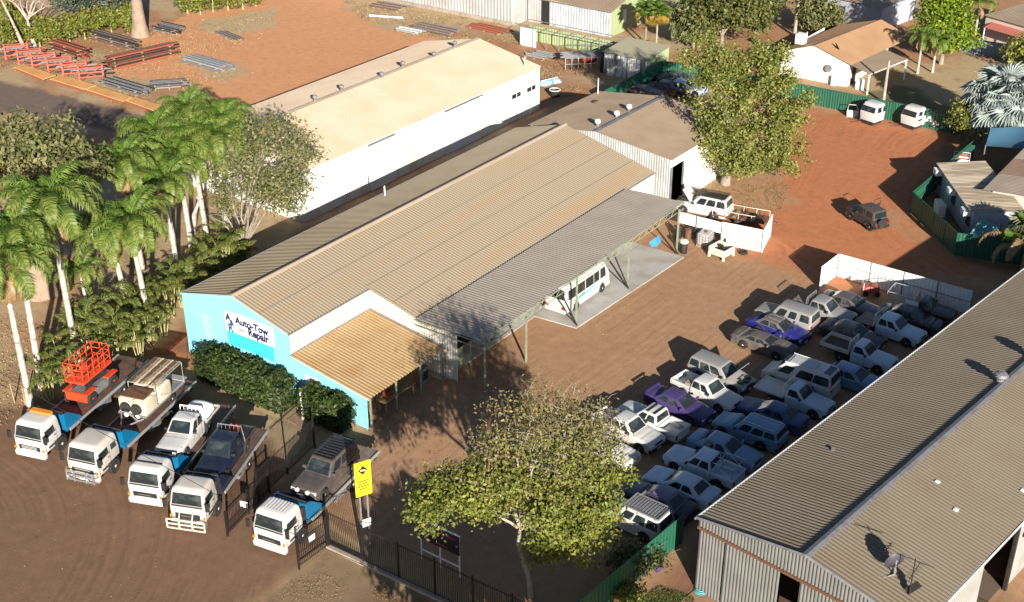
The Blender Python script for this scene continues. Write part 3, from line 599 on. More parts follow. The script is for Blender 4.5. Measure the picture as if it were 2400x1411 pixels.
MB().box((4, -4, 1.5), (8, 8, 3)).build("wall", mat("blue_grey_wall", (.34, .36, .42), .6), h3)
corr_obj("roof", roof_brown, h3, ((-.3, .3, 3), (-.3, -8.3, 3), (8.3, -8.3, 3.8), (8.3, .3, 3.8)), pitch=.4)
MB().box((-.03, -2, 1.6), (.05, 1.4, 1.1)).build("window", glass_blue, h3)
# transportable cabin, big patched roof, sails in the right-hand compound
cb = thing("cabin", "grey blue transportable cabin with striped roof and white window hoods", "cabin", (50.53, -22.32, 0.00), 0.59)
cl = 10.34
MB().box((cl / 2, -1.9, 1.45), (cl, 3.7, 2.6)).build("wall", mat("grey_blue_wall", (.40, .42, .47), .6, 0, (.34, .35, .4), 1), cb)
corr_obj("roof", mat("striped_cabin_roof", (.42, .35, .26), .55, 0, (.28, .22, .16), 1.2, .45, .55, stretch=(1.2, .15, 1)), cb, ((-.3, .25, 2.8), (cl + .3, .25, 2.8), (cl + .3, -4.1, 3.05), (-.3, -4.1, 3.05)), pitch=.3)
for i in range(3):
    x = .9 + i * (cl - 1.6) / 2
    hd_ = MB().box((x, .3, 2.35), (.9, .6, .5)).build("window_hood", white_clean, cb)
    MB().box((x, .02, 1.6), (.9, .06, .9)).build("window", glass_blue, cb)
MB().box((cl * .55, .9, .55), (1.6, .6, 1.1)).build("air_conditioner", white_clean, cb)
br = thing("patched_roof_building", "building with patchwork tan iron roof at the right edge", "building")
MB().box((67, -28.3, 1.6), (24, 11.6, 3.2)).build("wall", mat("cream_block", (.45, .42, .37), .7), br)
tints = [(.34, .27, .21), (.26, .17, .12), (.36, .30, .24), (.28, .20, .15), (.37, .31, .25), (.31, .25, .2)]
for i in range(6):
    x0, x1 = 54 + i * 4.4, 54 + (i + 1) * 4.4
    corr_obj("roof_sheet", mat("patch_roof_iron", tints[i], .55, 0, tuple(c * .85 for c in tints[i]), .6), br, ((x0, -21.9, 3.4 + .01 * (i % 2)), (x1, -21.9, 3.4 + .01 * (i % 2)), (x1, -34.5, 4.6), (x0, -34.5, 4.6)), pitch=.35)
def sail(name, label, pts, m, cat="shade sail"):
    n_ = 8; a, b, c, e = [V(p) for p in pts]; vs = []; fs_ = []
    for i in range(n_ + 1):
        for j in range(n_ + 1):
            u, v = i / n_, j / n_; q = a.lerp(b, u).lerp(e.lerp(c, u), v); q.z -= 1.4 * u * (1 - u) * v * (1 - v) * 4; vs.append(q)
    for i in range(n_):
        for j in range(n_): k_ = i * (n_ + 1) + j; fs_.append((k_, k_ + 1, k_ + n_ + 2, k_ + n_ + 1))
    t_ = thing(name, label, cat)
    mb = MB(); mb.add(vs, fs_); mb.build("cloth", m, t_, 60)
    for p in (a, b, c, e): MB().tube([(p.x, p.y, 0), (p.x, p.y, p.z + .1)], .05, 6).build("pole", grey_steel, t_)
sail("shade_sail", "large blue shade sail beside the patchwork roof", [(69.98, -17.66, 3.20), (71.27, -20.53, 3.60), (67.14, -22.40, 3.00), (66.58, -18.34, 2.60)], mat("blue_sail", (.05, .14, .22), .8))
sail("shade_sail", "small teal canopy at the near end of the grey cabin", [(47.89, -23.01, 1.90), (50.10, -23.17, 2.50), (49.95, -24.82, 2.30), (48.50, -24.99, 1.90)], mat("teal_sail", (.12, .27, .27), .8), "canopy")

# ------------------------------------------------------------------ fences
def panel_fence(name, label, pts, h, m, post_m, pw=2.4, z0=.05, rail=None, side=1, skip=()):
    t = thing(name, label, "fence", (pts[0][0], pts[0][1], 0)); o = V((pts[0][0], pts[0][1], 0)); k = 0
    for a, b in zip(pts[:-1], pts[1:]):
        a = V((a[0], a[1], 0)) - o; b = V((b[0], b[1], 0)) - o; L_ = (b - a).length; n_ = max(1, round(L_ / pw)); d = (b - a) / n_; u = d.normalized()
        nv = V((u.y, -u.x, 0)) * side
        for i in range(n_):
            p, q = a + d * i, a + d * (i + 1); k += 1
            jz = rnd.uniform(-.02, .02)
            if k in skip: continue
            mb = MB(); g = u * .03
            mb.corr(p + g + V((0, 0, z0)), q - g + V((0, 0, z0)), q - g + V((0, 0, h + jz)), p + g + V((0, 0, h + jz)), .3, .03)
            mb.build("panel", m, t)
            MB().box(p + V((0, 0, h / 2 + .03)), (.08, .08, h + .06)).build("post", post_m, t)
            if rail:
                for z in rail: MB().tube([p + nv * .06 + V((0, 0, z)), q + nv * .06 + V((0, 0, z))], .035, 4).build("rail", post_m, t)
        MB().tube([a + V((0, 0, h + .03)), b + V((0, 0, h + .03))], .035, 4).build("top_rail", m, t)
    p = V((pts[-1][0], pts[-1][1], 0)) - o
    MB().box(p + V((0, 0, h / 2 + .03)), (.08, .08, h + .06)).build("post", post_m, t)
    return t
panel_fence("iron_fence", "dark green iron fence across the back of the red yard below the gable house", [(61, 20.0), (73.5, 20.2), (74.6, 15.5), (75, 3), (75.2, -13.5)], 2.0, green_fence, green_fence)
panel_fence("iron_fence", "dark green iron fence angling round the compound with the grey cabin", [(69.5, -16.6), (53.4, -16.3), (47.2, -22.3), (48.6, -28)], 2.0, green_fence, green_fence, rail=(1.0, 1.85), side=-1)
panel_fence("iron_fence", "dark green iron fence beside the corner of the foreground shed", [(1.5, -22.1), (-9.8, -21.05)], 2.0, green_fence, green_fence)
panel_fence("white_fence", "white iron fence with dark posts standing behind the parked utes", [(38.0, -15.95), (37.8, -26.6)], 1.95, white_clean, grey_steel, pw=2.65, rail=(1.1,))
panel_fence("white_gate", "short white gate leaf at left end of white fence behind utes", [(35.2, -15.75), (38.0, -15.9)], 1.95, white_clean, white_clean, pw=2.8, rail=(.4, 1.6), side=1)
wf = panel_fence("white_fence", "white iron screen beside the workshop slab with junk under its raised panels", [(38.0, -5.7), (38.5, -9.15)], 2.0, white_clean, grey_steel, pw=3.5, rail=(.65, 1.4))
MB().corr((-.1, 4.05, 1.0), (0, 0.05, 1.0), (0, .05, 2.0), (-.1, 4.05, 2.0), .3, .03).build("panel", white_clean, wf)
for y in (4.05, 2.3): MB().box((-.1, y, 1.03), (.08, .08, 2.06)).build("post", grey_steel, wf)
panel_fence("white_gate", "blank white gate leaf standing open at the end of the white screen", [(38.55, -9.2), (41.8, -8.4)], 2.0, white_clean, white_clean, pw=3.4)
# far blue fence by the pink awning house
panel_fence("iron_fence", "blue grey iron fence in front of the pink awning house", [(103.19, -4.23), (103.45, -12.72)], 1.8, mat("blue_grey_fence", (.10, .16, .24), .5), grey_steel)

pk_me = MB().box((0, 0, 0), (.022, .022, 1.0)).mesh("picket", black_paint)
def picket_run(t, a, b, z0, h, step=.14, posts=True, ph=None, leaf=False):
    a = V((a[0], a[1], 0)); b = V((b[0], b[1], 0)); L_ = (b - a).length; u = (b - a) / L_; n_ = int(L_ / step)
    for i in range(1, n_):
        p = a + u * (L_ * i / n_)
        o = place("picket", pk_me, t, (p.x, p.y, z0 + h / 2)); o.scale = (1, 1, h)
    for z in (z0 + .12, z0 + h - .12) if not leaf else (z0 + .06, z0 + h * .5, z0 + h - .06):
        MB().tube([a + V((0, 0, z)), b + V((0, 0, z))], .032, 4).build("rail", black_paint, t)
    if posts:
        m_ = max(1, round(L_ / 2.6))
        for i in range(m_ + 1):
            p = a + u * (L_ * i / m_); MB().box((p.x, p.y, (ph or h + .25) / 2), (.09, .09, ph or h + .25)).build("post", black_paint, t)
bf = thing("picket_fence", "black steel picket fence on a low concrete kerb under the foreground tree", "fence")
picket_run(bf, (-10.3, -6.2), (-9.9, -21.0), .15, 2.4)
MB().box((-10.15, -13.6, .1), (.3, 15.0, .2), R(1.5)).build("kerb", kerb_mat, bf)
g1 = thing("sliding_gate", "black steel gate leaf slid open beside the fourth tow truck", "gate")
picket_run(g1, (-12.9, -.75), (-8.6, .22), .1, 1.55, leaf=True, ph=1.75)
MB().box((-11.2, -.45, 1.05), (.04, .5, .4), R(13)).build("notice_plate", white_clean, g1)
f2 = thing("picket_fence", "black steel picket fence between the fourth truck and the grey wagon", "fence")
picket_run(f2, (-9.6, .12), (-3.6, 1.25), .15, 2.1)
g2 = thing("swing_gate", "short black steel gate leaf in front of the fifth tow truck's wheel", "gate")
picket_run(g2, (-12.65, -6.1), (-10.4, -6.15), .2, 1.75, leaf=True, ph=2.2)
MB().box((-11.6, -6.2, 1.55), (.45, .03, .35)).build("notice_plate", white_clean, g2)


# wire fence with leaning posts at the left edge
wfz = thing("wire_fence", "sagging wire fence on thin pale posts beside the palms", "fence")
pts_ = [(-11.10, 25.00), (-11.33, 21.14), (-11.08, 20.34), (-10.01, 19.74), (-9.39, 20.26), (-7.89, 20.50)]
for i, q in enumerate(pts_): MB().tube([(q[0], q[1], 0), (q[0] + .1 * (i % 3 - 1), q[1] + .12, 1.5)], .05, 6).build("post", wood, wfz)
for z in (.4, .9, 1.35): MB().tube([(q[0], q[1], z + .05 * (i % 2)) for i, q in enumerate(pts_)], .012, 3).build("wire", dark_steel, wfz)

# ------------------------------------------------------------------ vehicles (x forward, y left, origin on the ground at mid length)
def wheel(parent, x, y, r=.34, wd=.22, rim=None):
    s = 1 if y > 0 else -1
    t = MB().lathe([(r * .62, -wd / 2), (r * .93, -wd / 2), (r, -wd / 2 + .03), (r, wd / 2 - .03), (r * .93, wd / 2), (r * .62, wd / 2)], axis='Y', n=18)
    o = t.build("wheel", rubber, parent, 40, loc=(x, y, r))
    m = MB().lathe([(r * .63, -.03), (r * .6, .04), (r * .3, .015), (r * .16, .05), (.01, .05)], axis='Y', n=14)
    if s < 0: m.v = [(a, -b, c) for a, b, c in m.v]; m.f = [f[::-1] for f in m.f]
    q = m.build("rim", rim or rim_m, o, 40, loc=(0, s * (wd / 2 - .045), 0))
    return o

def interp(ctrl, x):
    if x <= ctrl[0][0]: return ctrl[0][1]
    for (a, za), (b, zb) in zip(ctrl, ctrl[1:]):
        if x <= b:
            t = (x - a) / (b - a + 1e-9); t = t * t * (3 - 2 * t) if abs(zb - za) > .12 else t
            return za + (zb - za) * t
    return ctrl[-1][1]

def body_loft(x0, x1, top, W, gc, wheels, r, endr=.16, wob=0):
    """car body: cross sections along x, the lower edge following the wheel arches"""
    xs = set([x0, x0 + .03, x0 + .09, x0 + .2, x1 - .2, x1 - .09, x1 - .03, x1])
    n_ = int((x1 - x0) / .16)
    for i in range(1, n_): xs.add(x0 + (x1 - x0) * i / n_)
    ra = r + .075
    for wx in wheels:
        for k in range(9): xs.add(wx + ra * math.cos(math.pi * k / 8))
    xs = sorted(x for x in xs if x0 <= x <= x1); rows = []
    for x in xs:
        e = min(x - x0, x1 - x); sh = 1 - max(0, (endr - e) / endr) ** 2 * .10 if endr > 0 else 1
        tap = 1 - .05 * max(0, (abs(x) / max(abs(x0), abs(x1)) - .6) / .4) ** 2
        w_ = W / 2 * sh * tap; zt = interp(top, x) - (max(0, (endr - e) / endr) ** 2 * .10 if endr > 0 else 0)
        zb = gc + (max(0, (endr - e) / endr) ** 2 * .12 if endr > 0 else 0)
        for wx in wheels:
            if abs(x - wx) <= ra + 1e-6: zb = max(zb, r + math.sqrt(max(0, ra * ra - (x - wx) ** 2)))
        zb = min(zb, zt - .14); zm = max(zb + .02, min(zt - .12, (zt + zb) / 2 + .08)); jit = (rnd.uniform(-wob, wob) if wob else 0)
        half = [(w_ * .70, zt + .012 + jit), (w_ * .90, zt - .015 + jit), (w_ * .965, zt - .055), (w_, max(zm, zt - .2)), (w_ * 1.0, zm if zm < zt - .2 else zm - .01), (w_ * .955, zb)]
        rows.append([(x, 0, zt + .03 + jit)] + [(x, a, b) for a, b in half] + [(x, w_ * .6, zb)] + [(x, -w_ * .6, zb)] + [(x, -a, b) for a, b in reversed(half)])
    m = len(rows[0]); mb = MB(); vs = [p for q in rows for p in q]; fs = []
    for i in range(len(rows) - 1):
        for k in range(m):
            k2 = (k + 1) % m; fs.append((i * m + k, (i + 1) * m + k, (i + 1) * m + k2, i * m + k2))
    fs.append(tuple(range(m))); fs.append(tuple(range((len(rows) - 1) * m + m - 1, (len(rows) - 1) * m - 1, -1)))
    return mb.add(vs, fs)

PAINT = {}
def paint(nm, c, dust=.5, rough=.32, dustc=(.30, .20, .13)):
    if nm not in PAINT:
        PAINT[nm] = mat(nm, c, rough, 0, tuple(c[i] * (1 - dust) + dustc[i] * dust for i in range(3)), 1.7, .42, .75, coat=.25)
    return PAINT[nm]

ROW = "cars parked in rows in the yard"
def vehicle(name, label, cat, loc, az, S, m, group=None, roof_m=None):
    """S: spec dict (see SEDAN etc)"""
    t = thing(name, label, cat, (loc[0], loc[1], loc[2] if len(loc) > 2 else 0), R(az), group)
    if group == ROW: t.scale = (.95, .95, .93)
    L_, W, H = S['L'], S['W'], S['H']; x1 = L_ / 2; x0 = -L_ / 2; r = S['r']; wf, wr = x1 - S['fo'], x1 - S['fo'] - S['wb']
    xfb, xft, xrt, xrb = S['cab']; zb = S['belt']; zh = S['hood']; bed = S.get('bed')
    bx0 = x0 if not bed else xrb - .03
    top = [(bx0, S.get('tail', zb)), (bx0 + .15 if not bed else bx0 + .01, S.get('tail', zb))]
    if not bed: top += [(min(xrb, -1e9) if False else xrb - .02, S.get('deck', zb))]
    top += [(xrb + .05, zb), (xfb - .1, zb), (xfb + .02, S.get('cowl', zb)), (x1 - .35, zh), (x1, zh - .06)]
    top = sorted(top)
    body_loft(bx0, x1, top, W, S['gc'], [q for q in (wf, wr) if q > bx0 - .2], r, wob=S.get('wreck', .004)).build("body", m, t, 35)
    # cabin
    wb_, wt = W / 2 * .93, W / 2 * S.get('tumble', .78); zq = zb - .05
    lev = []
    for q, ins in ((0, 0), (.35, 0), (.7, .004), (.9, .012), (.97, .05), (1.0, .12)):
        z = zq + (H - zq) * q; tt = min(1, q / .93)
        lev.append((z, xrb + (xrt - xrb) * tt + ins, xfb + (xft - xfb) * tt - ins, wb_ + (wt - wb_) * tt - ins, .10))
    MB().rr(lev, seg=3, cap_bot=False).build("roof", roof_m or m, t, 40)
    def SP(u, q, s): # side plane point
        z = zq + (H - zq) * q; tt = min(1, q / .93)
        xa, xb = xrb + (xrt - xrb) * tt, xfb + (xft - xfb) * tt
        return V((xa + (xb - xa) * u, s * (wb_ + (wt - wb_) * tt + .008), z))
    for (u0, u1) in S['win']:
        for s in (1, -1):
            c = (u1 - u0) * .1
            pts = [SP(u0 + c * .3, .14, s), SP(u1 - c * .3, .14, s), SP(u1, .2, s), SP(u1, .72, s), SP(u1 - c, .83, s), SP(u0 + c, .83, s), SP(u0, .72, s), SP(u0, .2, s)]
            if s < 0: pts = pts[::-1]
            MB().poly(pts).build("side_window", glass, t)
    def FP(y, q, f):
        z = zq + (H - zq) * q; tt = min(1, q / .93)
        return V(((xfb + (xft - xfb) * tt + .008) if f else (xrb + (xrt - xrb) * tt - .008), y * (wb_ + (wt - wb_) * tt), z))
    if not S.get('noscreen'):
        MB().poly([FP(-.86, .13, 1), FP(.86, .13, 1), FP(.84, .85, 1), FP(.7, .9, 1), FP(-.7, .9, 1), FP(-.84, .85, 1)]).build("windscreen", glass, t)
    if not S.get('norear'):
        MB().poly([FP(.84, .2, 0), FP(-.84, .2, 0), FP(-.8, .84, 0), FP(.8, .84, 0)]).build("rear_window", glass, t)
    MB().box(((wf + wr) / 2, 0, S['gc'] + .16), (S['wb'] + 1.0, W * .74, .26)).build("underbody", plastic, t)
    for x in (wf, wr):
        for s in (1, -1): wheel(t, x, s * (W / 2 - .13), r, S.get('tw', .22), S.get('rim'))
    # lights, bumpers, grille
    zl = zh - .17
    for s in (1, -1):
        if not S.get('stripped'):
            MB().rr([(zl - .075, x1 - .2, x1 - .005, .19, .05), (zl + .075, x1 - .22, x1 - .03, .18, .05)]).build("headlight", lamp_m, t, 40, loc=(0, s * (W / 2 - .29), 0))
        zt_ = S.get('tail', zb) - .2
        if not bed: MB().box((x0 + .04, s * (W / 2 - .22), zt_), (.12, .24, .18)).build("tail_light", red_lamp, t)
    bm = plastic if S.get('dark_bumper') else m
    fb = MB().rr([(S['gc'] + .06, x1 - .3, x1 + .03, W * .475, .14), (S['gc'] + .22, x1 - .3, x1 + .06, W * .48, .14), (S['gc'] + .32, x1 - .3, x1 + .02, W * .47, .14)])
    if not S.get('stripped'):
        fb.build("front_bumper", bm, t, 40)
        MB().box((x1 - .01, 0, zl), (.06, W * .42, .15)).build("grille", plastic, t)
        MB().box((x1 + .065, 0, S['gc'] + .2), (.015, .37, .12)).build("number_plate", white_plate, t)
    if not bed:
        MB().rr([(S['gc'] + .08, x0 - .05, x0 + .3, W * .475, .14), (S['gc'] + .3, x0 - .05, x0 + .3, W * .475, .14)]).build("rear_bumper", bm, t, 40)
    if not S.get('nomirror'):
        for s in (1, -1): MB().rr([(zb + .03, xfb - .36, xfb - .22, .12, .04), (zb + .17, xfb - .35, xfb - .24, .11, .04)]).build("mirror", bm if S.get('dark_bumper') else m, t, 40, loc=(0, s * (W / 2 + .06), 0))
    if S.get('door', True):
        dg = MB(); wx_ = W / 2 + .004
        for u0, u1 in S['win'][:2]:
            for s in (1, -1):
                a = SP(u1 + .012, .12, s).x; dg.box((a, s * (W / 2 * .995), (zb + S['gc'] + .2) / 2), (.014, .012, zb - S['gc'] - .35))
        dg.build("door_seam", plastic, t)
    if bed == 'tub':
        zt = S.get('tubz', zb - .02); bl = MB(); hw = W / 2; ra = r + .08
        for s in (1, -1):
            xs = [x0 + .02] + [wr + ra * math.cos(math.pi * k / 8) for k in range(8, -1, -1)] + [xrb - .06]
            lo = []
            for i, x in enumerate(xs):
                e = abs(x - wr); lo.append((x, S['gc'] + .18 if e >= ra - 1e-6 else r + math.sqrt(max(0, ra * ra - e * e))))
            for (xa, za), (xb, zb2) in zip(lo, lo[1:]):
                pts = [(xa, s * hw * .97, za), (xb, s * hw * .97, zb2), (xb, s * hw, zt - .12), (xa, s * hw, zt - .12)]
                pt2 = [(xa, s * hw, zt - .12), (xb, s * hw, zt - .12), (xb, s * hw * .97, zt), (xa, s * hw * .97, zt)]
                pt3 = [(xa, s * hw * .97, zt), (xb, s * hw * .97, zt), (xb, s * (hw - .13), zt - .01), (xa, s * (hw - .13), zt - .01)]
                pt4 = [(xa, s * (hw - .13), zt - .01), (xb, s * (hw - .13), zt - .01), (xb, s * (hw - .15), .62), (xa, s * (hw - .15), .62)]
                for q in (pts, pt2, pt3, pt4): bl.poly(q if s < 0 else q[::-1])
            bl.box((wr, s * (hw - .26), .72), (.75, .24, .22))
        bl.box(((x0 + xrb) / 2, 0, .6), (xrb - x0 - .06, W - .26, .06)); bl.box((xrb - .09, 0, (zt + .62) / 2), (.06, W - .2, zt - .62))
        bl.build("tub", m, t, 30)
        MB().box((x0 + .03, 0, (zt + .6) / 2 + .0), (.06, W - .1, zt - .58)).build("tailgate", m, t)
        for s in (1, -1): MB().box((x0 + .0, s * (W / 2 - .12), zt - .28), (.06, .14, .3)).build("tail_light", red_lamp, t)
        MB().box((x0 - .03, 0, .5), (.12, W * .85, .16)).build("rear_bumper", chrome, t)
    if bed == 'flat':
        fm = S.get('bedm', m); zf = .88; bl_ = xrb - .12 - x0
        MB().box(((x0 + xrb - .12) / 2, 0, zf), (bl_, W + .12, .09)).build("tray_floor", S.get('floorm', deck_grey), t)
        hs = S.get('side', .25)
        if hs:
            for s in (1, -1): MB().box(((x0 + xrb - .12) / 2, s * (W / 2 + .05), zf + .045 + hs / 2), (bl_, .05, hs)).build("tray_side", fm, t)
            MB().box((x0 + .03, 0, zf + .045 + hs / 2), (.05, W + .06, hs)).build("tailgate", fm, t)
        hb = MB(); xh = xrb - .17
        hb.tube([(xh, -W / 2 - .02, zf), (xh, -W / 2 * .82, H + .12), (xh, W / 2 * .82, H + .12), (xh, W / 2 + .02, zf)], .04, 5)
        for k in range(-2, 3): hb.tube([(xh, k * .28, zf + .1), (xh, k * .26, H + .12)], .02, 4)
        hb.build("headboard", S.get('rackm', white_clean), t)
        for s in (1, -1): MB().box((x0 + .02, s * (W / 2 - .15), .7), (.06, .22, .12)).build("tail_light", red_lamp, t)
        MB().box(((x0 + xrb) / 2, 0, .72), (bl_, .8, .18)).build("chassis", dark_steel, t)
    return t

def roof_rack(t, x0, x1, z, w, m=None, n=7, rail=True):
    mb = MB()
    if rail:
        mb.tube([(x0, -w / 2, z + .12), (x1, -w / 2, z + .12), (x1, w / 2, z + .12), (x0, w / 2, z + .12), (x0, -w / 2, z + .12)], .022, 5)
    for s in (1, -1): mb.tube([(x0, s * w / 2, z + .05), (x1, s * w / 2, z + .05)], .022, 5)
    for k in range(n + 1):
        x = x0 + (x1 - x0) * k / n; mb.box((x, 0, z + .05), (.07, w, .03))
    for s in (1, -1):
        for x in (x0 + .2, x1 - .2): mb.box((x, s * w / 2, z), (.05, .04, .14))
    return mb.build("roof_rack", m or dark_steel, t)
def open_bonnet(t, S, m, ang=55):
    x1 = S['L'] / 2; xfb = S['cab'][0]; W = S['W']
    M = Matrix.Translation((xfb + .08, 0, S.get('cowl', S['belt']) + .05)) @ Matrix.Rotation(-R(ang), 4, 'Y')
    l = x1 - xfb - .25; mb = MB(); mb.slab([M @ V(p) for p in ((0, -W * .42, 0), (l, -W * .38, 0), (l, W * .38, 0), (0, W * .42, 0))], M.to_3x3() @ V((0, 0, .04)))
    mb.build("bonnet", m, t)
    eb = MB(); r2 = random.Random(3)
    eb.box(((xfb + x1) / 2, 0, S['hood'] + .035), (l * .8, W * .66, .05))
    for i in range(14):
        eb.box((xfb + .3 + r2.random() * (l - .3), (r2.random() - .5) * W * .6, S['hood'] + .06), (.1 + .25 * r2.random(), .1 + .25 * r2.random(), .06 + .12 * r2.random()))
    eb.build("engine_bay", plastic, t)

SEDAN = dict(L=4.85, W=1.85, H=1.44, belt=.96, hood=.86, cowl=.98, deck=1.02, tail=.98, r=.33, wb=2.8, fo=.95, gc=.2, cab=(1.05, .2, -1.05, -1.75), win=((.16, .47), (.52, .84)), tumble=.72)
WAGON = dict(L=4.8, W=1.9, H=1.85, belt=1.16, hood=1.06, cowl=1.15, tail=1.16, deck=1.16, r=.39, wb=2.85, fo=.85, gc=.32, cab=(.95, .35, -2.2, -2.36), win=((.05, .30), (.345, .60), (.64, .88)), tumble=.80, dark_bumper=True, tw=.26)
DUAL = dict(L=5.15, W=1.82, H=1.76, belt=1.12, hood=1.02, cowl=1.1, r=.37, wb=3.08, fo=.95, gc=.3, cab=(1.05, .4, -.75, -.92), win=((.08, .46), (.52, .86)), bed='tub', tumble=.78, dark_bumper=True, tw=.25)
SINGLE = dict(L=5.2, W=1.78, H=1.78, belt=1.14, hood=1.04, cowl=1.12, r=.37, wb=3.0, fo=.9, gc=.32, cab=(1.1, .5, -.2, -.35), win=((.12, .82),), bed='flat', tumble=.8, dark_bumper=True, tw=.25)
VAN = dict(L=5.3, W=1.95, H=2.15, belt=1.25, hood=1.0, cowl=1.2, tail=1.25, deck=1.25, r=.36, wb=3.0, fo=.95, gc=.24, cab=(1.85, 1.05, -2.48, -2.58), win=((.03, .32), (.335, .62), (.73, .93)), tumble=.84)
def spec(base, **k):
    d_ = dict(base); d_.update(k); return d_
white_p = paint("white_car_paint", (.54, .535, .52), .2); cream_p = paint("cream_car_paint", (.68, .62, .50), .4)
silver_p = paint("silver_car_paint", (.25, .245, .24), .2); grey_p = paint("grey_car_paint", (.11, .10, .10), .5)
purple_p = paint("purple_car_paint", (.055, .036, .14), .08, .35); blue_p = paint("deep_blue_car_paint", (.012, .018, .16), .15); navy_p = paint("navy_car_paint", (.010, .016, .034), .06)
ltblue_p = paint("pale_blue_shade_tint_paint", (.50, .60, .70), .1); midblue_p = paint("mid_blue_shade_tint_paint", (.13, .25, .38), .1); dark_p = paint("dark_car_paint", (.035, .035, .04), .35)  # pale and mid blues strengthened, putting the shade's blue cast into the paint
brown_p = paint("dull_brown_car_paint", (.15, .10, .075), .4); matt_grey = paint("matt_grey_car_paint", (.028, .026, .026), .05, .6); taupe_p = paint("taupe_car_paint", (.075, .063, .06), .2)
def at(p, az, off):   # car centre from a point under its roof centre
    return (p[0] - off * math.cos(R(az)), p[1] - off * math.sin(R(az)), 0)
# --- left row (beside the driveway), from the near end
p_ = (6.21, -13.80, 1.50)
v = vehicle("wrecked_ute", "dusty white ute without front panels half under the tree branches", "ute", at(p_, -96, -.1), -96, spec(DUAL, wreck=.02, stripped=1, H=1.7), white_p, ROW)
p_ = (8.78, -14.08, 1.75)
v = vehicle("ute", "white ute with open cab window behind the tree, nose beside the wreck", "ute", at(p_, -97, -.1), -97, spec(DUAL), white_p, ROW)
p_ = (10.57, -15.00, 1.76)
v = vehicle("ute", "white dual cab ute parked tail out with dark stripes across its roof", "ute", at(p_, 84, -.1), 84, spec(DUAL, H=1.78), white_p, ROW)
for x in (-.5, 0.05): MB().box((x, 0, 1.785), (.22, 1.2, .015)).build("roof_stripe", plastic, v)
p_ = (13.42, -14.98, 1.42)
v = vehicle("sedan", "bright purple sedan with rear spoiler in the sunny row", "car", at(p_, -96, -.4), -96, spec(SEDAN, L=4.95), purple_p, ROW)
MB().box((-2.3, 0, 1.12), (.2, 1.5, .04)).box((-2.3, .6, 1.05), (.12, .05, .12)).box((-2.3, -.6, 1.05), (.12, .05, .12)).build("spoiler", purple_p, v)
p_ = (15.77, -16.04, 1.74)
v = vehicle("ute", "clean white dual cab ute with empty white tub beside the purple sedan", "ute", at(p_, -99, -.1), -99, spec(DUAL), white_p, ROW)
MB().box((-1.2, -.5, .95), (.4, .5, .6)).build("tool_box", wood, v)
p_ = (18.33, -15.23, 1.74)
v = vehicle("wagon", "silver four wheel drive wagon with its bonnet raised and engine showing", "wagon", at(p_, -96, -.65), -96, spec(WAGON, H=1.76, belt=1.08, hood=.96), silver_p, ROW)
open_bonnet(v, spec(WAGON, hood=.96, belt=1.08, cowl=1.1), silver_p, 50)
p_ = (24.09, -16.43, 0.90)
v = vehicle("wrecked_sedan", "flattened grey brown sedan wreck with one pale front wheel", "car", at(p_, -94, .1), -94, spec(SEDAN, wreck=.035, stripped=1, H=1.2, tumble=.66, rim=rim_white, norear=1), paint("wreck_grey", (.085, .075, .07), .3, .7), ROW)
p_ = (26.70, -15.78, 1.36)
v = vehicle("sedan", "deep blue sedan with two pale bars on its roof and opened boot", "car", at(p_, -98, -.45), -98, spec(SEDAN, H=1.38, rim=rim_white), blue_p, ROW, grey_p)
for s in (.35, -.25): MB().box((-.3, s, 1.41), (1.1, .06, .05)).build("roof_bar", chrome, v)
MB().slab([(-2.3, -.7, 1.0), (-2.3, .7, 1.0), (-1.85, .65, 1.05), (-1.85, -.65, 1.05)], (0, 0, .02)).build("boot_opening", dark_gap, v)
p_ = (28.31, -16.83, 1.90)
v = vehicle("panel_van", "silver box backed panel van facing away behind the deep blue car", "van", at(p_, 88, -.75), 88, spec(WAGON, H=1.95, cab=(1.0, .5, -2.3, -2.4), win=((.06, .3), (.40, .60), (.68, .9)), dark_bumper=False), silver_p, ROW)
MB().poly([(-2.02, -.83, 1.32), (-1.3, -.83, 1.32), (-1.3, -.78, 1.72), (-2.02, -.78, 1.72)]).build("side_hatch", white_clean, v)
p_ = (30.87, -17.72, 1.74)
v = vehicle("ute", "silver dual cab ute with steel flat tray near the white gate", "ute", at(p_, -93, -.1), -93, spec(DUAL, bed='flat', side=.0, bedm=silver_p, rackm=grey_steel), silver_p, ROW)
p_ = (33.05, -18.67, 1.35)
v = vehicle("sedan", "dull grey green sedan squeezed between silver ute and white fence", "car", at(p_, -93, -.4), -93, spec(SEDAN, stripped=1), taupe_p, ROW)
# --- right row (against the foreground shed)
p_ = (1.15, -19.79, 2.00)
v = vehicle("wagon", "white four wheel drive wagon with a slatted roof rack beside green fence", "wagon", at(p_, 87, -.65), 87, spec(WAGON, H=1.92, dark_bumper=False), white_p, ROW)
roof_rack(v, -2.1, .3, 1.95, 1.45, grey_steel, 12)
p_ = (3.49, -19.74, 1.40)
v = vehicle("sedan", "dark navy sedan with a faded purple roof behind the racked wagon", "car", at(p_, 88, -.4), 88, spec(SEDAN), navy_p, ROW, paint("faded_purple_roof", (.16, .12, .20), .2))
p_ = (5.55, -20.22, 1.42)
v = vehicle("sedan", "pale blue sedan nose out in the shade, second from green fence", "car", at(p_, 88, -.4), 88, spec(SEDAN), ltblue_p, ROW)
p_ = (8.06, -20.05, 1.76)
v = vehicle("ute", "pale blue grey dual cab ute with a ladder frame over its tub", "ute", at(p_, 89, -.1), 89, spec(DUAL), ltblue_p, ROW)
fr = MB()
for x in (-1.2, -2.4): fr.tube([(x, -.8, 1.08), (x, -.75, 1.8), (x, .75, 1.8), (x, .8, 1.08)], .028, 5)
for s in (-.75, .75, 0): fr.tube([(-1.0, s, 1.82), (-2.6, s, 1.82)], .025, 5)
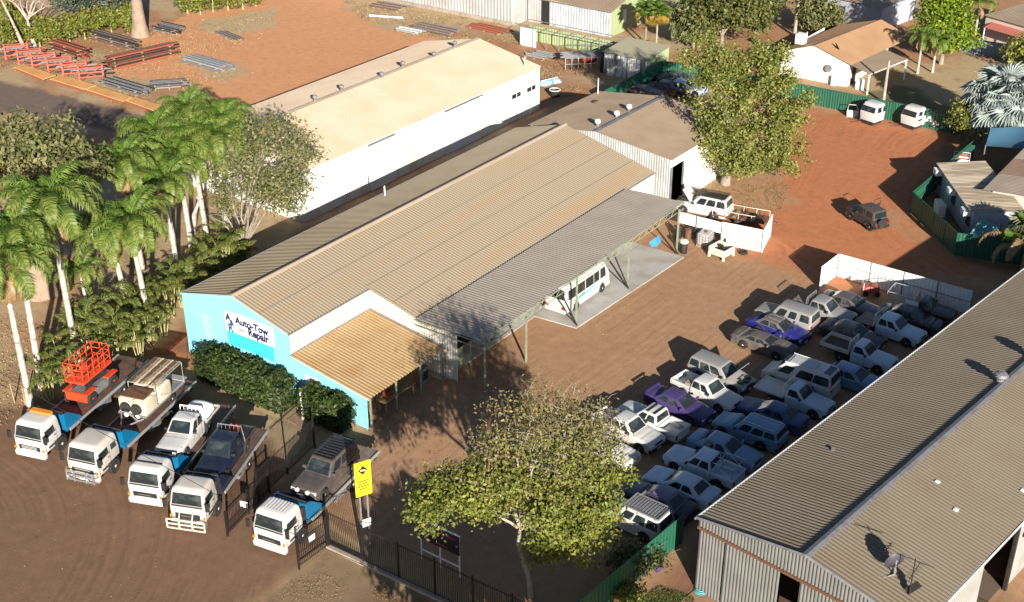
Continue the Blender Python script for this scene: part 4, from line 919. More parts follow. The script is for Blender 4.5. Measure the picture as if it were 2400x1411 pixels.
fr.tube([(-2.4, -.8, 1.1), (-1.2, -.75, 1.8)], .02).tube([(-2.4, .8, 1.1), (-1.2, .75, 1.8)], .02)
fr.build("ladder_frame", aluminium, v)
p_ = (10.52, -19.75, 1.40)
v = vehicle("sedan", "mid blue grey sedan facing the foreground shed beside the ladder ute", "car", at(p_, -92, -.4), -92, spec(SEDAN), paint("blue_grey_shade_tint_paint", (.16, .28, .40), .1), ROW)  # blue cast of the shade painted into this body colour as well
p_ = (13.28, -21.14, 1.62)
v = vehicle("wagon", "blue grey station wagon nose out with silver roof rails", "wagon", at(p_, 89, -.65), 89, spec(WAGON, H=1.66, belt=1.0, hood=.92, L=4.9, r=.36, gc=.24), midblue_p, ROW)
for s in (.62, -.62): MB().tube([(-2.0, s, 1.70), (.2, s, 1.70)], .025).build("roof_rail", chrome, v)
p_ = (15.89, -21.17, 1.38)
v = vehicle("sedan", "dark blue sedan nose out between the wagon and the flat tray ute", "car", at(p_, 89, -.4), 89, spec(SEDAN, H=1.42), paint("dark_blue_car_paint", (.02, .055, .16), .15), ROW)
p_ = (18.53, -21.45, 1.76)
v = vehicle("ute", "pale shade-tinted single cab ute with dusty white flat tray half in sun", "ute", at(p_, -93, .3), -93, spec(SINGLE, L=5.5, side=.06, floorm=paint("pale_tray", (.55, .53, .50), .4), bedm=white_p), ltblue_p, ROW)
p_ = (20.86, -20.94, 2.15)
v = vehicle("van", "tall white van with a big roof hatch and blackened side windows", "van", at(p_, 89, -.4), 89, spec(VAN, r=.37), white_p, ROW)
MB().box((-.2, 0, 2.17), (1.9, 1.05, .05)).build("roof_hatch", paint("hatch_cover", (.42, .43, .44), .2), v)
MB().box((1.0, 0, 2.12), (.5, 1.1, .03), M=Matrix.Rotation(R(6), 4, 'Y')).build("front_skylight", glass, v)
MB().box((-2.1, 0, 2.165), (.5, 1.3, .03)).build("rear_skylight", navy_p, v)
for s in (.72, -.72): MB().tube([(-2.3, s, 2.2), (1.0, s, 2.2)], .025).build("roof_rail", white_clean, v)
p_ = (23.16, -23.20, 1.35)
v = vehicle("hatchback", "small mid blue hatchback in deep shade beyond the white van", "car", at(p_, -92, -.3), -92, spec(SEDAN, L=4.1, wb=2.5, fo=.8, cab=(.85, .1, -1.4, -1.9), H=1.46), midblue_p, ROW)
p_ = (26.38, -22.76, 1.76)
v = vehicle("ute", "pale single cab ute with deep cream sided tray holding brown dirt", "ute", at(p_, -93, .3), -93, spec(SINGLE, L=5.5, side=.32, floorm=deck_brown, bedm=cream_p), ltblue_p, ROW)
p_ = (28.90, -20.58, 1.38)
v = vehicle("sedan", "brown roofed dark sedan between the two pale utes", "car", at(p_, -92, -.4), -92, spec(SEDAN), dark_p, ROW, brown_p)
p_ = (31.23, -22.94, 1.76)
v = vehicle("ute", "pale dual cab ute with grey flat tray and ladder rack tail", "ute", at(p_, -94, -.0), -94, spec(DUAL, bed='flat', side=.0, rackm=white_clean), ltblue_p, ROW)
p_ = (33.66, -23.10, 1.30)
v = vehicle("wrecked_sedan", "black wrecked sedan in the shade behind the pale dual cab", "car", at(p_, -90, -.4), -90, spec(SEDAN, wreck=.03, stripped=1), dark_p, ROW)
p_ = (35.44, -23.51, 1.80)
v = vehicle("stripped_tray_truck", "dark truck wreck with open rail frame before the white fence", "truck", at(p_, -88, -.2), -88, spec(SINGLE, bed='flat', side=0, rackm=aluminium, H=1.7, stripped=1), dark_p, ROW)
fr = MB(); fr.tube([(-2.6, -.9, .95), (-2.6, -.9, 1.9), (-.5, -.9, 1.9)], .04, 5).tube([(-2.6, .9, .95), (-2.6, .9, 1.9), (-.5, .9, 1.9)], .04, 5).tube([(-2.6, -.9, 1.9), (-2.6, .9, 1.9)], .04, 5); fr.build("rail_frame", aluminium, v)
MB().box((-.6, -.95, 1.35), (1.0, .04, .6)).build("side_board", white_clean, v)
# --- others about the yard
p_ = (42.79, -2.20, 2.00)
az_ = 97
v = vehicle("wagon", "white four wheel drive wagon with raised bonnet and loaded roof rack", "wagon", at(p_, az_, -.6), az_, spec(WAGON, H=1.92, L=4.95, hood=1.08), white_p)
roof_rack(v, -2.0, .4, 1.95, 1.5, dark_steel, 14)
open_bonnet(v, spec(WAGON, hood=1.08, L=4.95), white_p, 52)
v = vehicle("old_tourer", "old black soft top car with a rear spare wheel and open door", "car", (48.96, -14.04, 0.00), 62, dict(L=4.0, W=1.65, H=1.8, belt=1.12, hood=1.06, cowl=1.12, tail=1.0, deck=1.05, r=.40, wb=2.5, fo=.75, gc=.35, cab=(.65, .45, -1.5, -1.62), win=((.08, .42), (.5, .92)), tumble=.86, dark_bumper=True, tw=.2, door=False), matt_grey, None, paint("brown_canvas_top", (.055, .04, .034), .1, .8))
for s in (1, -1):
    for x in (1.25, -1.25): MB().tube([(x + .52 * math.cos(R(a)), s * .78, .4 + .5 * math.sin(R(a))) for a in (0, 30, 60, 90, 120, 150, 180)], .11, 6).build("mudguard", matt_grey, v)
sw = MB().lathe([(.2, -.1), (.36, -.1), (.4, -.05), (.4, .05), (.36, .1), (.2, .1)], axis='X', n=18).build("spare_wheel", rubber, v, 40, loc=(-2.1, .25, .95))
MB().lathe([(.2, -.04), (.05, -.06), (.01, -.06)], axis='X', n=12).build("rim", grey_steel, sw, 40)
dd = MB().box((0, -.5, .0), (.06, 1.0, 1.0)).build("open_door", matt_grey, v, loc=(.35, -.83, .95), rz=R(12))
MB().tube([(0, 0, .5), (0, -.1, .95), (0, -.9, .95), (0, -1.0, .5)], .03).build("door_frame", dark_steel, dd)
# cars behind the green fence at the back
p_ = (69.03, 17.14, 1.20)
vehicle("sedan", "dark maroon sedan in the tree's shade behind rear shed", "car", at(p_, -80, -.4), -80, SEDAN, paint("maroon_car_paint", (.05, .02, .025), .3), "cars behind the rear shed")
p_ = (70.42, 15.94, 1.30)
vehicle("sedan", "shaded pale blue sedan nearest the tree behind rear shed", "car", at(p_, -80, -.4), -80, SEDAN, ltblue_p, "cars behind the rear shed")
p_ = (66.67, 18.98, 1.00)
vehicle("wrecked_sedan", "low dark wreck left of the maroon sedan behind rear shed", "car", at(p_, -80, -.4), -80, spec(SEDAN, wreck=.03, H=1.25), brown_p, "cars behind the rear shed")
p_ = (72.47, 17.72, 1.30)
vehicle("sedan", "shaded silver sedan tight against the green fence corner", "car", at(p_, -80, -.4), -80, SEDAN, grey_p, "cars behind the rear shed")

# ---- minibus on the slab
mbz = .07
bp_ = (23.57, -1.88, 0.00)
bus = thing("minibus", "white minibus with blue flank graphic under the workshop canopy", "bus", (22.82, -1.34, mbz), R(0))
body_loft(-3.15, 3.1, [(-3.15, 1.2), (3.0, 1.15), (3.1, 1.1)], 2.0, .3, (2.0, -1.66), .38).build("body", white_p, bus, 35)
lv_ = [(1.1, -3.12, 3.05, .99, .14), (1.6, -3.08, 2.9, .97, .14), (2.1, -3.0, 2.55, .93, .14), (2.35, -2.95, 2.42, .90, .14), (2.47, -2.85, 2.3, .82, .14), (2.5, -2.7, 2.1, .7, .14)]
MB().rr(lv_, cap_bot=False).build("roof", white_p, bus, 40)
for x0_, x1_ in ((-2.85, -1.75), (-1.65, -.55), (-.45, .65), (.72, 1.45), (1.62, 2.4)):
    for s in (1, -1):
        q = [(x0_, s * .988, 1.32), (x1_, s * .988, 1.32), (x1_ - (.1 if x1_ > 2 else 0), s * .945, 2.12), (x0_, s * .945, 2.12)]
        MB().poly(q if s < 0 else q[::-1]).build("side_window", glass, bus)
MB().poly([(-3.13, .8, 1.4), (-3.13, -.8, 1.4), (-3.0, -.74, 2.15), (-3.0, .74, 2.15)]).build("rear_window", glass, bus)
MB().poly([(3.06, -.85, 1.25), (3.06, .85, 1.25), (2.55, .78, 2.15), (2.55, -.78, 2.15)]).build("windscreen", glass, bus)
for s in (1, -1):
    MB().box((-3.13, s * .72, .72), (.08, .3, .2)).build("tail_light", red_lamp, bus); MB().box((3.07, s * .72, .8), (.1, .3, .2)).build("headlight", lamp_m, bus)
    MB().slab([(-1.6, s * 1.002, .85), (.9, s * 1.002, 1.1), (1.0, s * 1.002, 1.22), (-1.4, s * 1.002, 1.02)], (0, s * .012, 0)).build("flank_graphic", teal, bus)
    MB().slab([(-2.2, s * 1.002, .98), (-.6, s * 1.002, 1.12), (-.6, s * 1.002, 1.2), (-2.2, s * 1.002, 1.05)], (0, s * .01, 0)).build("flank_stripe", grey_steel, bus)
    for x in (2.0, -1.66): wheel(bus, x, s * .87, .35, .22, rim_white)
MB().box((0, 0, .5), (5.6, 1.6, .3)).build("underbody", plastic, bus)
MB().rr([(.35, -3.25, -2.9, .95), (.6, -3.25, -2.9, .95)]).build("rear_bumper", white_p, bus, 40); MB().rr([(.35, 2.8, 3.2, .95), (.6, 2.8, 3.2, .95)]).build("front_bumper", white_p, bus, 40)
for s in (.6, -.6): MB().tube([(-2.6, s, 2.53), (1.8, s, 2.53)], .03).build("roof_rail", white_clean, bus)

# ---- tow trucks
GR = random.Random(12)
def tow_truck(label, loc, az, Lt, bull=0, deckm=None, beacon=None, roof_style=0, cab_m=None, double=False, fender=None):
    t = thing("tow_truck", label, "tow truck", (loc[0], loc[1], 0), R(az), "tow trucks parked nose out along the forecourt")
    cm = cab_m or (white_p if roof_style or not bull else paint('aged_white_cab', (.50, .465, .42), .2)); cl = 2.35 if double else 1.85
    # cab: origin at the front bumper, body towards -x
    MB().rr([(.72, -1.16, -.12, 1.05, .1), (1.06, -1.16, -.06, 1.08, .12), (1.1, -cl, -.06, 1.08, .12), (1.62, -cl, -.08, 1.09, .12), (1.7, -cl, -.1, 1.08, .12)]).build("cab_lower", cm, t, 35)
    MB().rr([(1.68, -cl, -.12, 1.07, .12), (2.3, -cl + .03, -.27, 1.02, .14), (2.52, -cl + .06, -.36, .98, .16), (2.62, -cl + .16, -.5, .88, .16), (2.64, -cl + .3, -.65, .75, .16)], cap_bot=False).build("cab_roof", cm, t, 40)
    if roof_style == 1:
        for k in range(7): MB().box((-1.15, -.6 + k * .2, 2.645), (1.0, .07, .03)).build("roof_rib", cm, t)
    if roof_style == 2:
        MB().box((-.95, 0, 2.66), (.08, 1.7, .06)).build("roof_bar", dark_steel, t)
    def wp(q, y):  # windscreen plane
        z = 1.70 + (2.42 - 1.70) * q; return (-.10 - .16 * q - .0 + (-.03 if q > .9 else 0) + .005, y, z)
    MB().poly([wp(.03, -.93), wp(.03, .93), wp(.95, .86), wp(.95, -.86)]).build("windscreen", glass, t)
    MB().tube([(wp(.06, -.5)[0] + .02, -.5, 1.75), (wp(.5, .1)[0] + .02, .1, 2.0)], .012, 3).tube([(wp(.06, .2)[0] + .02, .2, 1.75), (wp(.5, .75)[0] + .02, .75, 2.0)], .012, 3).build("wiper", plastic, t)
    for s in (1, -1):
        q = [(-1.3, s * 1.082, 1.72), (-.28, s * 1.088, 1.62), (-.42, s * 1.012, 2.34), (-1.26, s * 1.012, 2.34)]
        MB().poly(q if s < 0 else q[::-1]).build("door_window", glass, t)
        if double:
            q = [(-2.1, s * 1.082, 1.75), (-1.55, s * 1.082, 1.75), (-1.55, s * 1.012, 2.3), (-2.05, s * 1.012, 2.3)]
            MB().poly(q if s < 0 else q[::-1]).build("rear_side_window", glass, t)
        dgs = MB().box((-1.36, s * 1.088, 1.3), (.02, .012, 1.1)).box((-.2, s * 1.086, 1.2), (.02, .012, .8)); dgs.build("door_seam", plastic, t)
        MB().box((-1.2, s * 1.1, 1.5), (.16, .03, .05)).build("door_handle", plastic, t)
        m_ = MB().rr([(1.55, -.08, .04, .13, .04), (2.05, -.08, .04, .13, .04)]).build("mirror", plastic, t, 40, loc=(.02, s * 1.3, 0))
        MB().tube([(-.1, -s * .25, 1.95), (0, 0, 1.95)], .02).build("mirror_arm", plastic, m_)
        MB().rr([(.6, -.16, .03, .22, .05), (.8, -.18, .02, .22, .05)]).build("headlight", lamp_m, t, 40, loc=(0, s * .78, 0))
        MB().box((-.02, s * 1.0, .95), (.1, .12, .14)).build("indicator", amber, t)
        wheel(t, -1.68, s * .97, .5, .27, rim_white)
        MB().tube([(-1.68 + .6 * math.cos(R(a)), s * 1.0, .5 + .6 * math.sin(R(a))) for a in range(0, 181, 30)], [.05] * 7, 5).build("wheel_arch", plastic, t)
        for dy in (0, -.3):
            wheel(t, -(Lt - 2.9), s * (.95 + dy), .45, .24, rim_white)
        MB().box((-(Lt - 2.9), s * .9, 1.0), (1.2, .5, .03)).build("mudguard", plastic, t)
    MB().rr([(.38, -.3, .06, 1.08, .1), (.62, -.3, .1, 1.1, .1), (.72, -.3, .02, 1.08, .1)]).build("bumper", cm if bull != 2 else grey_steel, t, 40)
    g_ = MB().box((-.045, 0, 1.0), (.05, 1.5, .3)).build("grille", plastic, t)
    gst = GR.choice((0, 1, 2))
    for z in ((.93, 1.07), (.9, 1.0, 1.1), (1.0,))[gst]: MB().box((-.015, 0, z), (.03, (1.4, 1.1, .8)[gst], .03)).build("grille_bar", chrome if gst != 1 else cm, g_)
    MB().box((-.085, 0, 1.63), (.03, 1.9, .1)).build("screen_trim", plastic, t)
    for s in (1, -1): MB().rr([(.5, .02, .09, .09, .03), (.6, .02, .09, .09, .03)]).build("fog_lamp", lamp_m, t, 40, loc=(0, s * .6, 0)); MB().box((-.75, s * 1.09, .95), (.5, .03, .12)).build("step_panel", plastic, t)
    MB().box((.11, 0, .52), (.02, .4, .13)).build("number_plate", white_plate, t)
    if bull:
        b = MB(); xb_ = .32
        if bull == 1:   # rounded chrome bar
            for z in (.5, .8, 1.1): b.tube([(.05, -1.08, z), (xb_, -.95, z), (xb_, .95, z), (.05, 1.08, z)], .045, 6)
            for y in (-.95, -.4, .4, .95): b.tube([(xb_, y, .4), (xb_, y, 1.15)], .04, 6)
            for y in (-.68, .68): b.tube([(xb_, y + .25 * math.cos(R(a)), .8 + .25 * math.sin(R(a))) for a in range(0, 361, 45)], .03, 5)
        else:           # square plate bar
            for z in (.32, .62, .92): b.box((xb_, 0, z), (.07, 2.35, .07))
            for y in (-1.15, -.4, .4, 1.15): b.box((xb_, y, .62), (.07, .07, .66))
            for y in (-.4, .4): b.tube([(xb_, y, .9), (.1, y, 1.3)], .03)
        b.build("bull_bar", chrome if bull == 1 else cream_p, t)
    # chassis and tray
    MB().box((-Lt / 2 - .5, 0, .72), (Lt - 1.6, .85, .22)).build("chassis", dark_steel, t)
    dx0 = -cl - .65; dm = deckm or deck_brown; dl = Lt + dx0
    MB().box(((dx0 - Lt) / 2, 0, 1.04), (dl, 2.36, .1)).build("deck", dm, t)
    for s in (1, -1):
        MB().box(((dx0 - Lt) / 2, s * 1.2, 1.08), (dl, .07, .2)).build("side_rail", aluminium, t)
        for k in range(5): MB().box((dx0 - .8 - k * (dl - 1.4) / 4, s * 1.2, .9), (.3, .06, .12)).build("rail_bracket", dark_steel, t)
        MB().rr([(.45, -Lt / 2 - 1.3, -Lt / 2 - .1, .22, .05), (.88, -Lt / 2 - 1.3, -Lt / 2 - .1, .22, .05)]).build("tool_locker", grey_steel, t, 40, loc=(0, s * .9, 0))
        MB().box((-Lt - .02, s * .85, .85), (.06, .4, .14)).build("tail_light", red_lamp, t)
    # blue head frame with winch, light bar
    hb = MB(); hb.box((dx0 + .12, 0, 1.6), (.1, 2.2, 1.1))
    for s in (1, -1):
        hb.slab([(dx0 + .2, s * 1.12, 1.0), (dx0 - 1.5, s * 1.12, 1.05), (dx0 - 1.2, s * 1.12, 1.4), (dx0 - .2, s * 1.12, 2.2), (dx0 + .25, s * 1.12, 2.3)], (0, -s * .12, 0))
    hb.build("head_frame", fender or blue_metal, t)
    MB().tube([(dx0 + .15, -1.0, 2.35), (dx0 + .15, 1.0, 2.35)], .06, 6).tube([(dx0 + .15, -.95, 1.9), (dx0 + .15, -.95, 2.35)], .04).tube([(dx0 + .15, .95, 1.9), (dx0 + .15, .95, 2.35)], .04).build("head_rail", dark_steel, t)
    MB().cyl((dx0 - .35, -.35, 1.3), (dx0 - .35, .35, 1.3), .18, n=14).build("winch_drum", dark_steel, t)
    if beacon: MB().rr([(2.72, -.2, .2, .75, .08), (2.84, -.18, .18, .73, .08)]).build("light_bar", beacon, t, 40, loc=(-1.55, .1, 0))
    return t
T_ = dict(T1=(-14.83, 14.51, 0.40), T2=(-14.47, 9.86, 0.40), T3=(-13.89, 4.96, 0.40), T4=(-13.83, 1.39, 0.40), T5=(-12.67, -3.90, 0.40))
t1 = tow_truck("white tow truck carrying the red scissor lift, nearest the palms", T_['T1'], 197, 11.4, 0, deck_brown, amber)
t2 = tow_truck("white tow truck with chrome bull bar carrying the water tank trailer", T_['T2'], 197, 11.0, 1, deck_brown, double=True)
t3 = tow_truck("white tow truck with plain bumper carrying the white service ute", T_['T3'], 202, 10.0, 0, deck_brown, roof_style=2)
t4 = tow_truck("white tow truck with square cream bull bar carrying the navy ute", T_['T4'], 203, 9.2, 2, deck_brown, fender=navy_p)
t5 = tow_truck("white tow truck with ribbed cab roof carrying the grey wagon, by the gate", T_['T5'], 190, 10.0, 0, deck_grey, roof_style=1)
def on_deck(T, az, d, side=0, z=1.1):
    a = R(az); return (T[0] + math.cos(a) * -d - math.sin(a) * side, T[1] + math.sin(a) * -d + math.cos(a) * side, z)
# spare wheels behind the cabs of two trucks
for T, az in ((t4, 203), (t5, 190)):
    w_ = MB().lathe([(.25, -.12), (.42, -.12), (.46, -.06), (.46, .06), (.42, .12), (.25, .12)], axis='Y', n=18).build("spare_wheel", rubber, T, 40, loc=(-2.25, .85, 1.6))
    MB().lathe([(.27, .05), (.1, .08), (.01, .08)], axis='Y', n=12).build("rim", paint("tan_rim", (.45, .36, .22), .3), w_, 40)
# load 1: red scissor lift
sl = thing("scissor_lift", "red scissor lift with railed platform on the truck nearest the palms", "scissor lift", on_deck(T_['T1'], 197, 6.6), R(197)); sl.scale = (1.22, 1.22, 1.22)
MB().rr([(.22, -1.2, 1.2, .62, .06), (.75, -1.2, 1.2, .62, .06)]).build("chassis", grey_steel, sl, 40)
for s in (1, -1):
    MB().box((0, s * .64, .5), (1.7, .06, .34)).build("side_cover", grey_steel, sl)
    for x in (.95, -.95):
        o_ = wheel(sl, x, s * .66, .36, .26, red_paint)
        MB().box((x, s * .62, .78), (.85, .3, .08)).build("wheel_guard", red_paint, sl)
MB().box((1.25, 0, .5), (.12, 1.3, .5)).box((-1.25, 0, .5), (.12, 1.3, .5)).build("end_frame", red_paint, sl)
sc_ = MB()
for k in range(3):
    z0_, z1_ = .78 + k * .16, .94 + k * .16
    for s in (.4, -.4): sc_.tube([(-1.0, s, z0_), (1.0, s, z1_)], .04, 4).tube([(1.0, s, z0_), (-1.0, s, z1_)], .04, 4)
sc_.build("scissor_arms", dark_steel, sl)
MB().box((0, 0, 1.36), (2.5, 1.15, .12)).build("platform", red_paint, sl)
rl = MB()
for z in (1.75, 2.1, 2.45): rl.tube([(-1.22, -.55, z), (1.22, -.55, z), (1.22, .55, z), (-1.22, .55, z), (-1.22, -.55, z)], .028, 5)
for s in (.55, -.55):
    for k in range(6): rl.tube([(-1.22 + k * .488, s, 1.4), (-1.22 + k * .488, s, 2.45)], .025, 5)
for x in (1.22, -1.22): rl.tube([(x, 0, 1.4), (x, 0, 2.45)], .025, 5)
rl.build("guard_rail", red_paint, sl)
MB().box((1.0, .5, 2.2), (.3, .2, .4)).build("control_box", red_paint, sl)
# load 2: trailer with water tanks and a rack
tt = thing("tank_trailer", "dusty trailer with cream water tanks, rusty rack and two spare wheels", "trailer", on_deck(T_['T2'], 197, 7.6, .1), R(197))
MB().box((0, 0, .62), (4.6, 2.05, .1)).build("bed", grey_steel, tt)
tank_m = paint("dusty_tank", (.58, .50, .38), .4, .6)
for x in (1.5, -.1):
    for s in (.53, -.53): MB().rr([(.68, x - .7, x + .7, .47, .14), (1.2, x - .72, x + .72, .49, .16), (1.65, x - .7, x + .7, .47, .16), (1.78, x - .55, x + .55, .35, .16)]).build("water_tank", tank_m, tt, 40, loc=(0, s, 0))
MB().box((1.5, 0, 1.82), (1.2, 1.7, .05)).build("rusty_lid", rust, tt)
rk = MB()
for s in (.98, -.98):
    rk.tube([(-2.2, s, .65), (-2.2, s, 2.15), (.95, s, 2.15), (.95, s, .65)], .04, 5)
    rk.tube([(-2.25, s, .68), (2.25, s, .68)], .05, 5)
for x in (-2.2, -1.4, -.6, .2, .95): rk.tube([(x, -.98, 2.15), (x, .98, 2.15)], .03, 5)
rk.build("rack", aluminium, tt)
for k in range(8): MB().box((-.62, -.85 + k * .24, 2.2), (3.2, .13, .04)).build("rack_plank", (rust, wood, tank_m)[k % 3], tt)
for s in (.4, -.4):
    o_ = MB().lathe([(.18, -.1), (.34, -.1), (.37, -.05), (.37, .05), (.34, .1), (.18, .1)], axis='X', n=18).build("spare_wheel", rubber, tt, 40, loc=(2.35, s, 1.15))
    MB().lathe([(.22, .06), (.12, .09), (.01, .09)], axis='X', n=12).build("rim", rim_white, o_, 40)
    MB().lathe([(.16, .0), (.15, .05), (.01, .06)], axis='X', n=12).build("lamp", lamp_m, tt, 40, loc=(2.32, s, .62))
MB().tube([(2.3, -.8, .5), (3.6, 0, .45), (2.3, .8, .5)], .06, 5).build("drawbar", grey_steel, tt)
MB().tube([(2.6, -.6, .5), (3.0, -.2, 1.3), (3.0, .2, 1.3), (2.6, .6, .5)], .035, 5).build("hose_loop", aluminium, tt)
for s in (1.0, -1.0): wheel(tt, -.6, s * .98, .34, .2, rim_white)
MB().box((-2.4, 0, .75), (.5, 1.9, .08)).build("rear_step", aluminium, tt)
# load 3: white service ute
v = vehicle("ute", "white service ute with draped tray cover on the third tow truck", "ute", on_deck(T_['T3'], 202, 5.7), 202, spec(SINGLE, L=5.4, side=.1, cab=(1.1, .45, -.55, -.7), win=((.08, .42), (.48, .86)), rackm=white_clean), white_p)
cvb = MB().rr([(.95, -2.5, -1.0, .8, .3), (1.3, -2.45, -1.05, .78, .3), (1.62, -2.1, -1.3, .5, .3), (1.7, -1.9, -1.5, .25, .2)]).build("tray_cover", white_clean, v, 60)
MB().tube([(-.8, -.75, 1.0), (-.8, -.72, 1.98), (-.8, .72, 1.98), (-.8, .75, 1.0)], .04).build("roll_bar", white_clean, v)
# load 4: navy ute with red jerry cans
v = vehicle("ute", "dark navy ute with silver bull bar on the fourth tow truck", "ute", on_deck(T_['T4'], 203, 5.3), 203, spec(DUAL, L=5.3, H=1.86, bed='flat', side=.12, rackm=chrome, bedm=dark_p, floorm=dark_steel), navy_p)
MB().rr([(.42, 2.45, 2.85, .9, .1), (.62, 2.45, 2.9, .92, .1), (.86, 2.5, 2.8, .85, .1)]).build("bull_bar", chrome, v, 40)
MB().tube([(.9, -.95, 1.1), (.9, -1.0, 2.5)], .012).build("aerial", plastic, v)
for i in range(2):
    jc = thing("jerry_can", ("left" if i else "right") + " red jerry can strapped in the navy ute's tray", "jerry can", on_deck(T_['T4'], 203, 7.1, -.3 + i * .34, 2.05), R(203), "red jerry cans on the navy ute")
    MB().rr([(0, -.25, .25, .14, .05), (.42, -.25, .25, .14, .05), (.48, -.2, .2, .1, .05)]).build("can", red_paint, jc, 40)
    MB().tube([(-.15, 0, .48), (-.15, 0, .56), (.1, 0, .56), (.1, 0, .48)], .025).build("handle", red_paint, jc)
    MB().cyl((.2, 0, .46), (.2, 0, .55), .05).build("cap", plastic, jc)
ca_ = thing("can_carrier", "dark steel box rack under the red jerry cans", "carrier", on_deck(T_['T4'], 203, 7.1, 0, 1.98 - .02), R(203))
MB().box((0, 0, .03), (.75, 1.3, .06)).build("shelf", dark_steel, ca_)
for x in (-.35, .35):
    for y in (-.6, .6): MB().box((x, y, .03 - .5), (.05, .05, .95)).build("leg", dark_steel, ca_)
# load 5: grey wagon with rack
v = vehicle("wagon", "grey four wheel drive wagon with a slatted roof rack on tow truck by gate", "wagon", on_deck(T_['T5'], 190, 5.9), 190, spec(WAGON, dark_bumper=False), taupe_p)
roof_rack(v, -2.1, .25, 1.9, 1.45, dark_steel, 9, rail=False)
for s in (.35, -.35): MB().lathe([(.13, -.05), (.13, .05), (.02, .07)], axis='X', n=12).build("spot_light", lamp_m, v, 40, loc=(2.45, s, .95))

# ------------------------------------------------------------------ plants
def leafmat(n, c, c2=None, isl=.35, tr=.3): return mat(n, c, .5, 0, c2, .55, .42, .62, island=isl, trans=tr, spec=.3)
leaf_yellow = leafmat("yellow_green_leaves", (.215, .235, .045), (.13, .155, .03))
leaf_olive = leafmat("olive_leaves", (.235, .245, .06), (.14, .165, .035))
leaf_grey = leafmat("grey_olive_leaves", (.20, .20, .08), (.12, .13, .045))
leaf_bright = leafmat("lime_leaves", (.20, .27, .02), (.13, .20, .02))
leaf_dark = leafmat("dark_green_leaves", (.045, .072, .016), (.03, .05, .012), .6)
leaf_dry = leafmat("dry_brown_leaves", (.25, .21, .09), (.15, .13, .06))
leaf_blue = leafmat("blue_grey_weeping_leaves", (.10, .125, .085), (.07, .09, .06))
leaf_cane = leafmat("cane_leaves", (.15, .18, .03), (.22, .20, .04))
frond_m = leafmat("palm_frond", (.085, .16, .022), (.145, .19, .038), .45)
frond_y = leafmat("cane_palm_frond", (.105, .14, .027), (.19, .17, .05), .5)
frond_dead = leafmat("dead_frond", (.33, .22, .11), (.24, .15, .07), .3, .15)
frond_silver = leafmat("silver_fan_frond", (.34, .40, .38), (.25, .30, .28), .3, .1)
bark_white = mat("white_palm_trunk", (.46, .43, .38), .8, 0, (.27, .23, .19), 1.3, .4, .68, bump=.3, bscale=4, stretch=(1, 1, 2.5))
bark_grey = mat("grey_bark", (.27, .23, .18), .9, 0, (.17, .135, .10), 2, .4, .7, bump=.4, bscale=5)
bark_pale = mat("pale_gum_bark", (.36, .31, .25), .7, 0, (.24, .20, .16), 1.5, .4, .7)
bark_brown = mat("tan_boab_bark", (.30, .22, .16), .85, 0, (.20, .14, .10), 1, .4, .7, bump=.3, bscale=3)
crownshaft = mat("green_crownshaft", (.17, .23, .07), .45)
cane_m = mat("pale_cane_stem", (.34, .32, .14), .6)
RTV, DPV = V((.5807, -.8141, 0)), V((.8141, .5807, 0))

def leaf_quads(centers, size, rs, outward=None, aspect=.55, up=.6):
    n_ = len(centers); d = rs.normal(size=(n_, 3)); d /= np.linalg.norm(d, axis=1)[:, None]
    nn = rs.normal(size=(n_, 3)) * .8; nn[:, 2] += up
    if outward is not None: nn += outward * .7
    nn /= np.linalg.norm(nn, axis=1)[:, None]
    a = np.cross(nn, d); a /= np.linalg.norm(a, axis=1)[:, None] + 1e-9; b = np.cross(nn, a)
    s = size * (.65 + .7 * rs.random(n_))[:, None]
    p = np.stack([centers - a * s, centers + b * s * aspect + nn * s * .12, centers + a * s, centers - b * s * aspect + nn * s * .12], 1).reshape(-1, 3)
    return p
def quad_mesh(name, p, m):
    me = bpy.data.meshes.new(name); n_ = len(p) // 4
    me.vertices.add(len(p)); me.vertices.foreach_set("co", np.ascontiguousarray(p, np.float32).ravel())
    me.loops.add(n_ * 4); me.loops.foreach_set("vertex_index", np.arange(n_ * 4, dtype=np.int32))
    me.polygons.add(n_); me.polygons.foreach_set("loop_start", np.arange(0, n_ * 4, 4, dtype=np.int32)); me.update(calc_edges=True)
    me.materials.append(m); return me
def crown_mesh(name, lobes, ncl, per, size, m, seed, cl_r=.55, shell=.5, up=.6):
    """lobes: (lat, depth, z, rl, rd, rz, weight) in the tree's frame"""
    rs = np.random.RandomState(seed); ws = np.array([l[6] for l in lobes], float); ws /= ws.sum(); P = []; O = []
    for l, wt in zip(lobes, ws):
        k = int(ncl * wt); d = rs.normal(size=(k, 3)); d /= np.linalg.norm(d, axis=1)[:, None]
        r = rs.random(k) ** shell; r = r * (.85 + .3 * rs.random(k))
        q = d * r[:, None] * np.array(l[3:6]); c = np.array(RTV) * (l[0] + q[:, 0:1]) + np.array(DPV) * (l[1] + q[:, 1:2]); c[:, 2] = l[2] + q[:, 2]
        o = np.array(RTV) * d[:, 0:1] + np.array(DPV) * d[:, 1:2]; o[:, 2] += d[:, 2]
        kk = rs.poisson(per, k) + 2; rep = np.repeat(np.arange(k), kk)
        pts = c[rep] + rs.normal(size=(len(rep), 3)) * cl_r * np.array([.5, .5, .36]); P.append(pts); O.append(o[rep])
    P = np.concatenate(P); O = np.concatenate(O); k = P[:, 2] > .15
    return quad_mesh(name, leaf_quads(P[k], size, rs, O[k], up=up), m)
def lf(l, d, z): q = RTV * l + DPV * d; return V((q.x, q.y, z))
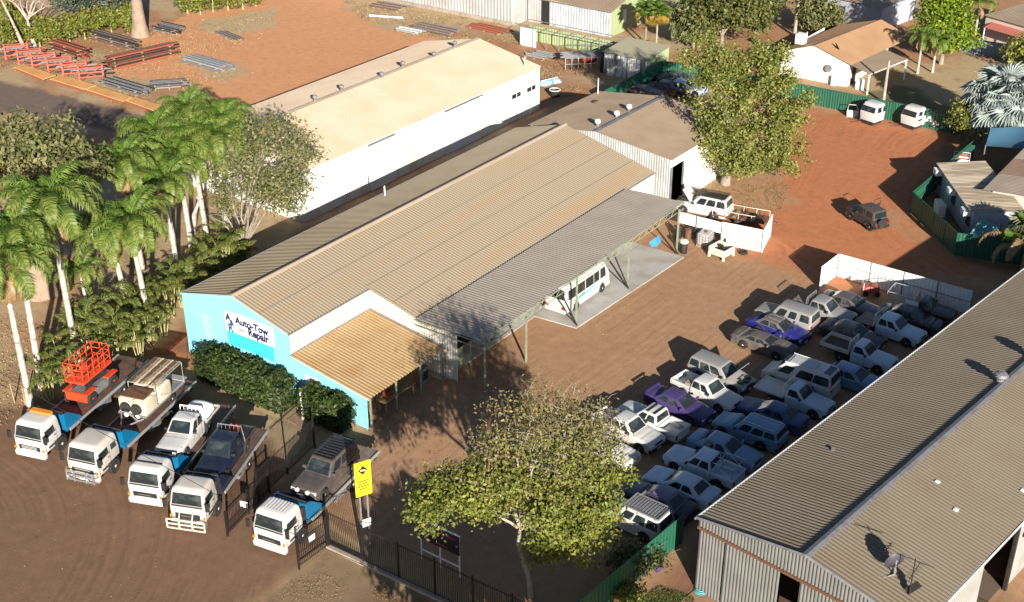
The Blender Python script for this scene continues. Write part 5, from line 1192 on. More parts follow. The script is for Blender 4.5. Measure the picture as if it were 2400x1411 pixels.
def limbs(root, fork, targets, r0, m, parent, seed, twigs=3, name="branch", sub=.8):
    """one limb per target: a bent tapering tube with side twigs"""
    r2 = random.Random(seed)
    for tgt in targets:
        mb = MB(); a = V(fork); b = V(tgt); n_ = 6; path = []
        sag = (b - a).length * .16
        for i in range(n_ + 1):
            t = i / n_; q = a.lerp(b, t); q.z += sag * math.sin(math.pi * t) * (.6); q += V((r2.uniform(-1, 1), r2.uniform(-1, 1), r2.uniform(-.5, .5))) * .16 * (1 if 0 < i < n_ else 0); path.append(q)
        mb.tube(path, [r0 * (1 - .85 * i / n_) + .012 for i in range(n_ + 1)], 6)
        for k in range(twigs):
            i = r2.randint(2, n_ - 1); s = path[i]; d = V((r2.uniform(-1, 1), r2.uniform(-1, 1), r2.uniform(0, .9))) * sub * r2.uniform(.8, 2.0)
            e = s + d; mid = s.lerp(e, .5) + V((r2.uniform(-.2, .2), r2.uniform(-.2, .2), .12)); mb.tube([s, mid, e], [r0 * .3, r0 * .2, .01], 4)
            for j in range(2): f = e + V((r2.uniform(-.7, .7), r2.uniform(-.7, .7), r2.uniform(0, .6))); mb.tube([mid.lerp(e, .6), f], [r0 * .13, .006], 3)
        mb.build(name, m, parent, 60)

def leaf_tree(name, label, base, trunk, tr, lobes, ncl, per, size, lm, bm, seed, targets=None, group=None, cl_r=.55, shell=.5, twigs=3, cat="tree", up=.6, limb_r=.5, sub=.8):
    t = thing(name, label, cat, (base[0], base[1], 0), 0, group)
    path = [lf(*q) for q in trunk]; rr_ = [tr * (1.25 - .6 * i / (len(path) - 1)) for i in range(len(path))]; rr_[0] = tr * 1.5
    MB().tube(path, rr_, 10).build("trunk", bm, t, 60)
    tg = targets or [(l[0], l[1], l[2] + l[5] * .3) for l in lobes]
    limbs(path[0], path[-1], [lf(*q) for q in tg], tr * limb_r, bm, t, seed, twigs, sub=sub)
    place("crown", crown_mesh("crown", lobes, ncl, per, size, lm, seed, cl_r, shell, up), t)
    return t

# big tree in front of the camera
fb_ = (-7.13, -17.76, 0.00)
ft = leaf_tree("spreading_tree", "spreading yellow green tree with bare grey upper twigs behind the black picket fence", fb_, [(0, 0, 0), (-.1, .1, 1.2), (-.45, .2, 2.4), (-.7, .3, 3.4), (-.6, .3, 4.3)], .14,
    [(-3.8, .3, 6.5, 2.7, 2.6, 1.1, 1.0), (-1.6, .5, 7.6, 2.5, 2.6, 1.3, .9), (1.2, .2, 6.4, 2.4, 2.6, 1.5, .9), (3.2, .3, 7.2, 1.7, 2.4, 1.4, .7), (2.0, -.4, 4.4, 2.2, 1.9, 1.3, .7), (.8, -.3, 3.3, 1.2, 1.2, .7, .2), (-5.4, 0, 5.9, 1.2, 1.5, .7, .25)],
    300, 78, .105, leaf_yellow, bark_pale, 11, [(-3.6, .3, 6.0), (-1.5, .5, 7.3), (1.4, .2, 6.6), (3.4, .3, 7.2), (2.0, -.4, 4.6), (.9, .6, 11.8), (-.9, .4, 11.0), (2.6, .5, 11.4), (3.6, .2, 10.0), (1.6, 1.2, 11.8), (.3, -.6, 9.6)], cl_r=.62, twigs=6, limb_r=.6, sub=.42)
place("dry_crown", crown_mesh("dry_crown", [(.6, .4, 11.0, 2.8, 2.6, 2.2, 1.2), (3.0, .3, 10.6, 1.9, 2.0, 1.8, .8), (1.8, .4, 8.9, 2.5, 2.2, 1.2, .6), (-2.0, .4, 9.4, 1.6, 1.5, 1.2, .4)], 260, 30, .085, leaf_dry, 23, .75, .6), ft)
place("green_top_leaves", crown_mesh("green_top_leaves", [(.6, .4, 10.0, 2.6, 2.4, 2.4, 1), (2.6, .3, 9.6, 2.2, 2.0, 2.0, 1)], 150, 16, .1, leaf_yellow, 25, .7, .6), ft)
place("dry_low_leaves", crown_mesh("dry_low_leaves", [(-1.6, .5, 7.6, 3.6, 2.6, 1.6, 1), (1.8, .2, 6.6, 3.2, 2.6, 2.0, 1)], 140, 14, .1, leaf_dry, 26, .7, .8), ft)
r3 = random.Random(5); tw = MB()
for i in range(260):
    c = lf(r3.gauss(1.3, 1.25), r3.gauss(.4, 1.1), r3.uniform(8.8, 12.0)); d = V((r3.uniform(-1, 1), r3.uniform(-1, 1), r3.uniform(.1, 1))) * r3.uniform(.4, .9)
    tw.tube([c, c + d * .5 + V((0, 0, .1)), c + d], [.02, .014, .005], 3)
tw.build("bare_twigs", bark_grey, ft, kind="stuff")
# big tree beside the rear shed
leaf_tree("shade_tree", "tall dense olive green tree between rear shed and red yard", (49.82, -0.09, 0.00), [(0, 0, 0), (.1, 0, 1.5), (.3, .2, 3.2)], .34,
    [(1.8, 0, 5.0, 4.4, 3.6, 2.8, 1.3), (4.0, -.2, 8.0, 3.4, 3.4, 2.9, 1.1), (-1.0, .3, 8.6, 3.5, 3.2, 3.2, 1.1), (2.2, .2, 11.2, 3.6, 3.0, 2.5, 1.1), (-2.4, .3, 12.2, 2.9, 2.4, 2.0, .7), (5.0, 0, 3.4, 2.4, 2.4, 1.8, .5), (-1.4, -.6, 4.2, 2.4, 2.2, 2.2, .6), (1.4, -1.6, 2.8, 2.6, 1.8, 1.6, .5)],
    520, 58, .14, leaf_olive, bark_grey, 31, cl_r=.72, shell=.45)
# trees on the left
leaf_tree("boab_tree", "fat trunked grey boab tree with olive crown behind the palms", (-0.50, 32.79, 0.00), [(0, 0, 0), (0, 0, 1.6), (.05, 0, 3.4), (.1, 0, 5.2), (.2, 0, 6.6)], .85,
    [(-1.5, 0, 12.2, 3.4, 3.2, 2.6, 1), (2.0, 0, 12.6, 3.2, 3.2, 2.3, 1), (4.6, 0, 11.0, 2.2, 2.4, 1.9, .6), (.5, 0, 9.8, 4.0, 3.2, 1.8, .9), (-4.5, 0, 11, 3, 3, 2.5, .8)], 400, 17, .19, leaf_grey, bark_brown, 41, cl_r=.75, limb_r=.28, twigs=5)
mt = leaf_tree("vase_tree", "grey stemmed vase shaped tree with patchy crown against white warehouse", (13.38, 24.98, 0.00), [(0, 0, 0), (0, 0, .5), (.02, 0, .9)], .30,
    [(3.0, 0, 10.8, 2.2, 2.0, 1.7, 1), (5.2, 0, 9.2, 1.8, 1.8, 1.5, .8), (4.8, 0, 6.7, 1.9, 1.8, 1.6, .8), (1.4, 0, 9.2, 1.8, 1.8, 1.6, .6), (2.4, 0, 7.0, 2.4, 1.8, 1.6, .8), (-.6, .6, 7.8, 2.0, 1.8, 1.8, .7), (-1.6, .8, 5.4, 1.8, 1.6, 1.6, .6), (3.4, .8, 4.6, 2.0, 1.6, 1.4, .6), (.8, 1, 5.6, 1.8, 1.6, 1.5, .5)], 430, 17, .14, leaf_grey, bark_grey, 47,
    [(-1.8, .2, 4.2), (-.8, .5, 6.0), (.4, 0, 7.4), (1.6, .3, 8.8), (2.4, -.2, 9.6), (3.6, 0, 8.0), (4.6, .2, 6.6), (-2.2, 0, 3.4), (3.0, .6, 10.6), (5.2, 0, 8.6), (1.2, -.5, 6.5), (2.2, -.6, 5.2)], cl_r=.75, twigs=6, limb_r=.33)

# palms ------------------------------------------------------------------
def frond_mesh(nm, L_, droop, lw, seed, m, n_=26, ll=.62):
    r2 = random.Random(seed); mb = MB(); pts = []
    a = .25; p = V((0, 0, 0))
    for i in range(n_ + 1):
        t = i / n_; ang = R(52) - droop * (t ** 1.3); pts.append(p.copy()); p = p + V((math.cos(ang), 0, math.sin(ang))) * (L_ / n_)
    mb.tube(pts[::2] + ([pts[-1]] if n_ % 2 else []), [.045 * (1 - .85 * i / (len(pts[::2]))) for i in range(len(pts[::2]) + (1 if n_ % 2 else 0))], 4)
    for i in range(4, n_ + 1):
        t = i / n_; l = ll * (math.sin(math.pi * (.12 + .86 * t)) ** .6) * r2.uniform(.85, 1.1); d = (pts[i] - pts[i - 1]).normalized()
        upv = d.cross(V((0, 1, 0))); upv = -upv if upv.z < 0 else upv
        for s in (1, -1):
            for k in (0, .5):
                out = (V((0, s, 0)) * .85 + d * .5 + upv * r2.uniform(-.05, .35)).normalized(); b = pts[i] - d * (L_ / n_) * k
                mid = b + out * l * .55; tip = b + out * l * .95 + V((0, 0, -l * .42 * r2.uniform(.6, 1.3)))
                wv = d * lw * .5
                mb.add([b - wv * .5, b + wv * .5, mid + wv, mid - wv], [(0, 1, 2, 3)]); mb.add([mid - wv, mid + wv, tip], [(0, 1, 2)])
    return mb.mesh(nm, m)
FR = [frond_mesh("frond", 3.7, R(112 + 16 * i), .085, 60 + i, frond_m, 28, .85) for i in range(4)]
FD = frond_mesh("frond", 2.6, R(120), .08, 70, frond_dead, 22, .5)
FC = [frond_mesh("frond", 1.75, R(95 + 16 * i), .065, 80 + i, frond_y, 15, .42) for i in range(3)]
palm_me = {}
def palm(label, base, h, lean, seed, nf=16, s=1.0, dead=2, group="tall palms on the left", rad=.2):
    r2 = random.Random(seed); t = thing("palm_tree", label, "palm", (base[0], base[1], 0), 0, group)
    top = V((lean[0], lean[1], h)); path = []
    for i in range(7):
        q = i / 6; path.append(V((lean[0] * q ** 1.3, lean[1] * q ** 1.3, h * q)))
    MB().tube(path, [rad * 1.5, rad * 1.18, rad * 1.1, rad * 1.1, rad, rad * .88, rad * .75], 10).build("trunk", bark_white, t, 60)
    MB().tube([top, top + V((0, 0, .6 * s)), top + V((0, 0, 1.15 * s))], [rad * .85, rad * .75, rad * .3], 8).build("crownshaft", crownshaft, t, 60)
    for k in range(nf):
        o = place("frond", FR[k % 4], t, top + V((0, 0, 1.0 * s)))
        el = (k / nf); o.rotation_euler = (r2.uniform(-.15, .15), R(-22 + 62 * el + r2.uniform(-8, 8)), k * 2.399 + r2.uniform(-.2, .2)); o.scale = (s * r2.uniform(.88, 1.08),) * 3
    for k in range(dead):
        o = place("dead_frond", FD, t, top + V((0, 0, .5 * s))); o.rotation_euler = (0, R(62 + r2.uniform(0, 20)), r2.uniform(0, 6.28)); o.scale = (s * .9,) * 3
    return t
PALMS = [((-10.88, 20.06, 0.00), 9.83, (0.01, -0.02)), ((-8.94, 21.50, 0.00), 11.06, (0.19, -0.26)), ((-5.34, 22.33, 0.00), 11.32, (-0.00, 0.00)), ((0.71, 21.79, 0.00), 7.94, (-0.19, 0.27)), ((0.89, 24.34, 0.00), 6.51, (-0.20, 0.29)), ((-1.60, 25.58, 0.00), 4.41, (-0.07, 0.10)), ((8.04, 27.12, 0.00), 7.37, (-0.01, 0.01)), ((11.40, 29.15, 0.00), 7.74, (-0.10, 0.15)), ((13.00, 29.01, 0.00), 8.89, (-0.16, 0.22)), ((14.24, 27.98, 0.00), 8.55, (0.06, -0.08)), ((6.44, 29.36, 0.00), 8.78, (-0.13, 0.18)), ((16.11, 32.76, 0.00), 9.53, (-0.28, 0.40)), ((12.15, 32.35, 0.00), 8.59, (-0.24, 0.34)), ((14.31, 32.27, 0.00), 9.24, (2.01, -2.82))]
PL = ["palm leaning in from the left edge, nearest the tow trucks", "palm with thick white trunk second from the left edge", "tall palm whose bare white trunk rises behind the scissor lift", "palm with clean white trunk left of the cane clumps", "palm with slender trunk just left of the clean white one", "short slim palm in the dry grass behind the scissor lift", "palm with stained brown collar near the vase tree", "palm with thin pale trunk second left from the vase tree", "palm with straight white trunk left beside the vase tree", "palm with speckled trunk nearest the vase tree", "palm with tan dead skirts high on the left of the group", "highest palm at the top of the group near orange planks", "palm in the middle of the back row above the dead skirts", "palm whose crown spreads over the warehouse corner"]
for i, ((b, h, ln), lb) in enumerate(zip(PALMS, PL)):
    sm_ = .62 if i == 5 else (1.0, .9, 1.08, .95, 1.04)[i % 5]
    palm(lb, b, h - .4, ln, 100 + i, 23 if i != 5 else 14, sm_ * (1.12 if i < 4 else 1.04), (5, 1, 3, 2)[i % 4] if i not in (10, 4) else 6, rad=.12 if i == 5 else .19)
# cane palm clumps under them
def cane(label, x, y, s, seed, group="cane palm clumps under the tall palms"):
    r2 = random.Random(seed); t = thing("cane_palm", label, "palm", (x, y, 0), r2.uniform(0, 6.28), group)
    for k in range(r2.randint(5, 8)):
        a = k * 1.3 + r2.uniform(-.4, .4); rr_ = r2.uniform(.15, .6); h = r2.uniform(.9, 2.7) * s; p0 = V((math.cos(a) * rr_ * .5, math.sin(a) * rr_ * .5, 0)); p1 = V((math.cos(a) * rr_ * 1.2, math.sin(a) * rr_ * 1.2, h))
        MB().tube([p0, p1], [.05, .035], 5).build("stem", cane_m, t)
        for j in range(2 + k % 2):
            o = place("frond", FC[(k + j) % 3], t, p1); o.rotation_euler = (r2.uniform(-.2, .2), R(-28 + 24 * j + r2.uniform(-10, 10)), a + j * 2.3 + r2.uniform(-.5, .5)); o.scale = (s * r2.uniform(.85, 1.15),) * 3
ORD = ["first", "second", "third", "fourth", "fifth", "sixth", "seventh", "eighth", "ninth", "tenth", "eleventh", "twelfth", "thirteenth", "fourteenth", "fifteenth", "last"]
CP = [(-7.81, 19.92), (-6.46, 22.38), (-4.37, 22.50), (-4.26, 20.31), (-2.16, 23.62), (-3.16, 20.28), (-1.31, 21.36), (-2.96, 18.48), (-0.71, 19.99), (0.45, 19.96), (1.01, 22.47), (-0.24, 23.12), (2.69, 21.82), (4.39, 22.33), (3.71, 20.39), (3.55, 23.52), (6.58, 22.85), (8.00, 22.72), (6.99, 24.76), (9.67, 23.54), (11.23, 23.96), (9.31, 25.34), (5.43, 24.46), (11.09, 22.85), (11.51, 26.24), (-9.59, 19.62)]
CL = ["cane palm clump behind the front truck's cab beside the wire fence", "cane palm clump at the foot of the second white trunk", "cane palm clump beside the tall trunk behind the scissor lift", "cane palm clump directly behind the scissor lift's rail", "leafy cane palm clump in the dry grass above the scissor lift", "cane palm clump right of the scissor lift with thin bare stems", "dense cane palm clump below the clean white trunk", "cane palm clump nearest the tray end of the first truck", "cane palm clump beside the fallen dark sheet", "cane palm clump against the blue wall's left corner"]
for i, (x, y) in enumerate(CP):
    lb = CL[i] if i < 10 else "green and yellow cane palm clump, " + ORD[sorted(range(10, len(CP)), key=lambda j: CP[j][0]).index(i)] + " along the strip from its near end"
    cane(lb, x, y, rnd.uniform(.8, 1.15), 200 + i)
# hedges along the blue gable: big glossy leaves
def hedge(label, x, y0, y1, w_, h, seed):
    t = thing("hedge", label, "hedge", (x, (y0 + y1) / 2, 0)); l = abs(y1 - y0); rs = np.random.RandomState(seed); n_ = int(l * 900)
    MB().rr([(.0, -w_ * .36, w_ * .36, l / 2 - .3, .2), (h * .8, -w_ * .36, w_ * .36, l / 2 - .3, .3)]).build("stems", mat("hedge_dark_core", (.02, .022, .012), .9), t)  # added dark core box filling the hedge behind its leaves
    p = rs.uniform(-1, 1, (n_, 3)); f = rs.randint(0, 5, n_); e = 1 - rs.random(n_) ** 2 * .35
    p[f == 0, 0] = e[f == 0]; p[f == 1, 0] = -e[f == 1]; p[f == 2, 2] = e[f == 2]; p[f == 3, 2] = e[f == 3]; k = f == 4; p[k, 1] = np.sign(p[k, 1]) * e[k]
    q = np.sign(p) * np.abs(p) ** 1.0; o = q.copy(); sc = 1 - .22 * (np.abs(q).max(1) > .9) * ((np.abs(q) > .8).sum(1) > 1)
    q = q * sc[:, None]; bump_ = .12 * np.sin(q[:, 1] * l * 1.3 + seed) + .1 * np.sin(q[:, 1] * l * 2.9)
    c = np.stack([q[:, 0] * w_ / 2, q[:, 1] * l / 2, (q[:, 2] * .5 + .5) * (h + bump_)], 1) + rs.normal(size=(n_, 3)) * .05
    place("foliage", quad_mesh("foliage", leaf_quads(c, .135, rs, o * .9, .5, .35), leaf_dark), t)
hedge("long dark glossy hedge in front of the blue gable under the sign", -1.35, 14.0, 5.5, 2.1, 2.3, 3)
hedge("short dark glossy hedge by the right end of the blue gable", -.95, 4.6, .7, 1.7, 2.15, 4)
leaf_under = leafmat("deep_olive_leaves", (.14, .145, .04), (.09, .105, .025))
# --- far vegetation
def at_base(p): return p
leaf_tree("gum_tree", "white limbed gum tree at the top left behind red frames", (39.44, 88.15, 0.00), [(0, 0, 0), (-.2, 0, 2.0), (-.3, 0, 3.4)], .22, [(-3.5, 1, 9.5, 2.5, 2.5, 1.5, 1), (2.5, 1, 9, 2.6, 2.5, 1.5, 1)], 110, 12, .2, leaf_blue, bark_pale, 51,
    [(-2.6, 0, 6.2), (-1.2, .3, 6.4), (.3, 0, 6.8), (1.6, .2, 5.8), (3.0, 0, 5.2), (2.0, 0, 7.4), (-3.5, 0, 8.6)], twigs=5, limb_r=.55)
leaf_tree("gum_tree", "slim pale gum trunk at top left corner", (39.06, 89.90, 0.00), [(0, 0, 0), (-.8, 0, 3), (-1.9, 0, 6.5)], .17, [(-2.4, 0, 9, 2.4, 2.4, 1.6, 1)], 70, 10, .2, leaf_blue, bark_pale, 52, limb_r=.5)
leaf_tree("weeping_tree", "dense blue grey weeping tree along the top edge left of the second boab", (48.45, 88.83, 0.00), [(0, 0, 0), (0, 0, 1.5), (.1, 0, 2.6)], .25, [(0, 0, 5.2, 3.6, 3.2, 2.4, 1), (2.4, .3, 4.2, 2.6, 2.6, 2.2, .7), (-2.6, 0, 4.6, 2.4, 2.4, 1.8, .6)], 420, 14, .2, leaf_blue, bark_grey, 53, cl_r=.7)
leaf_tree("boab_tree", "tan fat trunked boab tree at top of the picture above steel stacks", (50.31, 81.66, 0.00), [(0, 0, 0), (0, 0, 1.5), (.05, 0, 3.5), (.1, 0, 6)], .85, [(-1.5, 0, 7.6, 2.4, 2.2, 1.4, 1), (2.2, 0, 8.0, 2.6, 2.4, 1.4, 1)], 130, 10, .2, leaf_dry, bark_brown, 54, limb_r=.3, twigs=5)
sh = [(37.27, 91.19), (40.21, 92.33), (39.83, 87.60), (41.34, 86.71), (43.31, 86.41), (45.32, 86.10), (47.27, 85.92), (49.19, 85.83), (52.03, 87.16), (50.13, 83.86), (42.31, 97.45), (60.75, 84.69), (61.45, 82.99), (63.30, 82.55), (65.05, 81.56), (66.51, 80.25), (68.73, 80.10)]
SHL = ["yellow green cane shrub at the left edge behind red frames", "cane shrub between two pale gum trunks"]
for i, (x, y) in enumerate(sh):
    lb = ORD[i] + " tall yellow green cane shrub from the left in the top left row" if i < 11 else ORD[i - 11] + " olive shrub from the left along the top edge beside the orange yard"
    leaf_tree("cane_shrub", lb, (x, y), [(0, 0, 0), (0, 0, .8)], .08, [(0, 0, 1.8, 1.5, 1.4, 1.5, 1), (.3, 0, 2.8, 1.0, 1.0, 1.0, .5)], 60, 12, .2, leaf_cane, cane_m, 300 + i, group="cane shrubs on the top left" if i < 11 else "olive shrubs along the top edge", cat="shrub", up=.1, twigs=2)
leaf_tree("shade_tree", "olive tree with orange tinted crown above the rear tree, top right of centre", (86.75, 19.41, 0.00), [(0, 0, 0), (0, 0, 2)], .25, [(0, 0, 5.5, 4.2, 3.5, 3.0, 1), (-3.2, 0, 3.8, 2.6, 2.6, 2.4, .7), (3.4, 0, 4.8, 3.0, 2.8, 2.6, .8)], 420, 16, .22, leaf_under, bark_grey, 61, cl_r=.8)
leaf_tree("shade_tree", "dark olive tree behind the pole at the top edge", (96.61, 19.68, 0.00), [(0, 0, 0), (0, 0, 2)], .25, [(0, 0, 5, 4, 3.5, 3, 1), (-3.5, 0, 4, 3, 2.6, 2.4, .6)], 320, 15, .24, leafmat("deep_olive_leaves", (.10, .125, .03), (.06, .085, .02)), bark_grey, 62, cl_r=.8)
leaf_tree("shade_tree", "grey green tree right of the tall white pole at the top", (98.56, 12.74, 0.00), [(0, 0, 0), (0, 0, 1.6)], .2, [(0, 0, 3.6, 2.8, 2.6, 2.4, 1), (1.8, 0, 2.6, 1.8, 1.8, 1.6, .5)], 240, 14, .22, leaf_grey, bark_grey, 63, cl_r=.7)
leaf_tree("shade_tree", "bright lime green tree right of the gable house", (97.20, -3.95, 0.00), [(0, 0, 0), (0, 0, 1.4), (0, 0, 2.2)], .22, [(0, 0, 4.6, 3.2, 3.0, 2.8, 1), (-.8, 0, 7.4, 2.8, 2.6, 2.2, .8), (1.6, 0, 3.2, 2.4, 2.2, 1.8, .6)], 480, 16, .2, leaf_bright, bark_grey, 64, cl_r=.7)
leaf_tree("shade_tree", "green tree at the top edge left of the lime tree", (116.67, 8.83, 0.00), [(0, 0, 0), (0, 0, 1.6)], .2, [(0, 0, 3.6, 3.4, 3, 2.4, 1), (-3.2, 0, 3, 2.4, 2.4, 2, .6)], 260, 14, .22, leaf_bright, bark_grey, 65, cl_r=.8)
leaf_tree("bush", "speckled olive and tan bush under the silver palm", (74.04, -14.75, 0.00), [(0, 0, 0), (0, 0, .8)], .14, [(0, 0, 2.2, 2.3, 2.0, 1.7, 1), (-.8, 0, 3.2, 1.5, 1.4, 1.0, .4)], 240, 13, .17, leaf_olive, bark_grey, 66, cat="bush")
leaf_tree("bush", "small green bush at the far right edge above the blue grey fence", (100.26, -12.41, 0.00), [(0, 0, 0), (0, 0, .8)], .14, [(0, 0, 2.4, 2.6, 2.0, 2.0, 1)], 150, 13, .2, leaf_olive, bark_grey, 67, cat="bush")
leaf_tree("bush", "dark scraggly bush in the shade by the green fence near the foreground shed", (-2.38, -21.14, 0.00), [(0, 0, 0), (0, 0, .5)], .06, [(0, 0, 1.0, 1.5, 1.1, .9, 1)], 90, 12, .12, leafmat("shade_bush_leaves", (.09, .10, .035)), bark_grey, 68, cat="bush")
leaf_tree("bush", "low leafy plant at the bottom edge beside the lawn", (-4.39, -22.07, 0.00), [(0, 0, 0), (0, 0, .3)], .04, [(0, 0, .5, .9, .7, .45, 1)], 60, 12, .11, leaf_yellow, bark_grey, 69, cat="bush")
pt_ = leaf_tree("potted_shrub", "small potted plant with purple flowers by the green fence", (-1.25, -22.12, 0.00), [(0, 0, 0), (0, 0, .4)], .03, [(0, 0, .75, .35, .35, .35, 1)], 30, 10, .09, leaf_dark, bark_grey, 70, cat="plant")
MB().lathe([(.2, 0), (.28, .35), (.25, .35)], n=12).build("pot", mat("purple_pot", (.10, .04, .25), .5), pt_, 40)
# fan palms
def fan_mesh(nm, r, m, seed, fold=.12, seg=22, arc=300):
    r2 = random.Random(seed); mb = MB()
    for k in range(seg):
        a0 = R(-arc / 2 + arc * k / seg); a1 = R(-arc / 2 + arc * (k + 1) / seg); am = (a0 + a1) / 2; rr_ = r * r2.uniform(.85, 1.05)
        c = V((0, 0, 0)); p0 = V((math.cos(a0) * rr_ * .62, math.sin(a0) * rr_ * .62, fold)); p1 = V((math.cos(a1) * rr_ * .62, math.sin(a1) * rr_ * .62, fold)); pm = V((math.cos(am) * rr_ * .62, math.sin(am) * rr_ * .62, -fold * .4)); tip = V((math.cos(am) * rr_, math.sin(am) * rr_, -r * .22))
        mb.add([c, p0, pm], [(0, 1, 2)]); mb.add([c, pm, p1], [(0, 1, 2)]); mb.add([p0, tip, pm], [(0, 1, 2)]); mb.add([pm, tip, p1], [(0, 1, 2)])
    mb.tube([(-.9 * r, 0, -.25 * r), (0, 0, 0)], .03, 4)
    return mb.mesh(nm, m)
FS = [fan_mesh("leaf", 1.35, frond_silver, 5 + i) for i in range(3)]
FG = [fan_mesh("leaf", 1.0, frond_m, 15 + i) for i in range(2)]; FGD = fan_mesh("leaf", 1.0, leafmat("yellow_fan", (.40, .29, .05), (.30, .2, .06), .3), 19)
FGR = [fan_mesh("leaf", 1.2, leafmat("pale_fan_leaves", (.25, .27, .14), (.18, .20, .10), .3), 25 + i) for i in range(2)]
def fan_palm(label, base, h, meshes, n_, s, dead=None, seed=0, spread=1.3, bark=bark_grey, rad=.16):
    r2 = random.Random(seed); t = thing("fan_palm", label, "palm", (base[0], base[1], 0))
    MB().tube([(0, 0, 0), (0, 0, h * .5), (0, 0, h)], [rad * 1.3, rad, rad * .9], 9).build("trunk", bark, t, 60)
    for k in range(n_):
        az = k * 2.399 + r2.uniform(-.3, .3); el = R(75 - 105 * k / n_ + r2.uniform(-8, 8)); d = V((math.cos(az) * math.cos(el), math.sin(az) * math.cos(el), math.sin(el))) * spread * s
        dm = dead is not None and k > n_ * .62
        o = place("dead_leaf" if dm else "leaf", dead if dm else meshes[k % len(meshes)], t, V((0, 0, h)) + d); o.rotation_euler = (r2.uniform(-.3, .3), R(25) - el, az); o.scale = (s * r2.uniform(.85, 1.1),) * 3
fan_palm("large silver leaved fan palm on the right above the compound", (75.05, -17.19, 0.00), 4.2, FS, 44, 1.5, None, 1, 1.75)
fan_palm("fan palm with yellow dead skirt beside green gable shed", (81.87, 25.66, 0.00), 4.6, FG, 26, 1.0, FGD, 2, 1.0, bark_pale, .12)
fan_palm("fan palm second from the green gable shed with dark trunk", (82.63, 27.59, 0.00), 4.4, FG, 24, 1.0, FGD, 3, 1.0, bark_grey, .12)
fan_palm("pale fan palm among dark trees right of the skirted palms", (86.36, 22.98, 0.00), 3.6, FGR, 30, 1.5, None, 4, 1.5)
fan_palm("fan palm with hanging dry fronds in the compound corner at right edge", (47.18, -27.76, 0.00), 3.2, FGR[:1] + FG, 26, 1.15, FD, 6, 1.1)
for i, (p, h) in enumerate([((92.15, -2.95, 0.00), 3.60), ((93.46, -4.24, 0.00), 3.00)]):
    palm(("left" if i == 0 else "right") + " of two small drooping palms between gable house and lime tree", p, h, (0, 0), 150 + i, 13, .72, 4, "small palms right of the gable house", .12)
palm("palm half hidden behind the lime tree at the top edge", (106.18, -4.81, 0.00), 4.6, (0, 0), 160, 12, .8, 3, None, .14)
# street trees just outside the frame whose shade falls across the bottom of the yard
for i, (bx_, by_) in enumerate(((-18.6, -24.8), (-15, -29.5))):
    leaf_tree("street_tree", ("nearer", "farther")[i] + " olive street tree outside the black fence, shading the yard's near corner", (bx_, by_), [(0, 0, 0), (0, 0, 2), (0, 0, 4)], .2, [(-1.5, 0, 6.2, 2.8, 2.8, 1.7, 1), (1.5, 0, 6.4, 2.8, 2.8, 1.7, 1)], 520, 24, .2, leaf_olive, bark_grey, 90 + i, cl_r=.7, group="street trees outside the black fence")
# loose stones and scraps trodden into the dirt
def stones(name, poly, n_, s0, s1, m, seed):
    rs = np.random.RandomState(seed); P = np.array(poly); q = rs.uniform(P.min(0), P.max(0), (n_ * 2, 2)); q = q[polydist(q[:, 0], q[:, 1], poly) > 0][:n_]; k = len(q)
    s = s0 + (s1 - s0) * rs.random(k) ** 3; a = rs.random(k) * 6.28; ca_, sa_ = np.cos(a), np.sin(a); vs = []
    for dx, dy, dz in ((1, 0, 0), (-.5, .9, 0), (-.6, -.8, 0), (.05, .05, .7)): vs.append(np.stack([q[:, 0] + s * (dx * ca_ - dy * sa_), q[:, 1] + s * (dx * sa_ + dy * ca_), .01 + s * dz], 1))
    v = np.stack(vs, 1).reshape(-1, 3); b = np.arange(k)[:, None] * 4; f = np.concatenate([b + np.array(t) for t in ((0, 1, 3), (1, 2, 3), (2, 0, 3))], 1).reshape(-1, 3)
    me = bpy.data.meshes.new(name); me.from_pydata(v.tolist(), [], f.tolist()); me.materials.append(m); return place(name, me, kind="stuff")
st_m = mat("red_stone", (.20, .12, .08), .9, 0, (.27, .17, .11), 3, island=.4)
stones("gravel", [(-9, -21), (-9, 0), (18, -4), (37, -5), (45, -2), (74, 2), (74, -13), (52, -15), (37, -14), (0, -12)], 1500, .02, .08, st_m, 8)
stones("gravel", [(-40, 18), (-15, 12), (-13, -2), (-11, -8), (-16, -14), (-40, -5)], 800, .015, .06, st_m, 9)
# leaf litter and dry tufts
rs_ = np.random.RandomState(4)
def tufts(name, poly, n_, size, m, hgt, seed):
    rs = np.random.RandomState(seed); P = np.array(poly); lo, hi = P.min(0), P.max(0); q = rs.uniform(lo, hi, (n_ * 3, 2)); k = polydist(q[:, 0], q[:, 1], poly) > 0; q = q[k][:n_]
    nz = vnoise(q[:, 0] + 500, q[:, 1] + 500, 3, seed); q = q[nz > .46]
    c = np.concatenate([q, rs.random((len(q), 1)) * hgt + .03], 1)
    return place(name, quad_mesh(name, leaf_quads(c, size, rs, None, .25, .2), m), None, kind="stuff")
dry_grass = leafmat("dry_grass_blades", (.38, .28, .14), (.28, .19, .10), .3, .2)
tufts("dry_grass", [(2.45, 45.95), (12.46, 44.20), (12.68, 31.62), (8.12, 27.01), (-7.72, 20.26), (-13.29, 19.06), (-14.57, 20.86)], 11000, .085, dry_grass, .10, 1)
tufts("dry_grass", [(37.18, 91.93), (48.32, 85.75), (60.27, 82.51), (67.62, 75.78), (61.85, 70.05), (48.16, 64.80), (48.20, 59.20), (41.60, 60.54), (31.90, 61.87), (31.07, 83.22)], 9000, .12, dry_grass, .12, 2)
tufts("dry_grass", [(77.72, 72.79), (81.09, 46.42), (72.97, 38.73), (70.29, 25.56), (65.89, 23.94), (59.32, 25.80), (71.86, 37.33), (70.27, 51.77), (71.44, 63.37)], 9000, .12, dry_grass, .12, 3)
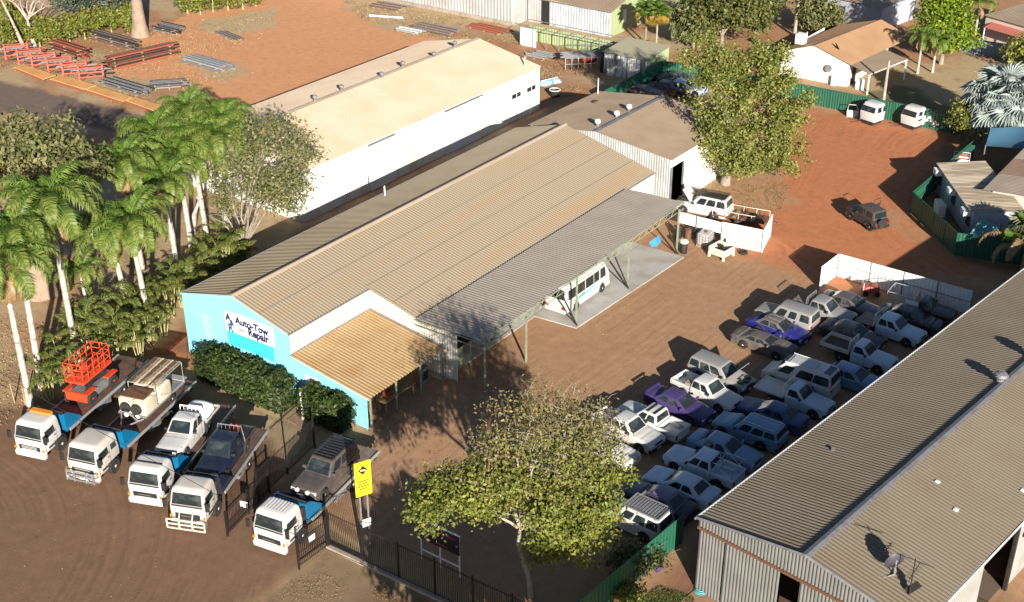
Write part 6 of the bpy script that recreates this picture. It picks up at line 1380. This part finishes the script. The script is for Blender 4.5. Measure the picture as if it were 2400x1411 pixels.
tufts("leaf_litter", [(50.93, 4.07), (57.91, -0.08), (52.51, -5.25), (46.75, -7.08), (44.58, -4.03), (48.63, 1.93)], 2500, .075, leaf_dry, .05, 5)
tufts("dry_grass", [(-15.39, -6.82), (-12.95, -6.33), (-10.79, -6.55), (-10.90, -12.48), (-11.97, -11.61)], 1100, .045, dry_grass, .06, 6)
tufts("lawn_grass", [(-4.47, -22.64), (-2.42, -22.89), (-2.11, -24.80), (-3.09, -25.71), (-5.32, -23.14)], 2500, .06, leafmat("lawn_blades", (.10, .13, .03)), .05, 7)

# ------------------------------------------------------------------ street furniture and yard clutter
def pole(label, base, h, r, m, cat="pole"):
    t = thing("pole", label, cat, (base[0], base[1], 0)); MB().tube([(0, 0, 0), (0, 0, h)], [r * 1.15, r * .8], 10).build("shaft", m, t, 60); MB().cyl((0, 0, h), (0, 0, h + .06), r * .9).build("cap", m, t); return t
pole("tall pale power pole at the top edge beside grey green tree", (97.75, 14.84, 0.00), 11, .2, bark_pale)
pole("pale power pole standing just behind the green fence near two white cabs", (80.21, -3.49, 0.00), 4.6, .17, bark_pale)
ow = thing("overhead_wire", "thin dark overhead wire crossing above the tow truck cabs", "wire")
a, b, c = [(-15.98, 16.31, 7.50), (-16.59, -2.43, 7.00), (-16.84, -16.24, 7.50)]
MB().tube([V(a).lerp(V(b), i / 8) + V((0, 0, -.25 * math.sin(math.pi * i / 8))) for i in range(8)] + [V(b).lerp(V(c), i / 8) + V((0, 0, -.25 * math.sin(math.pi * i / 8))) for i in range(9)], .02, 4).build("cable", dark_steel, ow)
# yellow sign
ys = thing("yellow_sign", "yellow board with a black diamond emblem on two posts by the gate", "sign", (-9.16, -8.01, -0.00), R(65))
# board normal is local -x, its width runs along local y
yel = mat("sign_yellow", (.72, .58, .015), .5); blk = mat("sign_black", (.02, .018, .02), .5)
bd = MB().rr([(3.75, -.04, .04, .48, .01), (5.95, -.04, .04, .48, .01)]).build("board", yel, ys)
MB().slab([(-.048, .0, 5.72), (-.048, .27, 5.42), (-.048, 0, 5.12), (-.048, -.27, 5.42)], (-.008, 0, 0)).build("emblem", blk, bd)
MB().slab([(-.06, .15, 5.40), (-.06, .15, 5.50), (-.06, -.15, 5.44), (-.06, -.15, 5.34)], (-.006, 0, 0)).build("emblem_bar", mat("emblem_white", (.6, .55, .3), .5), bd)
for i, wd in enumerate((.62, .7, .7, .55)): MB().box((-.048, .35 - wd / 2, 4.72 - i * .17), (.008, wd, .06)).build("text_line", blk, bd)
MB().box((.06, 0, 4.85), (.03, .9, 2.1)).build("backing", grey_steel, ys)
for s in (.22, -.22): MB().tube([(.1, s, 0), (.1, s, 5.6)], .055, 6).build("post", grey_steel, ys)
MB().box((-.0, -.05, 1.85), (.03, .5, .5)).build("notice_plate", white_clean, ys)
# billboard under the tree
bb = thing("billboard", "dark banner board with yellow and purple print on a white pipe frame", "sign", (-8.1, -12.35, 0))
MB().box((0, 0, 2.15), (.06, 2.75, 1.25)).build("board", mat("dark_print", (.02, .015, .022), .6, 0, (.045, .015, .05), 1.5, .45, .6), bb)
pr_ = [mat("print_yellow", (.55, .40, .04), .6), mat("print_purple", (.16, .03, .20), .6), mat("print_red", (.22, .03, .05), .6), mat("print_white", (.5, .5, .5), .6)]
for i, (y, z, l, h, k) in enumerate(((.7, 2.35, 1.1, .12, 0), (.75, 2.15, 1.0, .1, 0), (.8, 2.55, .9, .16, 1), (.9, 1.75, .7, .2, 1), (-.6, 2.5, 1.1, .12, 2), (-.2, 1.72, .9, .12, 2), (-.95, 2.1, .6, .08, 3))):
    MB().box((-.034, y, z), (.008, l, h)).build("print_block", pr_[k], bb)
MB().lathe([(.36, -.01), (.36, .01)], (-.036, -.85, 1.95), 'X', 20).build("printed_wheel", blk, bb)
for y in (1.33, 0, -1.33): MB().box((.05, y, 1.4), (.06, .06, 2.8)).build("leg", white_clean, bb)
MB().box((.05, 0, .7), (.06, 2.7, .06)).build("cross_rail", white_clean, bb); MB().box((.05, 0, 2.8), (.08, 2.8, .06)).build("top_rail", white_clean, bb)
# clutter beside the slab
ib = thing("ibc_tank", "grey plastic bulk tank in a cage in front of the white screen", "tank", (37.07, -4.73, 0.00), R(4))
MB().rr([(.2, -.55, .55, .5, .08), (1.15, -.58, .58, .52, .08), (1.25, -.5, .5, .45, .1)]).build("tank", mat("grey_poly", (.40, .40, .40), .4, 0, (.3, .28, .26), 2), ib, 40)
cg = MB()
for z in (.25, .5, .75, 1.0, 1.2): cg.tube([(-.6, -.54, z), (.6, -.54, z), (.6, .54, z), (-.6, .54, z), (-.6, -.54, z)], .015, 4)
for k in range(6):
    for s in (.54, -.54): cg.tube([(-.6 + k * .24, s, .15), (-.6 + k * .24, s, 1.2)], .015, 4)
for k in range(5):
    for s in (.6, -.6): cg.tube([(s, -.54 + k * .27, .15), (s, -.54 + k * .27, 1.2)], .015, 4)
cg.build("cage", grey_steel, ib); MB().box((0, 0, .1), (1.2, 1.1, .14)).build("pallet", wood, ib); MB().cyl((0, 0, 1.25), (0, 0, 1.32), .14).build("lid", rust, ib)
bn = thing("parts_bin", "cream open topped steel bin on stub legs by the white screen", "bin", (36.03, -6.77, 0.00), R(-8))
bm_ = cream_p
for s in (1, -1): MB().box((s * .75, 0, .62), (.05, 1.5, .6)).build("side", bm_, bn); MB().box((0, s * .75, .62), (1.5, .05, .6)).build("side", bm_, bn)
MB().box((0, 0, .36), (1.46, 1.46, .05)).build("floor", rust, bn)
for x in (.7, -.7):
    for y in (.7, -.7): MB().box((x, y, .2), (.16, .16, .4)).build("leg", bm_, bn)
for i in range(7): MB().box((rnd.uniform(-.5, .3), rnd.uniform(-.5, .4), .5 + .05 * i), (rnd.uniform(.2, .5), rnd.uniform(.2, .5), .15), rnd.uniform(0, 3)).build("scrap", plastic, bn)
def tyre(label, loc, az=0, flat=True, group=None):
    t = thing("tyre", label, "tyre", loc, az, group); m = MB().lathe([(.2, -.11), (.34, -.11), (.37, -.05), (.37, .05), (.34, .11), (.2, .11), (.2, -.11)], n=18); o = m.build("casing", rubber, t, 40)
    if flat: o.location = (0, 0, .11)
    else: o.rotation_euler = (R(80), 0, 0); o.location = (0, 0, .37)
    return t
tyre("loose black tyre lying by the cream bin", (37.52, -8.03, 0.00))
tyre("black tyre leaning under the raised white screen", (38.28, -6.00, 0.00), .3, False)
for i, (p, lb) in enumerate(zip([(34.81, -3.95, 0.00), (37.34, -2.97, 0.00), (37.18, -2.16, 0.00)], ("black oil drum at the foot of the canopy's end post", "rusty drum stack behind the black oil drum", "dark drum under the canopy edge"))):
    t = thing("drum", lb, "drum", p); MB().lathe([(.29, 0), (.3, .02), (.29, .3), (.3, .31), (.29, .6), (.3, .61), (.29, .88), (.27, .9), (.02, .89)], n=16).build("barrel", (dark_steel, rust, plastic)[i], t, 40); MB().cyl((.15, 0, .9), (.15, 0, .93), .04).build("bung", grey_steel, t)
    if i == 0: MB().lathe([(.2, .92), (.33, .92), (.35, 1.0), (.33, 1.1), (.2, 1.1)], n=16).build("basin", white_clean, t, 40)
st = thing("steel_scrap", "tangle of engine parts beneath the white screen", "scrap", (38.84, -3.30, 0.00))
for i in range(16): MB().box((rnd.uniform(-1.2, 1.2), rnd.uniform(-.5, .5), rnd.uniform(.1, .8)), (rnd.uniform(.15, .6), rnd.uniform(.1, .4), rnd.uniform(.1, .4)), rnd.uniform(0, 3)).build("part", (dark_steel, rust, grey_steel)[i % 3], st)
# flat trailer behind the screen
ft_ = thing("flat_trailer", "rusty flat trailer with side rails behind the white screen", "trailer", (43.05, -5.00, 0.00), R(-80))
MB().box((0, 0, .6), (4.6, 1.7, .1)).build("deck", rust, ft_)
rl_ = MB()
for s in (.85, -.85):
    rl_.tube([(-2.3, s, 1.1), (2.3, s, 1.1)], .035, 4)
    for k in range(5): rl_.tube([(-2.3 + k * 1.15, s, .6), (-2.3 + k * 1.15, s, 1.1)], .03, 4)
rl_.build("side_rail", cream_p, ft_)
for k in range(6): MB().box((-2.0 + k * .8, 0, .68), (.3, 1.5, .06)).build("plank", (wood, rust)[k % 2], ft_)
for s in (.75, -.75): wheel(ft_, 0, s, .34, .2, grey_steel)
MB().tube([(2.3, .6, .5), (3.4, 0, .5), (2.3, -.6, .5)], .05, 4).build("drawbar", rust, ft_)
# red and white item by the white fence, box in the back row
rw = thing("red_mower", "small red machine with pale pink panel in front of white fence", "machine", (36.65, -19.30, 0.00), R(-60))
MB().rr([(.25, -.6, .6, .42, .1), (.7, -.6, .6, .42, .1), (.85, -.3, .5, .36, .1)]).build("body", red_oxide, rw, 40); MB().box((-.64, 0, .75), (.06, .8, .7)).build("panel", mat("pale_pink_panel", (.62, .40, .38), .5), rw)
for x in (-.45, .45):
    for s in (.42, -.42): wheel(rw, x, s, .22, .14, grey_steel)
# rear yard: two truck cabs, door, frames
def cab(label, p, az, gap):
    t = thing("truck_cab", label, "truck cab", (p[0], p[1], 0), R(az), "white truck cabs by the green fence"); z0 = .45
    MB().rr([(z0, -.85, .85, .92, .15), (z0 + .8, -.85, .92, .98, .15), (z0 + .9, -.85, .9, .97, .15)]).build("cab_lower", white_p, t, 40)
    MB().rr([(z0 + .88, -.85, .88, .97, .15), (z0 + 1.5, -.83, .62, .92, .2), (z0 + 1.75, -.75, .45, .84, .2), (z0 + 1.8, -.6, .3, .7, .2)], cap_bot=False).build("cab_roof", white_p, t, 40)
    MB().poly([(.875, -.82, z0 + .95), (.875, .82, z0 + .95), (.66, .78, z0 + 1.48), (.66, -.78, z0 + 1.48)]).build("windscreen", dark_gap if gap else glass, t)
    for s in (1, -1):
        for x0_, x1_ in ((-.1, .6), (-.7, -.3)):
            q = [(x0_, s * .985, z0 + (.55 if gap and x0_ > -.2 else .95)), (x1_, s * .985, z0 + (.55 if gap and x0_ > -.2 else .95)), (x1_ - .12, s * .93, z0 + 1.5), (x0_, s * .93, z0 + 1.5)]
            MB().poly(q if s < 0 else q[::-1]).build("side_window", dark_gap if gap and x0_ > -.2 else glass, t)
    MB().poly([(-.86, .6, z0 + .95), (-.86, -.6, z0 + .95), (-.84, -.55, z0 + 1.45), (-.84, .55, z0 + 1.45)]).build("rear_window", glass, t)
    MB().box((0, 0, .25), (1.5, 1.3, .4)).build("skid", dark_steel, t)
    MB().tube([(.6, -1.2, .1), (.9, -2.0, .15)], .05).tube([(.9, -.6, .2), (1.5, -1.4, .05)], .05).build("loose_bar", rust, t)
cab("glazed white truck cab on the ground, left of the pair by the green fence", (73.34, -4.86, 0.00), 165, False)
cab("gutted white truck cab without door, right of the pair by the green fence", (74.55, -8.73, 0.00), 165, True)
ld = thing("loose_door", "white vehicle door leaning against the green back fence", "door", (73.78, -2.58, 0.00), R(-70))
MB().slab([(-.55, 0, 0), (.55, 0, 0), (.6, 0, .75), (-.6, 0, .75)], (0, .1, 0)).build("panel", white_p, ld)
MB().tube([(-.55, .05, .75), (-.45, .05, 1.35), (.3, .05, 1.35), (.55, .05, .75)], .05, 5).build("window_frame", white_p, ld)
pl_ = thing("white_plank", "short white plank leaning between the loose door and first cab", "plank", (73.09, -3.85, 0.00), R(-60)); MB().box((0, 0, .35), (.3, .06, 1.0), M=Matrix.Rotation(R(40), 4, 'X')).build("board", white_clean, pl_)
wb2 = thing("car_shell", "stripped white vehicle body shell beside the speckled bush", "vehicle shell", (76.03, -11.25, -0.00), R(-80))
body_loft(-1.9, 1.9, [(-1.9, 1.0), (1.9, .85)], 1.7, .3, (1.2, -1.2), .36).build("body", white_p, wb2, 35); MB().rr([(.95, -1.5, .7, .78, .1), (1.45, -1.3, .4, .66, .12), (1.5, -1.1, .2, .5, .12)], cap_bot=False).build("roof", white_p, wb2, 40)
MB().poly([(.72, -.7, 1.0), (.72, .7, 1.0), (.45, .6, 1.4), (.45, -.6, 1.4)]).build("windscreen", dark_gap, wb2)
# clothes line in the compound
cl_ = thing("clothes_rack", "white frame clothes rack hung with red and white washing", "clothes rack", (65.14, -16.76, 0.00), R(15))
MB().tube([(-1, -.7, 0), (-1, -.7, 1.7), (1, -.7, 1.7), (1, -.7, 0)], .03).tube([(-1, .7, 0), (-1, .7, 1.7), (1, .7, 1.7), (1, .7, 0)], .03).tube([(-1, -.7, 1.7), (-1, .7, 1.7)], .03).tube([(1, -.7, 1.7), (1, .7, 1.7)], .03).build("frame", white_clean, cl_)
for i in range(5): MB().slab([(-.9 + i * .4, -.6, 1.68), (-.9 + i * .4, .6, 1.68), (-.85 + i * .4, .6, .9), (-.85 + i * .4, -.6, .95)], (.03, 0, 0)).build("cloth", (white_clean, red_oxide, white_clean, red_paint, grey_steel)[i], cl_)
tb = thing("market_table", "small table of white boxes under the teal canopy", "table", (50.45, -23.49, 0.00), R(-20)); MB().box((0, 0, .72), (2.0, .9, .05)).build("top", wood, tb)
for x in (.9, -.9):
    for y in (.38, -.38): MB().box((x, y, .35), (.05, .05, .7)).build("leg", grey_steel, tb)
for i in range(3):
    bx = thing("white_box", ("left", "middle", "right")[i] + " white box on the table under the teal canopy", "box", (0, 0, 0), R(-20)); q = V((50.45, -23.49, 0.00)) + Matrix.Rotation(R(-20), 3, 'Z') @ V((.65 - .65 * i, 0, .745)); bx.location = q
    MB().box((0, 0, .15), (.45, .4, .3)).build("carton", white_clean, bx); MB().box((0, 0, .31), (.47, .42, .03)).build("lid", white_clean, bx)
sail("shade_sail", "rust orange cloth awning over the table in the compound", [(48.40, -24.23, 1.50), (48.94, -24.06, 1.90), (49.82, -25.72, 1.90), (49.12, -25.80, 1.50)], mat("orange_cloth", (.34, .10, .04), .8), "awning")
# hose by the foreground shed
hs = thing("garden_hose", "coil of turquoise garden hose by the foreground shed corner", "hose", (-1.42, -24.89, 0.00))
for j in range(3): MB().tube([((.38 - .05 * j) * math.cos(R(a)) + .04 * j, (.34 - .04 * j) * math.sin(R(a)), .04 + .05 * j + .02 * math.sin(R(a * 3))) for a in range(0, 361, 24)], .03, 5).build("coil", teal, hs)
MB().tube([(.3, .1, .05), (.7, .35, .03), (1.0, .2, .6)], .025, 5).build("tail", teal, hs)
# orange steel deck plates along the road
plate_m = mat("orange_plate", (.68, .37, .13), .7, 0, (.55, .27, .09), 1, .4, .7)
pp = [[(32.46, 82.36, 0.00), (33.81, 82.40, 0.00), (33.47, 76.11, -0.00), (31.70, 75.98, 0.00)], [(32.21, 75.52, 0.00), (33.93, 75.73, 0.00), (33.84, 69.39, 0.00), (32.13, 69.28, 0.00)], [(32.21, 69.16, 0.00), (33.74, 69.27, 0.00), (33.49, 62.96, 0.00), (31.99, 62.68, 0.00)], [(32.36, 62.64, 0.00), (33.66, 62.73, 0.00), (33.55, 57.68, -0.00), (31.87, 57.08, 0.00)]]
for i, q in enumerate(pp):
    t = thing("deck_plate", ("first", "second", "third", "last")[i] + " of four orange plates along the road edge counting from left", "plate", q[0], 0, "orange plates by the road"); o0 = V(q[0])
    MB().slab([V(p) - o0 + V((0, 0, .35)) for p in q], (0, 0, .08)).build("top", plate_m, t)
    a_, b_, c_, d_ = [V(p) - o0 for p in q]
    MB().tube([a_ + V((0, 0, .2)), d_ + V((0, 0, .2))], .09, 4).build("edge_beam", red_oxide, t); MB().tube([b_ + V((0, 0, .2)), c_ + V((0, 0, .2))], .09, 4).build("edge_beam", red_oxide, t)
# red oxide frames
rf = [(34.48, 86.83, 0.00), (34.14, 83.89, -0.00), (34.09, 81.18, 0.00), (34.16, 78.35, 0.00), (34.07, 75.53, 0.00), (34.26, 72.90, 0.00)]
for i, p in enumerate(rf):
    t = thing("storage_rack", ("first", "second", "third", "fourth", "fifth", "last")[i] + " of six red oxide storage racks from the left edge", "rack", p, R(-38), "red storage frames")
    for x in (0, 2.6): MB().box((x, 0, .95), (.2, .2, 1.9)).build("post", red_oxide, t)
    m = MB()
    for z in (.5, 1.0, 1.55): m.box((1.3, 0, z), (2.6, .16, .16)).box((0, .5, z), (.14, 1.0, .14)).box((2.6, .5, z), (.14, 1.0, .14))
    m.tube([(0, 0, .1), (2.6, 0, 1.6)], .06, 4).tube([(2.6, 0, .1), (0, 0, 1.6)], .06, 4)
    m.build("arms", red_oxide, t)
    for k in range(5): MB().tube([(rnd.uniform(-1.2, 0), .3 + .12 * k, .62 + .5 * (k % 3)), (rnd.uniform(2.6, 3.8), .35 + .1 * k, .62 + .5 * (k % 3))], .06, 5).build("stored_bar", (dark_steel, grey_steel, red_oxide)[k % 3], t)
# racks of steel sections, pipe stacks
def steel_rack(label, a, b, lv, mats, wd=1.2, n_=7, cat="steel stack"):
    a, b = V(a), V(b); l = (b - a).length; t = thing("steel_stack", label, cat, a, math.atan2((b - a).y, (b - a).x), "stacks of steel in the orange yard")
    for k in range(lv):
        for j in range(n_):
            y = -wd / 2 + wd * j / (n_ - 1); MB().box((l / 2 + rnd.uniform(-.5, .5), y + rnd.uniform(-.03, .03), .25 + k * .42), (l * rnd.uniform(.85, 1.05), .1, rnd.uniform(.1, .2))).build("bar", mats[(j + k) % len(mats)], t)
        for x in (.12, .5, .88): MB().box((l * x, 0, .1 + k * .42), (.15, wd + .3, .12)).build("bearer", wood, t)
    return t
S_ = {'a': ((40.74096704147158, 86.32517815729109, 0.0), (40.27749380258888, 79.27502911933296, 0.0)), 'b': ((46.092775401545154, 85.02278847411701, 0.0), (45.93237760706003, 77.2349165854987, 0.0)), 'c': ((38.27476452223131, 73.66865847489832, -7.105427357601002e-15), (47.610901524673466, 71.908913009928, 0.0)), 'd': ((46.625256700346725, 68.93949386607015, 0.0), (46.3489744150469, 61.80503408186216, 0.0)), 'e': ((35.562882061896445, 70.29585726122522, 0.0), (35.4180003099368, 62.934731239535424, 0.0)), 'f': ((53.59982907714708, 82.28084598448594, 0.0), (53.77800538664188, 78.09161471559216, 0.0)), 'g': ((56.84913309061264, 74.43583996825373, 0.0), (55.79852418487401, 69.5292912306562, 0.0)), 'h': ((73.45180046207078, 64.03694271031685, 0.0), (75.1144095768482, 59.60327104709661, 7.105427357601002e-15)), 'i': ((71.15323901431647, 57.00845802819994, 0.0), (71.25069202027683, 53.595811489648185, 0.0)), 'j': ((73.61711361154468, 56.22462384566893, 0.0), (73.60521701851643, 49.64777673030406, 0.0)), 'k': ((78.06257081878152, 50.666950441886215, 0.0), (77.64694337723247, 44.62859780872225, 0.0)), 'l': ((37.336640469164195, 64.48053420087722, 0.0), (40.28596630953953, 61.872160025898054, 0.0)), 'm': ((36.47550400329082, 58.29932146975099, -7.105427357601002e-15), (39.242315633038544, 58.311290611365365, -7.105427357601002e-15)), 'n': ((72.13774818532515, 37.52354216514479, 0.0), (72.22012047958128, 34.49311812842916, 0.0)), 'o': ((78.43066538972599, 67.23984599505877, -7.105427357601002e-15), (78.79032875902456, 62.295039921663246, 7.105427357601002e-15))}
steel_rack("dark rusty stack of channel bars below the gum trees", *S_['a'], 3, (rust, dark_steel, red_oxide))
steel_rack("grey brown stack of long bars below the second boab", *S_['b'], 3, (rust, grey_steel, dark_steel))
steel_rack("tallest red brown stack of long beams on a rack beside the plates", *S_['c'], 4, (red_oxide, rust, dark_steel), 1.0, 6)
steel_rack("low flat stack of grey blue purlins in the orange yard", *S_['d'], 2, (grey_steel, aluminium, grey_steel), 2.0, 12)
steel_rack("grey trestle stack of pipes behind the plates", *S_['e'], 2, (grey_steel, grey_steel, dark_steel), 1.6, 8)
steel_rack("small tangle of grey bars right of the second boab", *S_['f'], 2, (grey_steel, dark_steel), 2.0, 9)
steel_rack("short low stack of grey bars at the dirt's upper edge", *S_['g'], 1, (grey_steel, rust), 1.2, 6)
steel_rack("single long white beam lying near the silver hall", *S_['h'], 1, (white_clean, white_clean), .4, 3)
steel_rack("cluster of pale steel offcuts left of the warehouse's far end", *S_['i'], 1, (aluminium, grey_steel, white_clean), 1.8, 8)
steel_rack("spread of thin rusty bars in the dry grass behind the warehouse", *S_['j'], 1, (rust, grey_steel), 3.0, 8)
steel_rack("dark red bars lying near the lean-to frame", *S_['k'], 1, (red_oxide, rust), 2.2, 7)
steel_rack("trestles of grey steel above the palm tops", *S_['l'], 2, (grey_steel, dark_steel), 1.4, 7)
steel_rack("pale stack of white sections just above the highest palm", *S_['m'], 1, (white_clean, aluminium), 1.4, 6)
steel_rack("slatted blue grey grating flat on the ground by the lean-to frame", *S_['n'], 1, (grey_steel, aluminium), 2.6, 10)
steel_rack("scatter of thin rusty bars at the top edge near the hall", *S_['o'], 1, (rust, grey_steel), 2.5, 6)
gr = thing("pipe_rack", "grey rack of pipe posts behind the far end of the white warehouse", "rack", (69.57, 30.62, 0.00), R(-48))
for k in range(7): MB().tube([(k * .75, 0, 0), (k * .75, 0, 1.5)], .05, 5).build("post", aluminium, gr); MB().tube([(k * .75, 0, 1.4), (k * .75, 2.6, 1.3)], .04, 4).build("arm", grey_steel, gr)
for z in (.7, 1.4): MB().tube([(0, 0, z), (4.5, 0, z)], .04, 4).build("rail", aluminium, gr)
for k in range(8): MB().box((2.2 + rnd.uniform(-.3, .3), .3 + .3 * k, 1.45), (5.0, .1, .08)).build("stored_bar", grey_steel, gr)
rt = thing("red_tank", "bright red rounded tank trailer before the small shed", "tank", (73.19, 29.71, 0.00), R(-40)); MB().lathe([(.05, -.9), (.45, -.85), (.55, -.6), (.55, .6), (.45, .85), (.05, .9)], (0, 0, .75), 'X', 16).build("tank", red_paint, rt, 40)
for s in (.5, -.5): wheel(rt, 0, s, .28, .16, grey_steel)
for i in range(2):
    ot = thing("orange_tank", ("left", "right")[i] + " rust orange round tank at the foot of the skirted palms", "tank", [(82.27, 28.10, 0.00), (82.21, 26.98, 0.00)][i], 0, "orange tanks"); MB().lathe([(.5, 0), (.52, .9), (.4, 1.05), (.05, 1.1)], n=16).build("shell", mat("rust_orange", (.42, .14, .04), .6), ot, 40); MB().cyl((0, 0, 1.08), (0, 0, 1.16), .15).build("lid", rust, ot)
bt = thing("blue_boat", "small pale blue upturned dinghy behind the white warehouse", "boat", (64.71, 29.43, 0.00), R(-20)); MB().rr([(0, -1.5, 1.4, .6, .4), (.3, -1.45, 1.2, .5, .4), (.5, -1.2, .9, .25, .2)]).build("hull", mat("faded_blue_hull", (.14, .32, .50), .5, 0, (.4, .45, .5), 2), bt, 40); MB().tube([(-1.3, 0, .5), (1.0, 0, .52)], .04).build("keel", white_clean, bt)
tubb = thing("dark_tub", "dark round tub with white rim behind the rear shed", "tub", (61.34, 26.59, 0.00)); MB().lathe([(.5, 0), (.62, .7), (.55, .7), (.45, .1)], n=16).build("tub", dark_steel, tubb, 40); MB().tube([(.6 * math.cos(R(a)), .6 * math.sin(R(a)), .72) for a in range(0, 361, 30)], .05, 5).build("rim", white_clean, tubb)
fs_ = thing("leaning_sheet", "dark torn sheet propped on pale sticks beside the cane palms", "sheet", (-0.89, 20.24, 0.00), R(60))
MB().slab([(-.9, -.3, .05), (1.0, -.2, .05), (1.1, .5, 1.2), (0, .7, .7), (-.8, .5, .9)], (0, .03, .02)).build("sheet", mat("torn_brown_sheet", (.10, .075, .06), .8), fs_)
for a, b in (((-.9, -.3, 0), (-.2, .6, 1.5)), ((.4, -.3, 0), (.6, .7, 1.6)), ((1.0, -.2, 0), (-.6, .6, 1.2))): MB().tube([a, b], .03).build("stick", wood, fs_)
# clutter under the lean-to
lt_ = thing("workbench", "cluttered timber bench in the open bay under the lean-to roof", "bench", (3.6, .6, 0)); MB().box((0, 0, .8), (3.2, .8, .08)).build("top", wood, lt_)
for x in (-1.4, 1.4):
    for y in (-.3, .3): MB().box((x, y, .4), (.1, .1, .8)).build("leg", wood, lt_)
ch = [("red_crate", "red plastic crate on the bench under the lean-to", (2.8, .6, .84), red_oxide), ("grey_cabinet", "grey steel cabinet at the end of the open bay", (6.3, .5, 0), grey_steel)]
for n0, lb, lc, mm in ch:
    t = thing(n0, lb, n0.split("_")[1], lc); hh = .35 if lc[2] > 0 else 1.4
    MB().box((0, 0, hh / 2), (.6, .45, hh)).build("shell", mm, t); MB().box((0, -.235, hh * .6), (.5, .02, hh * .5)).build("front", dark_steel, t)
tr_ = thing("lean_to_awning_sheet", "tilted dark sheet awning over the door beside the lean-to roof", "awning", (8.1, -.3, 0)); MB().slab([(0, .6, 2.6), (1.6, .6, 2.6), (1.7, -.8, 2.45), (0, -.8, 2.45)], (0, 0, .04)).build("sheet", dark_steel, tr_); MB().tube([(1.6, -.7, 0), (1.6, -.7, 2.45)], .04).build("prop", green_post, tr_)
tk = thing("rain_tank", "pale green round water tank in the shade under the canopy's near end", "tank", (9.6, .6, 0)); MB().lathe([(.8, 0), (.8, 1.9), (.6, 2.1), (.1, 2.2)], n=20).build("shell", gg, tk, 40); MB().cyl((0, 0, 2.18), (0, 0, 2.3), .2).build("lid", plastic, tk)
tarp = thing("blue_tarp", "scrap of blue tarpaulin caught on the canopy truss", "tarpaulin", (29.2, -4.2, 3.15)); MB().add([(-.8, 0, .3), (0, -.12, .45), (.8, 0, .35), (.7, -.25, -.1), (-.1, -.3, -.2), (-.7, -.2, -.05)], [(0, 1, 4, 5), (1, 2, 3, 4)]).build("cloth", mat("tarp_blue", (.05, .25, .55), .6), tarp)
